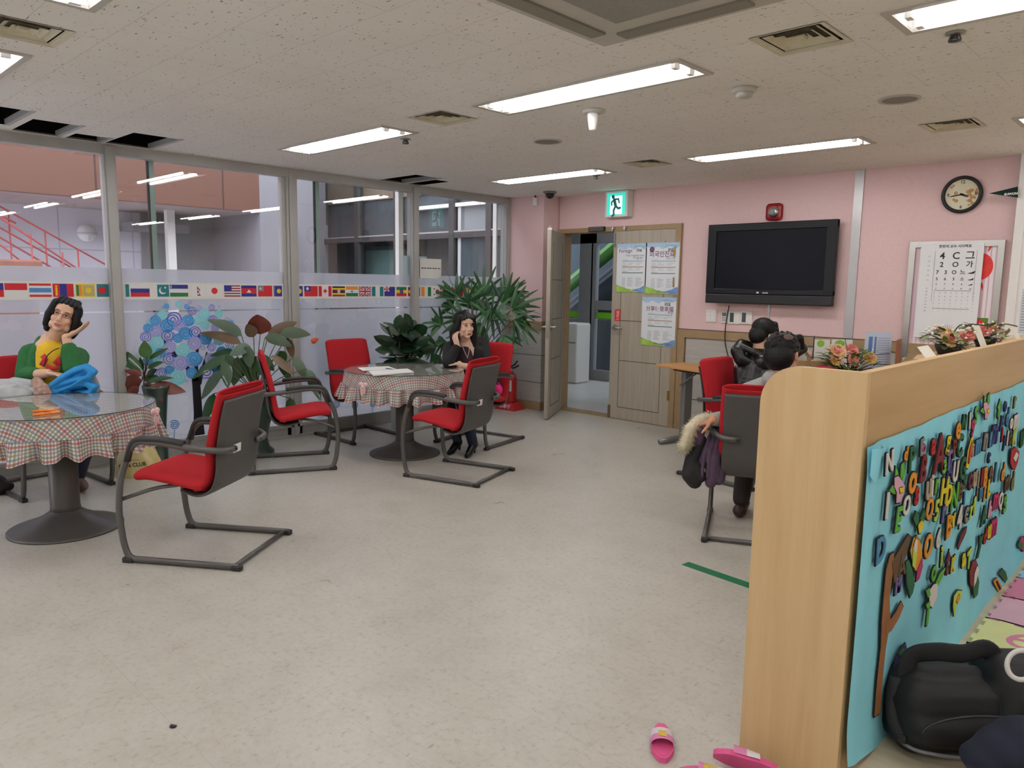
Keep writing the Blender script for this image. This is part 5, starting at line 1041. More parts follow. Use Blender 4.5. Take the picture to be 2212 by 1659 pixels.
# ================================================================== COUNTER
M_maple = m_grain('maple_vertical', (202, 168, 120), (214, 182, 134), (223, 194, 149), 9, 9, .55, .42)
M_maple2 = m_grain('maple_horizontal', (190, 156, 108), (204, 170, 122), (214, 182, 134), 1, .5, 7, .45)
M_edge = mat('maple_edge', (222, 186, 136), .5, var=.02)
t = thing('reception_counter', 'maple reception counter with a rounded upright end panel at the right', 'counter', (-.85, KY, 0))
b = MB(); r = .115; x0, x1 = -1.0, KX
poly = [(x0, 0), (x1, 0), (x1, KZ)]+[(x0+r-r*math.sin(PI/2*k/10), KZ-r+r*math.cos(PI/2*k/10)) for k in range(11)]
b.prism(poly, (0, KY, 0), X, Z, -.0 or .0001, 0)
b = MB(); f0 = [(p[0], KY, p[1]) for p in poly]; f1 = [(p[0], KY+.028, p[1]) for p in poly]; n = len(poly)
b.add(f0+f1, [tuple(range(n)), tuple(reversed(range(n, 2*n)))], 0); b.add(f0+f1, [(n+k, n+(k+1) % n, (k+1) % n, k) for k in range(n)], 1); b.build('end_panel', [M_maple, M_edge], t, True)
b = MB(); b.span((KX-.028, KY+.029, 0), (KX, 5.6, KZ-.001), 0); b.span((KX-.0285, KY+.029, KZ-.001), (KX+.0005, 5.6, KZ+.0005), 1); b.build('front_panel', [M_maple2, M_edge], t, True)
b = MB(); b.span((KX-.23, 3.22, 1.185), (KX-.029, 5.6, 1.21)); b.build('ledge', M_maple2, t, True)
for y in (3.26, 5.5): b = MB(); b.span((KX-.2, y, .0), (KX-.029, y+.025, 1.185)); b.build('bracket', M_maple, t, True)
t = thing('reception_desk', 'maple desk top inside the counter carrying flowers and papers', 'desk', (-1.5, 6.1, 0))
b = MB(); b.span((-2.42, 5.72, .725), (KX-.03, 6.62, .752)); b.build('desktop', M_maple2, t, True)
for x in (-2.38, -.78): b = MB(); b.span((x, 5.76, 0), (x+.025, 6.6, .725)); b.build('side_panel', M_maple, t, True)
b = MB(); b.span((-2.355, 6.56, .25), (-.78, 6.58, .725)); b.build('modesty_panel', M_maple, t, True)
DZT = .752
# long side table against the wall
d = Vector((math.cos(-.30), math.sin(-.30), 0)); fl0 = fl(1410, 786, .735)
t = thing('side_table', 'narrow wooden side table with grey T-legs below the television', 'table', (fl0.x+.02, fl0.y+.02, 0), -.30)
MB().box((.62, .19, .725), (1.24, .38, .024), 0, None, .004).build('top', m_grain('oak_top', (196, 140, 84), (208, 152, 94), (216, 164, 108), .7, 8, 8, .45), t)
b = MB(); b.span((.12, .12, .68), (1.12, .26, .712)); b.build('underframe', M_pad, t)
M_lg = mat('silver_grey_leg', (134, 134, 134), .4, .4, var=.03)
for x in (.24, 1.0):
    b = MB(); b.box((x, .19, .36), (.06, .10, .66), 0, None, .012); b.build('leg', M_lg, t); b = MB(); b.tube([(x, -.12, .025), (x, .0, .035), (x, .19, .045), (x, .36, .035), (x, .42, .025)], [.022, .028, .03, .028, .022], 10); b.build('foot', M_lg, t)
    b = MB(); b.tube([(x, .10, .55), (x+.16*(1 if x < .5 else -1), .19, .70)], .008, 6); b.build('brace', M_lg, t)

# felt letter board along the outside of the counter
M_felt = mat('turquoise_felt', (152, 226, 242), .95, var=.05, scale=5, bump=.05, bscale=500, spec=.1)
t = thing('felt_letter_board', 'turquoise felt cloth covered with foam letters along the counter side', 'wall hanging', (KX, KY, 0))
def fz0(y): return .10-.07*min(1, max(0, (y-KY)/.28))**.7
def felt(u, v):
    y = KY+.012+3.2*(u**1.35); z0 = fz0(y); z1 = 1.045+.002*math.sin(y*9)+.0015*math.sin(y*23); z = z0+(z1-z0)*v
    x = KX+.010+.004*math.sin(y*6)*(1-v)+.012*max(0, 1-v*6)**2+.010*math.exp(-((y-KY-.05)/.05)**2)*(.5+.5*math.sin(v*3))
    if v > .93: x -= .004*(v-.93)/.07
    return Vector((x, y, z))
b = MB(); b.sheet(110, 40, felt); b.build('cloth', M_felt, t, True)
b = MB()
def foldp(u, v): y = KY+.012+.075*u*(1-.35*v); return Vector((KX+.022+.016*math.sin(PI*u)*(1-v*.4), y, 1.042-.075*v*(1+.3*math.sin(PI*u))))
b.sheet(14, 10, foldp); b.build('folded_corner', M_felt, t, True)
def kp(px, py): return on(px, py, 0, KX+.022)
LC = dict(w=(228, 222, 214), o=(226, 148, 40), g=(34, 100, 62), G=(92, 170, 60), r=(176, 32, 36), p=(178, 44, 96), y=(226, 206, 40), d=(118, 28, 34), b=(74, 138, 178), n=(44, 52, 112), e=(138, 132, 130), v=(120, 104, 158), t=(176, 164, 142), m=(104, 40, 52), k=(96, 72, 44), l=(188, 214, 80), P=(224, 170, 188), O=(140, 120, 60))
LM = {k: mat('foam_'+k, v, .85, var=.03) for k, v in LC.items()}; M_fblack = mat('foam_black', (18, 16, 18), .9, var=0)
LET = [('N',1919,998,45,'w'),('d',1955,980,28,'o'),('P',1968,990,50,'g'),('E',1990,965,34,'e'),('o',1993,968,18,'p'),('a',2014,965,32,'r'),('A',2028,980,78,'d'),('g',2046,962,38,'y'),('B',1993,1012,54,'d'),('e',2037,1008,30,'G'),('o',1969,1043,44,'o'),('8',1978,1071,38,'r'),('O',1956,1091,40,'w'),('I',1914,1092,54,'w'),('u',2004,1058,40,'t'),('i',2012,1047,44,'w'),('r',2022,1050,30,'G'),('H',2038,1060,54,'y'),('D',2048,1068,42,'y'),('O',2006,1099,44,'o'),('5',2021,1102,42,'l'),('r',2037,1110,32,'v'),
('e',2068,931,34,'o'),('N',2081,912,30,'g'),('I',2093,909,34,'w'),('S',2106,898,36,'G'),('9',2099,925,34,'p'),('t',2156,885,36,'G'),('o',2170,878,20,'n'),('r',2191,869,22,'O'),('P',2060,968,36,'d'),('C',2072,963,45,'g'),('i',2100,972,26,'P'),('m',2111,964,30,'b'),('n',2127,954,34,'e'),('n',2140,948,30,'b'),('m',2147,938,36,'n'),('F',2162,915,30,'n'),('I',2163,939,28,'r'),('j',2167,957,30,'n'),('d',2175,901,36,'b'),('o',2183,915,22,'w'),('m',2193,910,28,'w'),('l',2175,946,28,'w'),('o',2181,949,24,'k'),('K',2190,943,32,'l'),('u',2206,948,32,'g'),('c',2135,989,20,'n'),('T',2048,995,40,'v'),('A',2050,1013,38,'n'),
('U',2062,1018,42,'w'),('G',2078,1013,45,'g'),('N',2060,1072,50,'G'),('e',2072,1062,36,'k'),('s',2081,1040,30,'g'),('l',2081,1076,24,'b'),('o',2095,1040,32,'m'),('u',2104,1035,32,'t'),('i',2112,1033,26,'t'),('l',2119,1031,34,'r'),('B',2127,1029,38,'o'),('e',2139,1026,32,'k'),('l',2149,1020,36,'b'),('d',2165,1020,34,'o'),('m',2174,1044,26,'k'),('d',2186,1040,34,'O'),('i',2109,1063,22,'e'),('n',2117,1065,24,'b'),('f',2125,1066,30,'o'),('L',2135,1053,36,'y'),('f',2103,1092,34,'l'),('4',2071,1118,46,'w'),('c',2086,1112,32,'e'),('y',2095,1107,26,'l'),('A',2124,1113,36,'g'),('h',2137,1099,34,'P'),('m',2149,1083,30,'p'),('Q',2160,1083,36,'w'),('s',2169,1089,34,'G'),('B',2048,1135,46,'o'),('v',2057,1125,26,'y'),
('E',1939,1121,50,'G'),('D',1901,1185,52,'b'),('O',2003,1179,48,'o'),('6',2025,1163,38,'w'),('i',2032,1201,40,'l'),('o',2015,1239,30,'G'),('t',2045,1217,44,'m'),('A',1945,1222,50,'k'),('M',1938,1263,34,'v'),('K',2057,1218,30,'y'),('a',2080,1209,28,'y'),('T',2091,1208,36,'l'),('y',2115,1180,40,'g'),('d',2126,1159,28,'r'),('u',2135,1149,26,'y'),('m',2145,1139,34,'p'),('x',2164,1160,34,'g'),('e',2148,1221,32,'r'),('o',2181,1203,28,'y'),('F',1959,1366,48,'l'),('W',1994,1376,40,'n'),('N',1984,1300,42,'w')]
for ch, px, py, hp, col in LET[:97]:
    c = kp(px, py); hm = abs(kp(px, py-hp/2).z-kp(px, py+hp/2).z); v, f = text_mesh(ch, 1, .05, .02); zs = [q.y for q in v]; xs_ = [q.x for q in v]; H0 = max(zs)-min(zs); s_ = hm/H0; cx, cz = (max(xs_)+min(xs_))/2, (max(zs)+min(zs))/2
    an = random.uniform(-.16, .16); ca, sa = math.cos(an), math.sin(an); b = MB()
    vb, fb = text_mesh(ch, 1, .04, .055)
    for vv, ff, mi, dx in ((vb, fb, 1, 0.0), (v, f, 0, .0028)):
        b.add([Vector((c.x+dx+q.z*.06, c.y+((q.x-cx)*ca-(q.y-cz)*sa)*s_, c.z+((q.x-cx)*sa+(q.y-cz)*ca)*s_)) for q in vv], ff, mi)
    b.build('letter', [LM[col], M_fblack], t, True)
def blob(name, pts, col, dx=.0, back=True, parent=t):
    c = [kp(*q) for q in pts]; m = sum(c, Vector())/len(c); b = MB(); n = len(c); x0 = KX+.022+dx
    if back:
        o = [m+(q-m)*1.0+(q-m).normalized()*.005 for q in c]; b.quad([(x0+.0005, q.y, q.z) for q in o], 1); b.add([(x0-.003, q.y, q.z) for q in o]+[(x0+.0005, q.y, q.z) for q in o], [(k, (k+1) % n, n+(k+1) % n, n+k) for k in range(n)], 1)
    b.quad([(x0+.0022, q.y, q.z) for q in c], 0); b.add([(x0, q.y, q.z) for q in c]+[(x0+.0022, q.y, q.z) for q in c], [(k, (k+1) % n, n+(k+1) % n, n+k) for k in range(n)], 0)
    return b.build(name, [LM.get(col) or col, M_fblack], parent, True)
M_trunk = mat('foam_trunk', (150, 98, 54), .85, var=.15, scale=8)
def cluster(name, bits, lab=None):
    first = None
    for pts, col, dx in bits:
        o = blob(name if first is None else 'petal', pts, col, dx, True, t if first is None else first)
        if first is None: first = o
    if lab: first['label'] = lab
    return first
cluster('foam_tree', [([(1922, 1200), (1930, 1194), (1928, 1230), (1920, 1290), (1922, 1345), (1912, 1400), (1905, 1470), (1900, 1540), (1888, 1548), (1894, 1470), (1902, 1400), (1904, 1345), (1908, 1290), (1914, 1230)], M_trunk, 0), ([(1912, 1345), (1925, 1335), (1935, 1320), (1945, 1300), (1950, 1310), (1940, 1335), (1926, 1358), (1912, 1372)], M_trunk, .001), ([(1925, 1215), (1940, 1190), (1960, 1155), (1966, 1160), (1955, 1200), (1940, 1240), (1930, 1260)], 'k', .001)], 'brown foam tree')
cluster('foam_balloon', [([(1966, 1190), (1973, 1162), (1980, 1158), (1987, 1170), (1991, 1195), (1988, 1220), (1980, 1235), (1972, 1228)], 'o', 0), ([(1970, 1185), (1976, 1162), (1980, 1166), (1978, 1200), (1974, 1228), (1969, 1222)], 'l', .002), ([(1972, 1176), (1976, 1164), (1979, 1170), (1977, 1190), (1972, 1195)], 'w', .003), ([(1955, 1215), (1962, 1210), (1970, 1235), (1974, 1262), (1970, 1280), (1964, 1290), (1957, 1260)], 'g', .001), ([(1979, 1232), (1990, 1205), (1991, 1222), (1984, 1248), (1977, 1255)], 'p', .002)], 'orange striped foam balloon')
for k, (cx, cy, s_) in enumerate(((1944, 1056, 1.0), (2132, 886, .62))):
    q = lambda x, y: (cx+x*s_, cy+y*s_)
    cluster('foam_flower', [([q(-14, -24), q(-6, -28), q(2, -18), q(8, -6), q(6, 10), q(-2, 28), q(-10, 30), q(-9, 8), q(-14, -4)], 'P', .002), ([q(-10, -48), q(-6, -38), q(-2, -20), q(-6, -6), q(-12, -22)], 'G', .0), ([q(2, -52), q(8, -58), q(9, -30), q(4, -18), q(0, -26)], 'G', .0), ([q(-24, 4), q(-16, -8), q(-8, 0), q(-8, 12), q(-16, 10)], 'G', .0), ([q(-5, -2), q(2, -4), q(3, 6), q(-3, 8)], 'y', .004)], 'pink foam flower with green leaves')
cluster('foam_flower', [([(2006, 1276), (2016, 1262), (2024, 1260), (2022, 1290), (2012, 1312), (2006, 1306)], 'w', .001), ([(1998, 1276), (2006, 1270), (2008, 1285), (2002, 1290)], 'G', .002), ([(1998, 1306), (2007, 1298), (2006, 1313), (2000, 1314)], 'G', .002), ([(2003, 1314), (2008, 1312), (2003, 1350), (1999, 1352)], 'G', 0), ([(2020, 1260), (2030, 1238), (2042, 1225), (2034, 1248), (2026, 1264)], 'G', 0)], 'white foam flower with a green stem')
cluster('foam_bud', [([(2058, 1310), (2060, 1288), (2068, 1276), (2078, 1276), (2074, 1292), (2066, 1306), (2062, 1326), (2060, 1330)], 'l', 0), ([(2064, 1298), (2070, 1284), (2073, 1290), (2067, 1302)], 'o', .002)], 'small yellow-green foam bud')
cluster('foam_rocket', [([(2086, 1010), (2090, 975), (2097, 948), (2101, 942), (2099, 970), (2094, 1000), (2090, 1012)], 'y', 0), ([(2089, 998), (2092, 974), (2098, 952), (2096, 975), (2092, 1000)], 'r', .002)], 'yellow and red foam rocket')
cluster('foam_strawberry', [([(2095, 1262), (2094, 1236), (2100, 1214), (2107, 1210), (2112, 1222), (2106, 1246), (2100, 1270)], 'd', 0), ([(2100, 1268), (2108, 1234), (2113, 1256), (2110, 1284), (2103, 1290)], 'g', .002), ([(2103, 1240), (2109, 1222), (2112, 1230), (2106, 1256), (2101, 1266)], 'w', .003)], 'dark red foam strawberry with green leaf')
cluster('foam_apple', [([(2200, 1172), (2206, 1160), (2213, 1160), (2222, 1170), (2218, 1188), (2208, 1190)], 'p', 0), ([(2197, 1178), (2201, 1168), (2208, 1174), (2206, 1186), (2200, 1184)], 'g', .002)], 'red and green foam apple')
cluster('foam_doll', [([(2182, 1000), (2184, 972), (2192, 966), (2201, 976), (2198, 998), (2192, 1014), (2186, 1012)], 'r', 0), ([(2188, 990), (2194, 976), (2198, 982), (2192, 998)], 'w', .002)], 'red foam figure')
cluster('foam_block', [([(2145, 1256), (2153, 1248), (2168, 1276), (2158, 1283)], 'o', 0), ([(2150, 1256), (2153, 1254), (2161, 1272), (2158, 1274)], M_fblack, .002)], 'yellow foam block')
cluster('foam_leaf', [([(2157, 1240), (2165, 1228), (2172, 1236), (2176, 1252), (2170, 1260), (2164, 1248)], 'g', 0)], 'dark green foam leaf'); cluster('foam_hand', [([(1930, 1440), (1936, 1420), (1946, 1400), (1955, 1390), (1958, 1402), (1952, 1425), (1944, 1432), (1938, 1446)], 'n', 0), ([(1938, 1412), (1950, 1398), (1955, 1408), (1948, 1420)], 'g', .002)], 'navy foam shape'); cluster('foam_giraffe', [([(2068, 1180), (2074, 1158), (2083, 1142), (2088, 1138), (2086, 1150), (2080, 1164), (2074, 1176), (2070, 1186)], 'm', 0)], 'maroon foam animal shape'); cluster('foam_leaf', [([(1972, 1120), (1978, 1105), (1984, 1112), (1984, 1128), (1978, 1136)], 'g', 0), ([(1982, 1136), (1990, 1120), (1995, 1128), (1988, 1150), (1984, 1152)], 'y', .001), ([(1985, 1120), (1994, 1100), (1998, 1110), (1992, 1126)], 'g', .002)], 'green foam leaves')

# things standing along the counter ledge and desk
M_card = mat('cream_card', (240, 236, 222), .8, var=.01)
def tent(px0, px1, py0, py1, ref, lab, ang, open_side):
    a, c = at(px0, py0, ref), at(px1, py1, ref); w = abs((c-a).dot(RIGHT)); h = a.z-c.z; t = thing('name_tent_card', lab, 'card', ref, ang, 'blank name cards on the counter'); b = MB()
    return t, w, h
LEDGE = 1.21
for (px, py, w, h, lab) in ((1990, 775, .14, .03, 'long white tent card on the counter, leftmost of the three'), (2103, 748, .12, .085, 'white tent card on the counter between two flower arrangements'), (2182, 736, .12, .05, 'small white tent card on the counter at the far right')):
    x = KX-.13; y = on(px, py, 0, x).y; t = thing('tent_card', lab, 'card', (x, y, LEDGE), PI/2, 'blank tent cards on the counter'); b = MB()
    for s_ in (-1, 1): b.add([Vector((-w/2, s_*.05, 0)), Vector((w/2, s_*.05, 0)), Vector((w/2, s_*.001, h+.03)), Vector((-w/2, s_*.001, h+.03))], [(0, 1, 2, 3)])
    b.build('card', M_card, t)
M_rose = mat('peach_rose', (236, 196, 150), .7, var=.12, scale=30); M_rosep = mat('pink_rose', (226, 140, 130), .7, var=.15, scale=30); M_rosey = mat('yellow_rose', (238, 204, 116), .7, var=.1, scale=30); M_vine = mat('silk_leaf', (104, 134, 70), .6, var=.3, scale=10); M_basket = mat('dark_basket', (34, 28, 26), .7, var=.1)
def rose(parent, c, r, m, mc, axis):
    c = Vector(c); R = Vector(axis).normalized().to_track_quat('Z', 'Y').to_matrix(); b = MB()
    for ring, (n, rr, tilt, z0) in enumerate(((5, 1.0, .75, -.1), (5, .72, .45, .05), (4, .45, .2, .15))):
        for k in range(n):
            a = 2*PI*k/n+ring*.6
            def pet(u, v, a=a, rr=rr, tilt=tilt, z0=z0):
                th = (u-.5)*1.5; e = r*rr*(.25+.75*v); q = a+th*(.9-.2*v); lift = r*(z0+(1-tilt)*v*.7+.12*math.sin(PI*u)*v); return c+R @ Vector((e*math.cos(q), e*math.sin(q), lift))
            b.sheet(4, 3, pet, 0 if ring < 2 else 1)
    b.ell(c+R @ Vector((0, 0, r*.22)), (r*.3, r*.3, r*.35), 1, R, 8, 6); return b.build('rose', [m, mc], parent, True)
def arrangement(base, lab, roses, rr, spread, seed, tw, hs=1.0):
    rnd = random.Random(seed); t = thing('flower_arrangement', lab, 'flowers', base, 0, 'silk rose arrangements on the counter'); B = Vector(base)
    MB().lathe([(spread*.45, 0), (spread*.6, .05*hs), (spread*.62, .07*hs), (spread*.5, .065*hs)], 20).build('basket', M_basket, t)
    for off, m in roses: rose(t, B+RIGHT*off[0]+UP*off[1]-FWD*off[2], rr*(off[3] if len(off) > 3 else 1), m, M_rosep if m is not M_rosep else M_rosep, -FWD+UP*.5+RIGHT*rnd.uniform(-.3, .3))
    b = MB(); s_ = MB()
    for k in range(120 if hs > 1 else 40):
        q = rnd.uniform(0, 6.28); e = spread*rnd.uniform(.2, 1.0); c = B+Vector((e*math.cos(q), e*math.sin(q), rnd.uniform(.04, .17)*hs)); d = Vector((math.cos(q), math.sin(q), rnd.uniform(-.3, .9))); leaf(b, c, d, rnd.uniform(.03, .06)*(1.5 if hs > 1 else 1), rnd.uniform(.02, .032)*(1.5 if hs > 1 else 1), .4, 0, .2, 4, .7); s_.tube([B+Vector((0, 0, .05)), c], .0018, 4)
    for dx, dz in tw: s_.tube(smooth_path([tuple(B+Vector((0, 0, .06))), tuple(B+RIGHT*dx*.5+UP*(dz*.7+.04)), tuple(B+RIGHT*dx+UP*dz)], 5), .003, 5)
    b.build('foliage', M_vine, t, True); s_.build('twigs', M_stem, t, True)
    b = MB()
    for k in range(40): q = rnd.uniform(0, 6.28); e = spread*rnd.uniform(.3, 1.1); b.ell(B+Vector((e*math.cos(q), e*math.sin(q), rnd.uniform(.05, .2)*hs)), .006, 0, None, 5, 4)
    o = b.build('filler_blossom', M_card, t, True); o['kind'] = 'stuff'
p = at(1832, 812, (-2.15, 5.95, .8)); arrangement((p.x, p.y, DZT), 'silk rose arrangement on the desk behind the end panel, nearest the man', [((-.11, .235, .06, 1.25), M_rose), ((.03, .25, .0, 1.05), M_rosep), ((-.0, .165, .10, .9), M_rosep), ((.15, .19, .05, .95), M_rosey), ((-.04, .22, -.05, .8), M_rose), ((-.12, .17, .06, .8), M_rosey)], .055, .19, 1, ((-.30, .20), (.33, .23), (.34, .14), (-.02, .34), (.30, .10)), 1.45)
x = KX-.15; p = Vector((x, on(2048, 760, 0, x).y, LEDGE)); arrangement(p, 'silk rose arrangement on the counter between the first two tent cards', [((-.03, .060, .05, 1.1), M_rose), ((.0, .085, .0, .8), M_rosey), ((.055, .075, .04, .9), M_rosep), ((-.02, .10, -.04, .8), M_card)], .036, .085, 2, ((-.12, .07), (.18, .12), (.10, .12)), .62)
p = Vector((x, on(2128, 735, 0, x).y, LEDGE)); arrangement(p, 'small silk rose arrangement on the counter at the far right', [((-.02, .075, .03, .9), M_rosep), ((.04, .08, .0, .8), M_rosey), ((-.04, .06, .0, .7), M_rose)], .036, .08, 3, ((.16, .10), (-.10, .10)), .62)
# desk-top papers and holders
def standing(name, lab, cat, pl_, pr_, pt, pb, ref, m, th=.004, tilt=.12, grp=None):
    a, c = at(pl_, pt, ref), at(pr_, pt, ref); bt = at(pl_, pb, ref); w = (c-a).length; h = a.z-max(DZT, bt.z-.05)
    base = (a+c)/2; base.z = a.z-h; t = thing(name, lab, cat, base, math.atan2((c-a).y, (c-a).x), grp); b = MB(); b.box((0, 0, h/2), (w, th, h)); b.build('sheet', m, t); return t, w, h
ref = (-2.05, 6.15, .9)
t, w, h = standing('document_stand', 'clear stand with blue-barred list sheet on the desk', 'document stand', 1870, 1928, 716, 812, ref, mat('pale_blue_sheet', (206, 216, 234), .5, var=.02)); b = MB(); b.span((-w*.36, -.0035, h*.42), (-w*.22, -.0022, h*.9)); b.span((-w*.14, -.0035, h*.42), (-w*.08, -.0022, h*.9)); b.build('bar_print', mat('list_blue', (84, 128, 192), .6, var=0), t)
b = MB()
for k in range(16): b.span((-w*.04, -.0035, h*(.16+.047*k)), (w*.42, -.0022, h*(.172+.047*k)))
b.build('line_print', mat('list_lilac', (150, 164, 200), .6, var=0), t); b = MB(); b.box((0, .01, .012), (w+.02, .08, .024)); b.build('base', mat('clear_acrylic', (190, 196, 204), .2, var=0), t)
for k, (l, r, lab) in enumerate(((1760, 1793, 'left white card with a green tree print standing on the desk'), (1797, 1842, 'right white card with a green tree print standing on the desk'))):
    t, w, h = standing('tree_card', lab, 'card', l, r, 733, 900, (-2.3, 6.5, .9), M_paper, .004, 0, 'green tree cards'); t.location.z = at(l, 752, (-2.3, 6.55, .9)).z if False else t.location.z
    b = MB(); b.quad([(w*(-.1+.25*math.cos(q*.5236)), -.0028, h-.035+.03*math.sin(q*.5236)) for q in range(12)]); b.build('tree_print', mat('tree_print_green', (140, 196, 70), .6, var=.1, scale=30), t); b = MB(); b.span((-w*.3, -.0032, h-.085), (w*.3, -.0024, h-.081)); b.build('lettering', M_pgrey, t)
t, w, h = standing('paper_rack', 'clear rack with white leaflets on the desk before the tree cards', 'rack', 1758, 1790, 752, 790, (-2.25, 6.4, .9), M_paper); b = MB(); b.span((-w/2-.006, -.006, 0), (-w/2, .004, h+.10)); b.build('upright', M_pad, t)
p = at(1762, 795, (-2.3, 6.15, .9)); t = thing('wooden_box', 'beige wooden box with small metal knobs on the desk by the child', 'box', (p.x, p.y, DZT), .3); MB().box((0, 0, .075), (.30, .12, .15), 0, None, .004).build('body', mat('beige_box', (196, 166, 122), .6, var=.04), t)
for x in (-.05, .08): MB().cyl((x, -.06, .10), (x, -.085, .10), .012, 12).build('knob', M_chrome, t)
p = at(1782, 785, (-2.3, 5.84, .9)); t = thing('pink_pot', 'bright pink pot on the desk left of the roses', 'pot', (p.x+.02, p.y, DZT)); MB().lathe([(.06, 0), (.075, .12), (.078, .125), (.07, .125), (.066, .1)], 24).build('body', mat('pink_glaze', (206, 58, 78), .35, var=.03), t)
p = at(1938, 790, (-1.9, 6.3, .9)); t = thing('brown_folder', 'brown upright folder at the right of the list stand', 'folder', (p.x, p.y, DZT), .2); MB().box((0, 0, .17), (.02, .20, .34), 0, None, .003).build('cover', mat('brown_board', (140, 84, 54), .6, var=.06), t)

# ================================================================== FLOOR ITEMS AT THE RIGHT
M_lam = m_grain('pale_laminate', (190, 172, 142), (206, 190, 162), (218, 204, 178), .8, 10, 10, .4)
b = MB(); b.span((KX+.001, 2.10, 0), (3.2, BY, .03)); struct('floor_platform', b, M_lam)
b = MB(); b.span((KX+.001, 2.045, 0), (3.2, 2.10, .032)); struct('trim_6', b, mat('orange_threshold', (186, 124, 72), .5, var=.06))
M_m = [mat('mat_yellow', (226, 226, 160), .85, var=.03), mat('mat_pink', (222, 176, 192), .85, var=.03), mat('mat_rose', (214, 132, 164), .85, var=.03), mat('mat_blue', (150, 196, 216), .85, var=.03), mat('mat_green', (170, 210, 120), .85, var=.03), mat('mat_teal', (120, 196, 196), .85, var=.03)]
S = .33; labs = {(0, 0): 'yellow foam puzzle mat with pink motif nearest the black bag', (0, 1): 'pale pink foam puzzle mat with teal motif beside the yellow one', (0, 2): 'rose foam puzzle mat with green motif along the counter'}
for i in range(4):
    for j in range(5):
        x, y = KX+.05+S*i+S/2, 3.42+S*j+S/2; ci = [0, 1, 2, 3, 4][(j+i*2) % 5]
        if i > 1 and j > 2: continue
        lab = labs.get((i, j)) or '%s foam puzzle mat in row %d, %d from the counter cloth' % (['yellow', 'pale pink', 'rose', 'pale blue', 'green'][ci], j+1, i+1)
        t = thing('puzzle_mat', lab, 'foam mat', (x, y, .03), 0, 'foam puzzle mats'); n = 6; h = S/2; pts = []
        for sd in range(4):
            R2 = Matrix.Rotation(sd*PI/2, 2)
            for k in range(n):
                u0 = -h+S*k/n; u1 = -h+S*(k+1)/n; o = -.014 if k % 2 else 0.0
                for u in (u0, u1): pts.append(tuple(R2 @ Vector((u, -h-.0+(-o if k % 2 else 0)))))
        b = MB(); b.prism(pts, (0, 0, 0), X, Y, .012); b.build('tile', M_m[ci], t)
        b = MB(); v, f = text_mesh('69RPSB2'[(i*3+j) % 7], .26, .0); b.add([Vector((p_.x*1.0, p_.y, .0126)) for p_ in v], f); b.build('motif', M_m[[2, 5, 4, 2, 1][ci]], t)
# slippers
M_spink = mat('pink_rubber', (230, 92, 150), .45, var=.03); M_sband = mat('white_band', (232, 228, 232), .4, var=.02); M_spale = mat('light_pink_band', (232, 140, 190), .4, var=.02)
def sole(u, L=.175, W=.07): return W/2*(.92+.08*math.cos((u-.3)*6))*min(1, math.sin(PI*min(1, max(0, u*.96+.02)))**.5*1.15)
def make_slipper(loc, rz, lab):
    t = thing('slipper', lab, 'slipper', loc, rz, 'pink child slippers'); L = .19; n = 26
    pts = [(-L/2+L*k/n, sole(k/n)) for k in range(n+1)]+[(-L/2+L*k/n, -sole(k/n)) for k in range(n, -1, -1)]
    b = MB(); b.prism([(p_[0], p_[1]) for p_ in reversed(pts)], (0, 0, 0), X, Y, .018); 
    ii = [(p_[0]*.88, p_[1]*.82) for p_ in reversed(pts)]; b.prism(ii, (0, 0, .018), X, Y, .0015); b.build('sole', M_spink, t)
    b = MB()
    def band(u, v):
        q = PI*u; x = .045-.078*v-.006*math.sin(q); return Vector((x, .0375*math.cos(q)*(1+.05*v), .008+(.030+.010*v)*math.sin(q)**.8))
    b.sheet(16, 6, band); md = b.build('band', [M_sband, M_spale], t)
    for k, p_ in enumerate(md.data.polygons): p_.material_index = 1 if (k//16) >= 3 else 0
    b = MB()
    def bp(u, v): w = band(.5+(u-.5)*.22, .3+.5*v); return w+Vector((0, 0, .0015))
    b.sheet(3, 3, bp); b.build('print_patch', mat('yellow_print', (222, 186, 84), .5, var=.2, scale=90), t)
    return t
a, c = fl(1428, 1572), fl(1432, 1650); m = (a+c)/2; make_slipper((m.x, m.y, .0005), math.atan2((a-c).y, (a-c).x)+PI*0, 'pink child slipper lying flat on the floor left of the counter')
s1 = make_slipper((-.93, 2.03, .031), -.05, 'pink child slipper on its side against the counter foot'); s1.rotation_euler = (-1.05, .0, .35)
s2 = make_slipper((-.985, 1.925, .001), .5, 'pink child slipper in front of the counter, cut by the lower edge')
# green tape and dark crumb on the floor
a, c = fl(1480, 1217), fl(1610, 1262); d = (c-a).normalized(); n = Vector((-d.y, d.x, 0))*.032; b = MB(); b.add([a-n, c+d*.15-n, c+d*.15+n, a+n]+[q+Vector((0, 0, .0012)) for q in (a-n, c+d*.15-n, c+d*.15+n, a+n)], [(4, 5, 6, 7), (0, 1, 5, 4), (1, 2, 6, 5), (2, 3, 7, 6), (3, 0, 4, 7)]); tag(b.build('floor_tape', mat('green_tape', (34, 116, 78), .5, var=.04)), 'strip of green tape stuck on the floor by the counter', 'tape')
p = fl(372, 1571); b = MB(); b.ell((p.x, p.y, .004), (.012, .008, .005), 0, None, 7, 5); b.ell((p.x+.006, p.y+.006, .004), (.006, .008, .004), 0, None, 6, 4); tag(b.build('floor_crumb', M_black), 'small dark crumb on the bare floor at lower left', 'crumb')
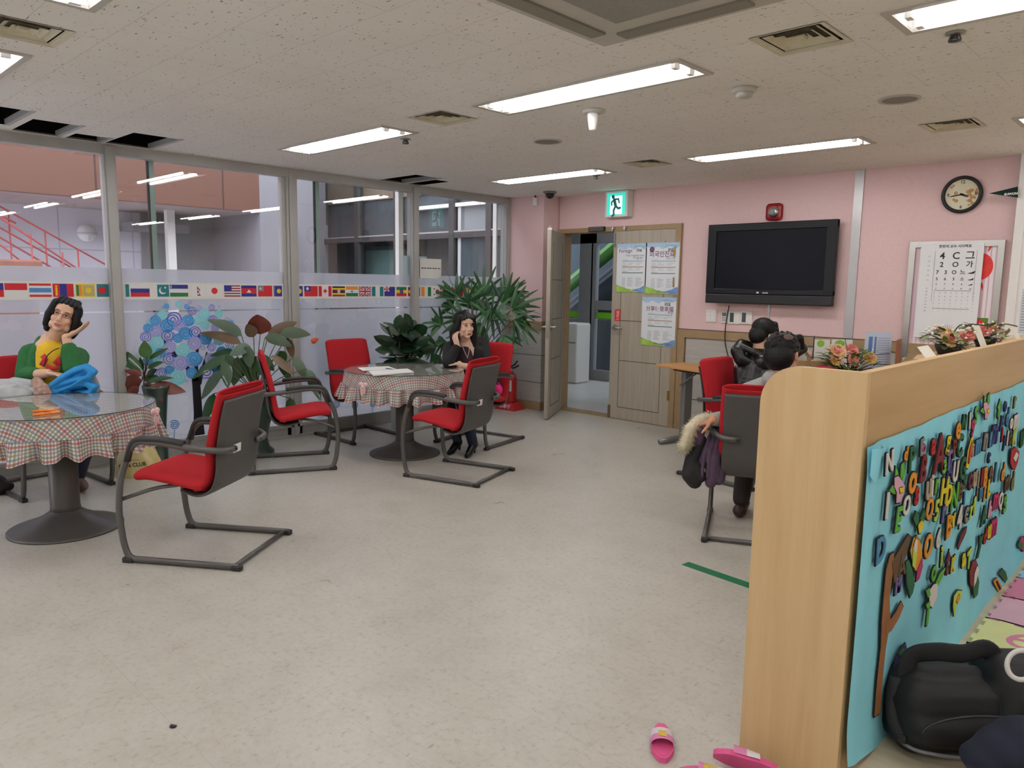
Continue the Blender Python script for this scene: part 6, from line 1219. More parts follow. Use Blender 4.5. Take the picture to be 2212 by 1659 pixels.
# black duffel backpack, second bag and dark garment
M_bag = mat('black_nylon', (16, 16, 19), .65, var=.1, scale=30, bump=.15, bscale=25)
ref = Vector((-.42, 2.72, .15)); t = thing('backpack', 'black backpack with haul handle lying on the wood floor by the felt cloth', 'bag', (-.40, 2.70, .03))
def bp_(px, py, nr=0): return at(px, py, ref, nr)
Dh = Vector((FWD.x, FWD.y, 0)).normalized(); Rh = Vector((RIGHT.x, RIGHT.y, 0)).normalized()
def rbox(b, c, hx, hy, hz, r, lean=0.0, top=1.0):
    c = Vector(c); K = []
    for k in range(8):
        sx, sy, sz = (k & 1)*2-1, (k >> 1 & 1)*2-1, (k >> 2)*2-1; q = top if sz > 0 else 1.0
        K.append(c+Rh*(sx*(hx-r)*q)+Dh*(sy*(hy-r)*q+lean*sz)+Z*(sz*(hz-r)))
    for a in range(8):
        for q in (1, 2, 4):
            if not a & q: b.cap(K[a], K[a | q], r, r, 10)
    R = Matrix((Rh, Dh, Z)).transposed(); b.box(c, ((hx-r)*2.1, (hy-r)*2, (hz-r*.2)*2), 0, R); b.box(c, (hx*1.98, (hy-r)*2, (hz-r)*2), 0, R); b.box(c, ((hx-r)*2, hy*1.98, (hz-r)*2), 0, R); return K
cB = bp_(2058, 1520, 0); cB.z = .03+.118
b = MB(); rbox(b, cB, .225, .125, .118, .065, 0, .93); b.cap(cB-Rh*.15-Dh*.10-Z*.02, cB+Rh*.13-Dh*.11-Z*.02, .055, .055); b.cap(cB-Rh*.12+Z*.085, cB+Rh*.12+Z*.085, .05, .05)
fuse('body', b, M_bag, t, .009, 5)
b = MB(); b.tube(smooth_path([tuple(cB+Rh*(.19*math.cos(q))-Dh*.168+Z*(.005+.06*math.sin(q))) for q in [PI*i/10 for i in range(11)]], 3), .0035, 6); b.build('zipper', mat('dark_zip', (52, 52, 56), .4, .3, var=0), t, True)
b = MB(); b.tube(smooth_path([tuple(bp_(*q)) for q in ((1955, 1480, .02), (1968, 1420, .02), (2020, 1408, .04), (2080, 1412, .04), (2130, 1402, .03), (2160, 1440, .0), (2175, 1500, .0))], 6), .030, 10, 0, True, .22, FWD); b.build('haul_handle', mat('strap_black', (22, 22, 25), .7, var=.05), t, True)
b = MB(); b.tube(smooth_path([tuple(cB+Rh*x_-Dh*y_-Z*z_) for x_, y_, z_ in ((-.21, .08, .07), (-.17, .135, .074), (0, .168, .076), (.16, .14, .07), (.215, .08, .066))], 5), .006, 8); b.build('piping', mat('grey_piping', (120, 120, 124), .35, var=0), t, True)
b = MB(); b.tube(smooth_path([tuple(bp_(*q)) for q in ((1934, 1462, .03), (1926, 1520, .05), (1930, 1560, .07), (1945, 1592, .09))], 5), .018, 8, 0, True, .4); b.build('side_strap', mat('strap_black', (22, 22, 25)), t, True); b = MB(); p = bp_(1948, 1594, .09); b.box(p, (.03, .02, .03), 0, None, .006); b.build('buckle', M_black, t, True)
b = MB(); p = bp_(2170, 1535, .09); b.ell(p, (.022, .03, .06), 0, Matrix.Rotation(.4, 3, 'Y')); b.build('side_pocket', mat('shiny_black', (14, 14, 16), .2, var=0), t, True); b = MB(); p = bp_(2172, 1538, .13); b.ell(p, (.006, .006, .012), 0, None, 6, 4); b.build('zip_pull', mat('lime_pull', (150, 214, 60), .5, var=0), t, True)
t = thing('sports_bag', 'second black bag with a white ring emblem behind the backpack', 'bag', (.0, 3.02, .03)); ref2 = Vector((.02, 3.06, .2))
cS = at(2262, 1460, ref2); cS.z = .03+.15; b = MB(); rbox(b, cS, .21, .12, .15, .075, .03, .9); fuse('body', b, M_bag, t, .011, 6)
b = MB(); c = at(2206, 1436, ref2, .165); R3 = Matrix((RIGHT, UP, -FWD)).transposed(); b.lathe([(.05, 0), (.05, .004), (.036, .004), (.036, 0)], 28, 0, c, R3, 5.2); b.build('emblem', M_white, t, True)
t = thing('dark_jacket', 'dark navy jacket heaped on the floor at the lower right corner', 'jacket', (-.2, 2.45, .03)); b = MB(); ref3 = Vector((-.22, 2.45, .08))
for px, py, r in ((2130, 1640, .07), (2180, 1620, .09), (2230, 1610, .11), (2200, 1665, .09), (2150, 1672, .07)): p = at(px, py, ref3); b.ell((p.x, p.y, max(.03+r*.5, p.z)), (r, r, r*.6))
b.cap((-.30, 2.44, .07), (-.1, 2.42, .09), .05, .07); fuse('cloth', b, mat('navy_cloth', (24, 28, 44), .9, var=.15, scale=12), t, .012, 4)
# plastic carrier bag under the left table, dark bag at the far left
p = fl(300, 1025); t = thing('carrier_bag', 'yellowish printed plastic carrier bag on the floor beside the left table', 'plastic bag', (p.x, p.y, 0)); b = MB(); rnd = random.Random(9); B = Vector((p.x, p.y, 0))
M_pl = mat('yellow_plastic_film', (222, 206, 142), .3, var=.12, scale=8, bump=.4, bscale=18, coat=.3)
def bagf(u, v):
    q = 2*PI*u; r = .15*(1-.72*v**2.2)*(1+.10*math.sin(q*7+v*5)*v+.05*math.sin(q*3+1)); return B+RIGHT*(r*1.15*math.cos(q))+Vector((FWD.x, FWD.y, 0)).normalized()*(r*.75*math.sin(q))+Vector((0, 0, .30*v))
b.sheet(56, 16, bagf); b.build('body', M_pl, t, True)
b = MB(); put_text(b, 'SKIN CLUB', bagf(.75, .34)-Vector((FWD.x, FWD.y, 0)).normalized()*.018+RIGHT*.02, (RIGHT+Z*.12).normalized(), (Z*.98-FWD*.2).normalized(), .042, 0, 0, .0012); b.build('lettering', mat('bag_print', (52, 44, 36), .6, var=0), t, True)
b = MB(); b.tube([bagf(.75, .46)-FWD*.014+RIGHT*s_ for s_ in (-.06, 0, .07)], .0015, 5); b.build('printed_rule', MATS['bag_print'], t, True)
b = MB(); b.ell(B+Vector((0, 0, .31))-FWD*.0, (.05, .05, .03), 0, None, 9, 6); b.build('knot', M_pl, t, True)
p = fl(14, 1068); t = thing('shoulder_bag', 'black bag on the floor at the left edge below the chair', 'bag', (p.x-.06, p.y-.12, 0)); b = MB(); b.ell((-.02, 0, .075), (.12, .15, .075)); b.ell((.04, .08, .05), (.06, .10, .045)); o = MB(); fuse('body', (lambda m: (setattr(m, 'M', Matrix.Identity(4)), m)[1])(b), M_bag, None, .012, 4); q = bpy.data.objects['body'] if False else COL.objects[-1]
q.parent = t
# ================================================================== PEOPLE
M_skin = mat('skin_light', (222, 178, 150), .55, var=.04, scale=25, sub=.08); M_skin2 = mat('skin_fair', (230, 192, 168), .55, var=.04, scale=25, sub=.08); M_skin3 = mat('skin_tan', (206, 152, 122), .55, var=.05, scale=25, sub=.08)
M_hair = mat('black_hair', (17, 15, 16), .5, var=.25, scale=50, bump=.2, bscale=160, spec=.3); M_lip = mat('lip', (178, 102, 94), .5, var=.03); M_eyew = mat('eye_white', (214, 206, 200), .3, var=0); M_iris = mat('dark_iris', (30, 22, 18), .2, var=0)
def basis(f, u):
    f = Vector(f).normalized(); u = Vector(u); u = (u-f*u.dot(f)).normalized(); return f, u.cross(f).normalized(), u
def head_T(C, f, u, s=1.0):
    C = Vector(C); F, L, U = basis(f, u); R = Matrix((F, L, U)).transposed(); return (lambda a, b_, c: C+(F*a+L*b_+U*c)*s), R
def head_skin(b, T, R, s=1.0, neck=None):
    e = lambda p, r: b.ell(T(*p), tuple(q*s for q in r), 0, R, 18, 12)
    e((-.012, 0, .035), (.092, .074, .082)); e((.022, 0, -.035), (.064, .062, .072)); e((.034, 0, -.062), (.050, .046, .048)); e((.058, 0, -.095), (.024, .026, .020)); e((.040, 0, .045), (.046, .060, .052))
    for k in (-1, 1):
        e((.056, k*.034, -.030), (.026, .026, .028)); e((.020, k*.048, -.07), (.035, .018, .03)); e((-.008, k*.077, -.012), (.016, .009, .030)); e((.072, k*.028, .028), (.014, .026, .009)); e((.094, k*.011, -.037), (.010, .008, .008))
    b.cap(T(.080, 0, .012), T(.101, 0, -.033), .009*s, .0125*s); b.cap(T(.084, -.016, -.063), T(.084, .016, -.063), .0075*s); b.cap(T(.081, -.013, -.074), T(.081, .013, -.074), .0085*s)
    if neck is not None: b.cap(T(-.012, 0, -.085), neck, .050*s, .058*s, 16)
def face_parts(t, T, R, s=1.0, brow_m=None, open_=.0055):
    for k in (-1, 1):
        b = MB(); b.ell(T(.0815, k*.031, .003), (.006*s, .0145*s, open_*s), 0, R, 12, 8); b.ell(T(.0850, k*.030, .003), (.004*s, .0062*s, (open_+.0004)*s), 1, R, 10, 8)
        b.tube([T(.0835, k*.044, .004), T(.0878, k*.031, .0085), T(.0858, k*.017, .004)], .0019*s, 6, 1); b.build('eye', [M_eyew, M_iris], t, True)
        b = MB(); b.tube([T(.080, k*.050, .022), T(.0875, k*.034, .029), T(.0885, k*.016, .0255)], [.0016*s, .0030*s, .0024*s], 6, 0, True, .6); b.build('eyebrow', brow_m or M_hair, t, True)
    b = MB(); b.tube([T(.0825, -.023, -.0675), T(.0905, -.011, -.0645), T(.0918, 0, -.0662), T(.0905, .011, -.0645), T(.0825, .023, -.0675)], [.0018*s, .0042*s, .0044*s, .0042*s, .0018*s], 8); b.tube([T(.0825, -.021, -.069), T(.0895, -.009, -.0735), T(.0895, .009, -.0735), T(.0825, .021, -.069)], [.0018*s, .005*s, .005*s, .0018*s], 8); b.build('lips', M_lip, t, True)
def hand(b, W, D, N, side=1, s=1.0, curl=(.35, .45, .4), thumb=(.6, .7, .25), spread=.06, lens=(.92, 1.0, .95, .78)):
    W = Vector(W); D = Vector(D).normalized(); N = Vector(N); N = (N-D*N.dot(D)).normalized(); T = D.cross(N)*side
    for i in range(4):
        o = (1.5-i)*.0195*s; k = W+D*.088*s+T*o-N*.0015*abs(i-1.5)*s
        b.cap(W+D*.008*s+T*o*.55, k, .0135*s, .0105*s, 10)
        d = (D+T*(1.5-i)*spread).normalized(); q = k; a = 0
        for L, c, r0, r1 in ((.041, curl[0], .0090, .0084), (.026, curl[1], .0084, .0077), (.021, curl[2], .0077, .0066)):
            a += c; e = (d*math.cos(a)+N*math.sin(a)); p = q+e*L*lens[i]*s; b.cap(q, p, r0*s, r1*s, 9); q = p
    b.ell(W+D*.050*s+N*.004*s, (.030*s, .034*s, .014*s), 0, Matrix((D, T, N)).transposed(), 12, 8)
    k = W+D*.022*s+T*.024*s+N*.004*s; d = (D*thumb[0]+T*thumb[1]+N*thumb[2]).normalized(); q = k
    b.cap(W+D*.012*s+T*.010*s, k, .014*s, .0135*s, 9)
    for L, r0, r1, bend in ((.036, .0125, .0105, 0), (.030, .0105, .0095, .30), (.024, .0095, .0075, .25)):
        d = (d+D*bend+N*bend*.3).normalized(); p = q+d*L*s; b.cap(q, p, r0*s, r1*s, 9); q = p
def chain(b, pts, rs, n=14):
    for i in range(len(pts)-1): b.cap(pts[i], pts[i+1], rs[i], rs[i+1], n)

# ---- woman in the green cardigan, chin on hand, behind the left table
ref = Vector((-5.90, 1.47, 1.0)); A = lambda x, y, n=0.0: at(x, y, ref, n)
t = thing('person', 'woman in green cardigan and yellow shirt sitting behind the left table, cheek on her hand', 'person', (-5.93, 1.47, 0))
C = A(139, 684, .10); f = -FWD*.90+RIGHT*.30+UP*.05; u = UP*.94+RIGHT*.34; T, R = head_T(C, f, u, 1.0)
shR, shL = A(66, 765, .05), A(168, 772, -.06); chest = A(113, 785, .02); hips = Vector((-5.95, 1.48, .53)); nk = A(112, 738, .03)
elR, wrR = A(54, 812, .12), A(104, 806, .26); elL, wrL = A(160, 796, .20), A(143, 729, .19)
b = MB(); head_skin(b, T, R, 1.0, nk); chain(b, [nk, A(113, 760, .02), hips], [.075, .12, .13]); chain(b, [A(113, 756, .02), shR, elR, wrR], [.07, .052, .042, .029]); chain(b, [A(113, 758, .0), shL, elL, wrL], [.07, .052, .042, .028])
hand(b, wrL, RIGHT*.80+UP*.50+FWD*.10, UP*.75-RIGHT*.55-FWD*.2, -1, 1.0, (.10, .18, .15), (.75, .45, .1), .03); hand(b, wrR, RIGHT*.9-UP*.12-FWD*.2, -UP, 1, .95, (.25, .35, .3))
fuse('body', b, M_skin, t, .0038, 5); face_parts(t, T, R, 1.0, None, .0040)
b = MB(); e = lambda p, r: b.ell(T(*p), r, 0, R, 18, 12)
e((-.028, 0, .045), (.096, .092, .088)); e((-.045, 0, -.03), (.075, .090, .075))
for k in (-1, 1): b.cap(T(.035, k*.066, .075), T(.028, k*.084, -.01), .030, .026); b.cap(T(.022, k*.086, -.01), T(.010, k*.086, -.085), .028, .020); b.cap(T(-.03, k*.085, -.03), T(-.035, k*.078, -.105), .04, .026)
for y in (-.05, -.025, 0, .025, .05): b.cap(T(.012, y, .112), T(.066, y*1.15, .082), .024, .014)
fuse('hair', b, M_hair, t, .004, 9)
b = MB()
for k in (-1, 1):
    b.tube([T(.0965+.003*math.cos(q), k*.033+.021*math.cos(q), .001+.014*math.sin(q)) for q in [2*PI*i/20 for i in range(21)]], .0013, 6); b.tube([T(.094, k*.054, .004), T(.05, k*.076, .008), T(.0, k*.083, .004)], .0013, 6)
b.tube([T(.100, -.012, .004), T(.102, 0, .007), T(.100, .012, .004)], .0013, 6); b.build('glasses', mat('glasses_frame', (60, 50, 44), .35, .4, var=0), t, True)
M_yel = mat('yellow_shirt', (232, 188, 42), .85, var=.05, scale=20); M_grn = mat('green_cardigan', (36, 100, 50), .9, var=.12, scale=30, bump=.15, bscale=160)
b = MB(); chain(b, [A(112, 738, .03), A(113, 766, .055), A(113, 800, .05), hips], [.070, .108, .118, .13], 20); fuse('shirt', b, M_yel, t, .005, 5)
b = MB(); chain(b, [A(90, 760, .0), A(72, 764, .05)], [.07, .072]); chain(b, [shR, elR, elR.lerp(wrR, .45)], [.072, .062, .050]); chain(b, [A(140, 765, -.02), shL], [.066, .074]); chain(b, [shL, elL, elL.lerp(wrL, .62)], [.074, .066, .050])
chain(b, [A(92, 738, .035), A(84, 764, .09), A(79, 800, .105), A(76, 828, .09)], [.045, .055, .062, .06]); chain(b, [A(133, 740, .0), A(149, 768, .06), A(150, 800, .06), A(150, 828, .05)], [.045, .060, .070, .07]); chain(b, [A(112, 756, -.06), A(112, 800, -.05), hips-FWD*-.03], [.10, .12, .13])
fuse('cardigan', b, M_grn, t, .005, 5)
def tors(px, py): return A(px, py, .195)
b = MB()
for k, (pts, r) in enumerate((([(92, 768), (98, 776), (90, 790)], .02), ([(118, 786), (126, 774), (128, 790)], .018), ([(100, 792), (114, 796), (126, 794)], .014))):
    b.tube([tors(*q) for q in pts], r, 8, 0, True, .3, FWD)
b.build('shirt_print', mat('red_print', (190, 36, 50), .8, var=.05), t, True)
b = MB(); b.tube(smooth_path([tuple(A(q[0], q[1], .215)) for q in ((96, 792), (100, 772), (114, 758), (128, 752))], 5), .0035, 6); b.build('cord', M_black, t, True)
M_den = mat('dark_denim', (40, 46, 66), .9, var=.12, scale=25)
b = MB(); kR, kL = Vector((-5.48, 1.34, .50)), Vector((-5.46, 1.60, .50)); fR, fL = Vector((-5.62, 1.46, .09)), fl(168, 1056)+Vector((0, 0, .09)); chain(b, [hips+Vector((.02, -.09, 0)), kR, fR], [.095, .072, .052]); chain(b, [hips+Vector((.02, .09, 0)), kL, fL], [.095, .072, .052]); b.ell(hips, (.14, .18, .12)); fuse('trousers', b, M_den, t, .009, 4)
for q in (fR, fL): b = MB(); b.ell((q.x+.05, q.y, .045), (.125, .045, .045)); b.ell((q.x-.02, q.y, .06), (.05, .042, .055)); fuse('shoe', b, mat('taupe_shoe', (112, 92, 82), .7, var=.05), t, .006, 3)
# clothes on her lap
M_bluej = mat('blue_jacket_cloth', (38, 140, 206), .75, var=.1, scale=14); r2 = lambda x, y, n: A(x, y, n)
t = thing('folded_jacket', 'bright blue folded jacket on the lap of the woman in green', 'jacket', (-5.75, 1.55, .55)); b = MB()
for px, py, n, r in ((140, 838, .27, .055), (172, 830, .25, .055), (150, 858, .28, .07), (185, 850, .24, .06)): p = r2(px, py, n); b.ell(p, (r*1.1, r*1.3, r*.62))
Zg = [(108, 836), (132, 818), (158, 802), (184, 795), (200, 806), (188, 818), (160, 822), (128, 832), (110, 842), (122, 850), (154, 838), (184, 830), (202, 836), (196, 848), (160, 852), (128, 858)]
chain(b, [r2(x, y, .335-.0012*k) for k, (x, y) in enumerate(Zg)], [.019+.004*math.sin(k*1.7) for k in range(len(Zg))], 10); chain(b, [r2(x+4, y-3, .27) for x, y in Zg], [.022]*len(Zg), 10)
chain(b, [r2(140, 826, .29), r2(172, 812, .29), r2(194, 808, .26)], [.03, .034, .028])
for k in range(4): chain(b, [r2(126+k*14, 846-k*6, .352), r2(150+k*10, 836-k*6, .362), r2(176+k*5, 832-k*6, .345)], [.006, .008, .006], 8)
fuse('cloth', b, M_bluej, t, .0055, 2)
b = MB(); chain(b, [r2(198, 818, .2), r2(204, 836, .22), r2(198, 852, .26)], [.03, .035, .04]); t2 = thing('scarf', 'taupe scarf end hanging beside the blue folded jacket', 'scarf', (-5.75, 1.7, .55)); fuse('cloth', b, mat('taupe_wool', (150, 134, 124), .95, var=.15, scale=40), t2, .006, 3)
t = thing('coat', 'pale grey coat heaped on the lap at the left edge behind the table', 'coat', (-5.78, 1.3, .55)); b = MB(); chain(b, [r2(-20, 838, .22), r2(20, 834, .28), r2(60, 842, .30), r2(96, 846, .30)], [.06, .05, .05, .05]); chain(b, [r2(10, 850, .34), r2(56, 856, .36)], [.055, .06]); chain(b, [r2(30, 824, .26), r2(70, 832, .32)], [.03, .035])
for k in range(5): chain(b, [r2(0+k*12, 842+k*2, .36), r2(40+k*10, 832+k*3, .38)], [.012, .014])
b.cap(r2(0, 880, .26), r2(90, 880, .28), .10, .10); fuse('cloth', b, mat('grey_coat_cloth', (176, 178, 178), .9, var=.1, scale=18), t, .0065, 2)
t = thing('knit_bag', 'reddish grey patterned bag between the grey coat and the blue jacket', 'bag', (-5.72, 1.45, .6)); b = MB(); chain(b, [r2(80, 826, .33), r2(92, 850, .36)], [.036, .05]); chain(b, [r2(96, 838, .36), r2(104, 854, .37)], [.03, .03]); fuse('body', b, mat('patterned_knit', (168, 136, 124), .95, var=.35, scale=45), t, .006, 3)

# ---- woman in black, leaning on her hand at the far table
ref = Vector((-4.98, 4.74, .9)); A = lambda x, y, n=0.0: at(x, y, ref, n)
t = thing('person', 'woman in black jacket at the far table, cheek resting on her hand, looking aside', 'person', (-4.99, 4.76, 0))
C = A(1003, 703, .16); f = -FWD*.80+RIGHT*.52-UP*.13; u = UP*.98-RIGHT*.10; T, R = head_T(C, f, u, 1.0)
shR, shL = A(972, 752, .08), A(1040, 742, -.06); nk = A(1003, 738, .06); hips = Vector((-5.0, 4.86, .53)); mid = A(1008, 790, .02)
elR, wrR = A(968, 783, .30), A(988, 748, .25); elL, wrL = A(1052, 800, .10), A(992, 789, .27)
b = MB(); head_skin(b, T, R, 1.0, nk); chain(b, [nk, A(1006, 760, .03), hips], [.075, .11, .125]); chain(b, [A(1003, 752, .04), shR, elR, wrR], [.065, .05, .040, .027]); chain(b, [A(1008, 750, .0), shL, elL, wrL], [.065, .05, .040, .027])
hand(b, wrR, UP*.90-RIGHT*.22+FWD*.02, RIGHT*.6+FWD*.55, 1, .95, (.45, .75, .5), (.75, .55, .3), .03); wl = wrL.copy(); wl.z = TH+.028; hand(b, wl, -RIGHT*.95-FWD*.10, -UP, 1, .95, (.12, .18, .15), (.7, .6, .1)); b.cap(wrL, wl, .027, .026)
fuse('body', b, M_skin2, t, .0038, 5); face_parts(t, T, R, 1.0, None, .0048)
b = MB(); e = lambda p, r: b.ell(T(*p), r, 0, R, 18, 12)
e((-.030, 0, .050), (.098, .090, .088)); e((-.055, 0, -.05), (.070, .088, .10))
for k in (-1, 1): b.cap(T(.030, k*.066, .075), T(.020, k*.088, -.02), .032, .028); b.cap(T(.012, k*.092, -.02), T(-.01, k*.100, -.16), .032, .026); b.cap(T(-.04, k*.085, -.06), T(-.04, k*.085, -.22), .045, .030); b.cap(T(-.01, k*.100, -.15), T(-.0, k*.095, -.23), .024, .015)
for y in (-.05, -.03, -.01, .01, .03, .05): b.cap(T(.01, .005, .122), T(.070, y*1.2, .072-abs(y-.0)*.25), .024, .014)
fuse('hair', b, M_hair, t, .004, 4)
M_blk = mat('black_jacket_cloth', (20, 20, 22), .85, var=.1, scale=20)
b = MB(); chain(b, [A(985, 752, .05), shR, elR, elR.lerp(wrR, .86)], [.06, .066, .056, .040]); chain(b, [A(1025, 748, .0), shL, elL, elL.lerp(wrL, .62)], [.06, .07, .062, .046]); chain(b, [A(984, 765, .09), A(986, 800, .09), hips+Vector((.0, -.02, .05))], [.06, .07, .12]); chain(b, [A(1032, 762, .05), A(1030, 800, .05), A(1040, 850, .0)], [.066, .08, .10]); chain(b, [A(1006, 752, -.05), A(1010, 800, -.02), hips], [.09, .12, .14])
fuse('jacket', b, M_blk, t, .005, 5)
b = MB(); chain(b, [A(1004, 762, .085), A(1007, 800, .09)], [.075, .09]); fuse('blouse', b, mat('plum_blouse', (52, 26, 34), .85, var=.1), t, .006, 4)
b = MB(); b.tube(smooth_path([tuple(A(*q)) for q in ((998, 745, .19), (1003, 758, .20), (1009, 770, .20), (1013, 760, .19), (1015, 745, .17))], 5), .003, 6); b.ell(A(1010, 772, .205), .008, 0, None, 8, 6); b.build('necklace', M_chrome, t, True)
b = MB(); kR, kL = Vector((-5.06, 4.42, .50)), Vector((-4.86, 4.42, .50)); aR, aL = Vector((-4.80, 4.33, .11)), Vector((-4.63, 4.36, .10)); chain(b, [hips+Vector((-.09, 0, 0)), kR, aR], [.09, .068, .042]); chain(b, [hips+Vector((.09, 0, 0)), kL, aL], [.09, .068, .044]); b.ell(hips, (.17, .14, .12)); fuse('jeans', b, mat('navy_jeans', (30, 36, 58), .9, var=.12, scale=25), t, .008, 4)
for q, dx in ((aR, Vector((.35, -.93, 0))), (aL, Vector((.45, -.88, 0)))):
    d = dx.normalized(); b = MB(); g0 = Vector((q.x, q.y, 0)); b.cap(g0-d*.02+Vector((0, 0, .085)), g0+d*.10+Vector((0, 0, .032)), .040, .030); b.cap(g0+d*.10+Vector((0, 0, .030)), g0+d*.155+Vector((0, 0, .022)), .030, .020); b.cap(g0-d*.035+Vector((0, 0, .07)), g0-d*.045+Vector((0, 0, .008)), .022, .008); fuse('heeled_shoe', b, M_gloss, t, .005, 3)
p = A(1068, 848, -.0); t = thing('pink_pouch', 'small magenta pouch on the chair seat beside the woman in black', 'pouch', (-4.80, 4.90, .455)); b = MB(); p = Vector((-4.80, 4.83, .51)); b.ell(p, (.05, .04, .05)); b.build('body', mat('magenta_cloth', (222, 40, 128), .7, var=.05), t, True); b = MB(); b.tube([p+Vector((-.03, 0, .045)), p+Vector((0, 0, .065)), p+Vector((.03, 0, .045))], .005, 6); b.build('strap', MATS['magenta_cloth'], t, True)

# ---- man in the grey shirt seen from behind
ref = Vector((-1.95, 4.28, 1.0)); A = lambda x, y, n=0.0: at(x, y, ref, n); fd = Vector((-.30, .95, 0))
t = thing('person', 'man in grey shirt seen from behind, thinning dark hair, half hidden by the counter', 'person', (-1.98, 4.26, 0))
C = A(1692, 764, 0); f = fd*.92+Vector((.35, 0, -.22)); u = Vector((0, 0, 1))+fd*.25; T, R = head_T(C, f, u, 1.12); hips = Vector((-2.0, 4.30, .56)); nk = A(1684, 824, -.02)
lf = Vector((0, 0, 1)).cross(fd).normalized(); shL, shR = A(1618, 852, -.10), A(1752, 852, -.06); elL, wrL = A(1582, 905, -.16), A(1541, 906, .01)
b = MB(); head_skin(b, T, R, 1.12, nk); chain(b, [nk, A(1690, 870, -.10), hips], [.085, .14, .15]); chain(b, [A(1684, 845, -.08), shL, elL, wrL], [.08, .058, .046, .031]); chain(b, [A(1690, 845, -.08), shR, A(1770, 960, .0)], [.08, .058, .045])
hand(b, wrL, -RIGHT*.85-UP*.35+FWD*.25, -UP*.8+RIGHT*.3, 1, 1.0, (.55, .7, .5), (.6, .6, .4), .02)
fuse('body', b, M_skin3, t, .0042, 5)
b = MB(); e = lambda p, r: b.ell(T(*p), tuple(q*1.12 for q in r), 0, R, 18, 12)
e((-.018, 0, .030), (.100, .088, .085)); e((-.045, 0, -.02), (.072, .084, .085)); 
for y in (-.06, -.03, 0, .03, .06): b.cap(T(.04, y, .09), T(.085, y, .05), .028, .016)
for k in range(70): q = random.uniform(0, 6.28); h_ = random.uniform(-.3, 1); d = Vector((math.cos(q)*math.sqrt(1-h_*h_*.9), math.sin(q)*math.sqrt(1-h_*h_*.9), h_)); b.ell(T(-.018+.096*d.x, .084*d.y, .030+.081*d.z), (.011, .011, .010), 0, None, 7, 5)
fuse('hair', b, M_hair, t, .004, 2)
bd = A(1706, 741, .0)-C; b = MB(); ax = (A(1706, 741, .093)-C).normalized(); 
loc = R.transposed() @ ax; k = 1/math.sqrt((loc.x/.112)**2+(loc.y/.0985)**2+(loc.z/.0952)**2); ctr = T(-.018, 0, .030)
pt = ctr+(R @ (loc*k*1.03)); b.ell(pt, (.030, .022, .007), 0, ax.to_track_quat('Z', 'Y').to_matrix(), 16, 8); b.build('bald_patch', mat('scalp', (98, 78, 68), .5, var=.25, scale=120), t, True)
M_gsh = mat('grey_shirt', (170, 170, 166), .9, var=.06, scale=16, bump=.1, bscale=60)
b = MB(); chain(b, [A(1684, 840, -.08), A(1690, 880, -.12), hips], [.115, .155, .165], 18); chain(b, [A(1660, 842, -.08), shL, elL, elL.lerp(wrL, .9)], [.09, .076, .060, .044]); chain(b, [A(1715, 842, -.08), shR, A(1770, 960, .0)], [.09, .078, .062]); b.cap(A(1668, 820, -.0), A(1704, 820, -.0), .062, .062); fuse('shirt', b, M_gsh, t, .0055, 5)
b = MB(); fwd = fd.normalized(); kL, kR = hips+fwd*.42+lf*.12+Vector((0, 0, -.03)), hips+fwd*.42-lf*.12+Vector((0, 0, -.03)); chain(b, [hips+lf*.09, kL, kL-fwd*.22+Vector((0, 0, -.42))], [.10, .078, .055]); chain(b, [hips-lf*.09, kR, kR-fwd*.15+Vector((0, 0, -.42))], [.10, .078, .055]); b.ell(hips, (.17, .17, .11)); fuse('trousers', b, mat('dark_trousers', (46, 42, 42), .9, var=.1), t, .010, 3)
for q in (kL-fwd*.22, kR-fwd*.15): b = MB(); q = Vector((q.x, q.y, .045)); b.cap(q-fwd*.05, q+fwd*.16, .044, .036); fuse('shoe', b, mat('brown_shoe', (58, 36, 32), .45, var=.1), t, .007, 3)

# ---- child in the black jacket reaching across
ref = Vector((-2.62, 5.52, 1.0)); A = lambda x, y, n=0.0: at(x, y, ref, n)
t = thing('person', 'child in shiny black hooded jacket reaching an arm forward past the man', 'person', (-2.60, 5.46, 0))
C = A(1650, 722, 0); f = RIGHT*.72+FWD*.35-FWD*.75*0+Vector((0, 0, -.22)); u = Vector((0, 0, 1))+RIGHT*.1; T, R = head_T(C, f, u, .96); nk = A(1638, 770, 0); hips = Vector((-2.62, 5.42, .55))
shR, elR, wrR = A(1646, 782, .10), A(1700, 768, .02), A(1738, 750, -.10); shL = A(1650, 780, -.12); elL = A(1694, 800, -.14); 
b = MB(); head_skin(b, T, R, .96, nk); chain(b, [nk, A(1634, 800, 0), hips], [.07, .115, .12]); chain(b, [A(1640, 778, .04), shR, elR, wrR], [.06, .045, .036, .025]); chain(b, [A(1640, 778, -.04), shL, elL], [.06, .045, .036])
hand(b, wrR, RIGHT*.55-UP*.75-FWD*.1, FWD*.4-RIGHT*.6, 1, .85, (.6, .7, .5), (.6, .6, .4), .02)
fuse('body', b, M_skin, t, .0042, 5); face_parts(t, T, R, .96)
b = MB(); e = lambda p, r: b.ell(T(*p), r, 0, R, 18, 12)
e((-.022, 0, .044), (.098, .088, .084)); e((-.062, 0, -.02), (.062, .076, .075))
for y in (-.06, -.04, -.02, 0, .02, .04, .06): b.cap(T(.02, y, .095), T(.076, y, .045), .026, .014)
for k in (-1, 1): b.cap(T(.03, k*.066, .06), T(.035, k*.074, .012), .024, .012)
fuse('hair', b, M_hair, t, .004, 7)
M_lea = mat('shiny_black_jacket', (20, 20, 22), .32, var=.1, scale=14, bump=.5, bscale=14)
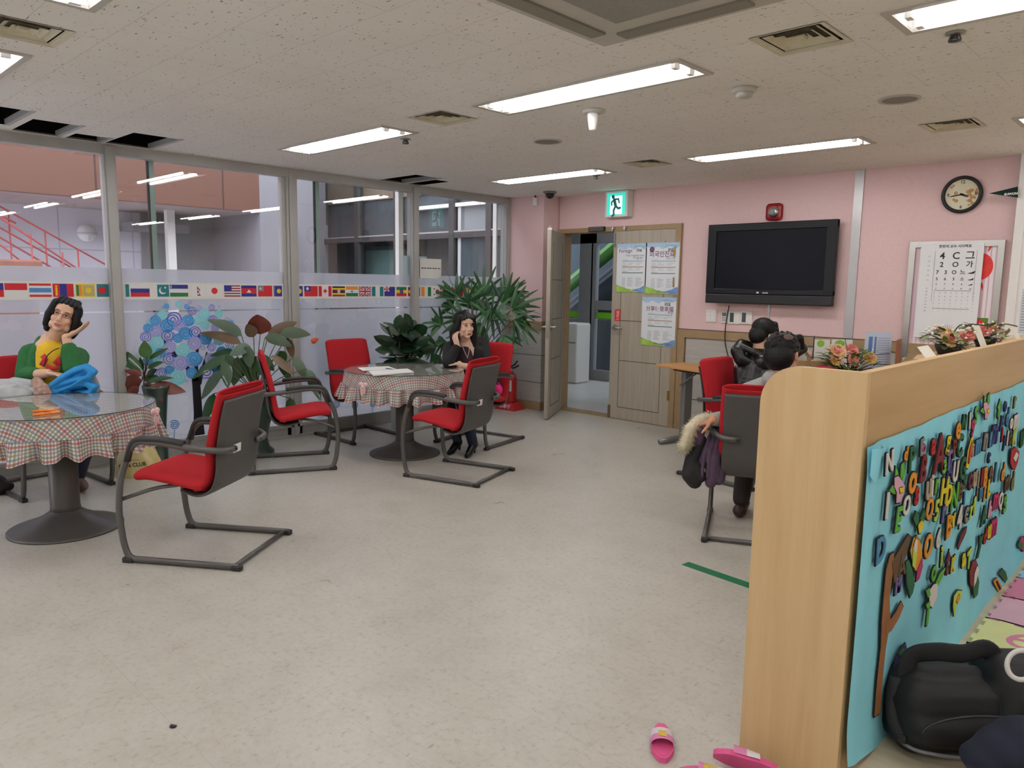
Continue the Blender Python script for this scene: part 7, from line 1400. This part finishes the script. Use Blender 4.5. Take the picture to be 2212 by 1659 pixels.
b = MB(); chain(b, [A(1636, 786, .0), A(1628, 826, .02), hips], [.13, .145, .15], 18); chain(b, [A(1640, 780, .06), shR, elR, elR.lerp(wrR, .85)], [.075, .07, .058, .045]); chain(b, [A(1640, 780, -.05), shL, elL], [.07, .066, .055]); b.cap(A(1600, 800, .04), A(1604, 832, .04), .055, .06); fuse('jacket', b, M_lea, t, .0055, 3)
b = MB(); chain(b, [A(1600, 742, .02), A(1592, 758, .05), A(1600, 776, .06), A(1622, 784, .06)], [.035, .05, .05, .045]); chain(b, [A(1600, 740, .0), A(1622, 746, -.06)], [.03, .03]); chain(b, [A(1598, 746, .04), A(1628, 760, .10), A(1650, 772, .12)], [.026, .026, .024]); fuse('hood', b, M_lea, t, .005, 2)
b = MB(); chain(b, [hips+Vector((0, -.08, 0)), Vector((-2.25, 5.32, .50)), Vector((-2.24, 5.30, .10))], [.085, .06, .045]); chain(b, [hips+Vector((0, .08, 0)), Vector((-2.25, 5.50, .50)), Vector((-2.24, 5.50, .10))], [.085, .06, .045]); fuse('trousers', b, MATS['dark_trousers'], t, .010, 3)
for y in (5.30, 5.50): b = MB(); b.cap((-2.28, y, .042), (-2.10, y, .036), .042, .034); fuse('shoe', b, MATS['brown_shoe'], t, .007, 3)
p = A(1746, 764, -.12); t = thing('white_tissue', 'crumpled white tissue held in the hand of the child', 'tissue', p); b = MB(); b.ell(p, (.03, .025, .02), 0, None, 7, 5); b.ell(p+Vector((.01, 0, -.03)), (.02, .016, .03), 0, None, 6, 5); b.build('sheet', M_paper, t, True)

# ---- fur-trimmed jacket hung over the arm of the man's chair
ref = Vector((-2.22, 4.06, .65)); A = lambda x, y, n=0.0: at(x, y, ref, n)
t = thing('fur_trimmed_jacket', 'purple jacket with cream fur trim hanging from the arm of the chair of the man', 'jacket', A(1520, 960))
M_pur = mat('purple_cloth', (84, 66, 88), .85, var=.12, scale=18); M_fur = mat('cream_fur', (226, 216, 188), .95, var=.1, scale=40)
b = MB(); chain(b, [A(1548, 930, .0), A(1530, 975, .05), A(1512, 1005, .04)], [.035, .04, .03]); chain(b, [A(1552, 930, .0), A(1542, 990, .06), A(1535, 1042, .06)], [.035, .045, .035]); chain(b, [A(1556, 960, .02), A(1556, 1005, .05), A(1552, 1034, .05)], [.03, .04, .04]); chain(b, [A(1532, 900, .03), A(1510, 922, .04), A(1504, 950, .04)], [.03, .045, .04])
for x0 in (1518, 1530, 1541, 1551): chain(b, [A(x0+14, 940, .05), A(x0+2, 985, .085), A(x0-2, 1030, .085)], [.008, .013, .010])
fuse('shell', b, M_pur, t, .005, 2)
b = MB(); chain(b, [A(1516, 950, .03), A(1496, 990, .03), A(1490, 1025, .04), A(1500, 1040, .05)], [.03, .045, .05, .045]); b.cap(A(1500, 1010, .04), A(1514, 1030, .06), .05, .035); fuse('lining', b, mat('black_quilt', (24, 24, 28), .7, var=.1), t, .006, 3)
b = MB(); path = [A(1538, 900, .04), A(1510, 907, .06), A(1492, 925, .07), A(1484, 950, .07), A(1476, 966, .07)]; chain(b, path, [.024, .030, .034, .034, .028]); rnd = random.Random(8)
for k in range(1600):
    f_ = rnd.random()*3.999; i = int(f_); c = path[i].lerp(path[i+1], f_-i); d = Vector((rnd.gauss(0, 1), rnd.gauss(0, 1), rnd.gauss(0, 1)-.3)).normalized(); r = .032; a = c+d*r*.8; e = a+d*rnd.uniform(.018, .040)+Vector((0, 0, -.010)); s_ = d.orthogonal().normalized()*.0028; q = d.cross(s_)
    b.add([a+s_, a-s_*.5+q*.87, a-s_*.5-q*.87, e], [(0, 1, 3), (1, 2, 3), (2, 0, 3)], 0, True)
b.build('fur_trim', M_fur, t, True)
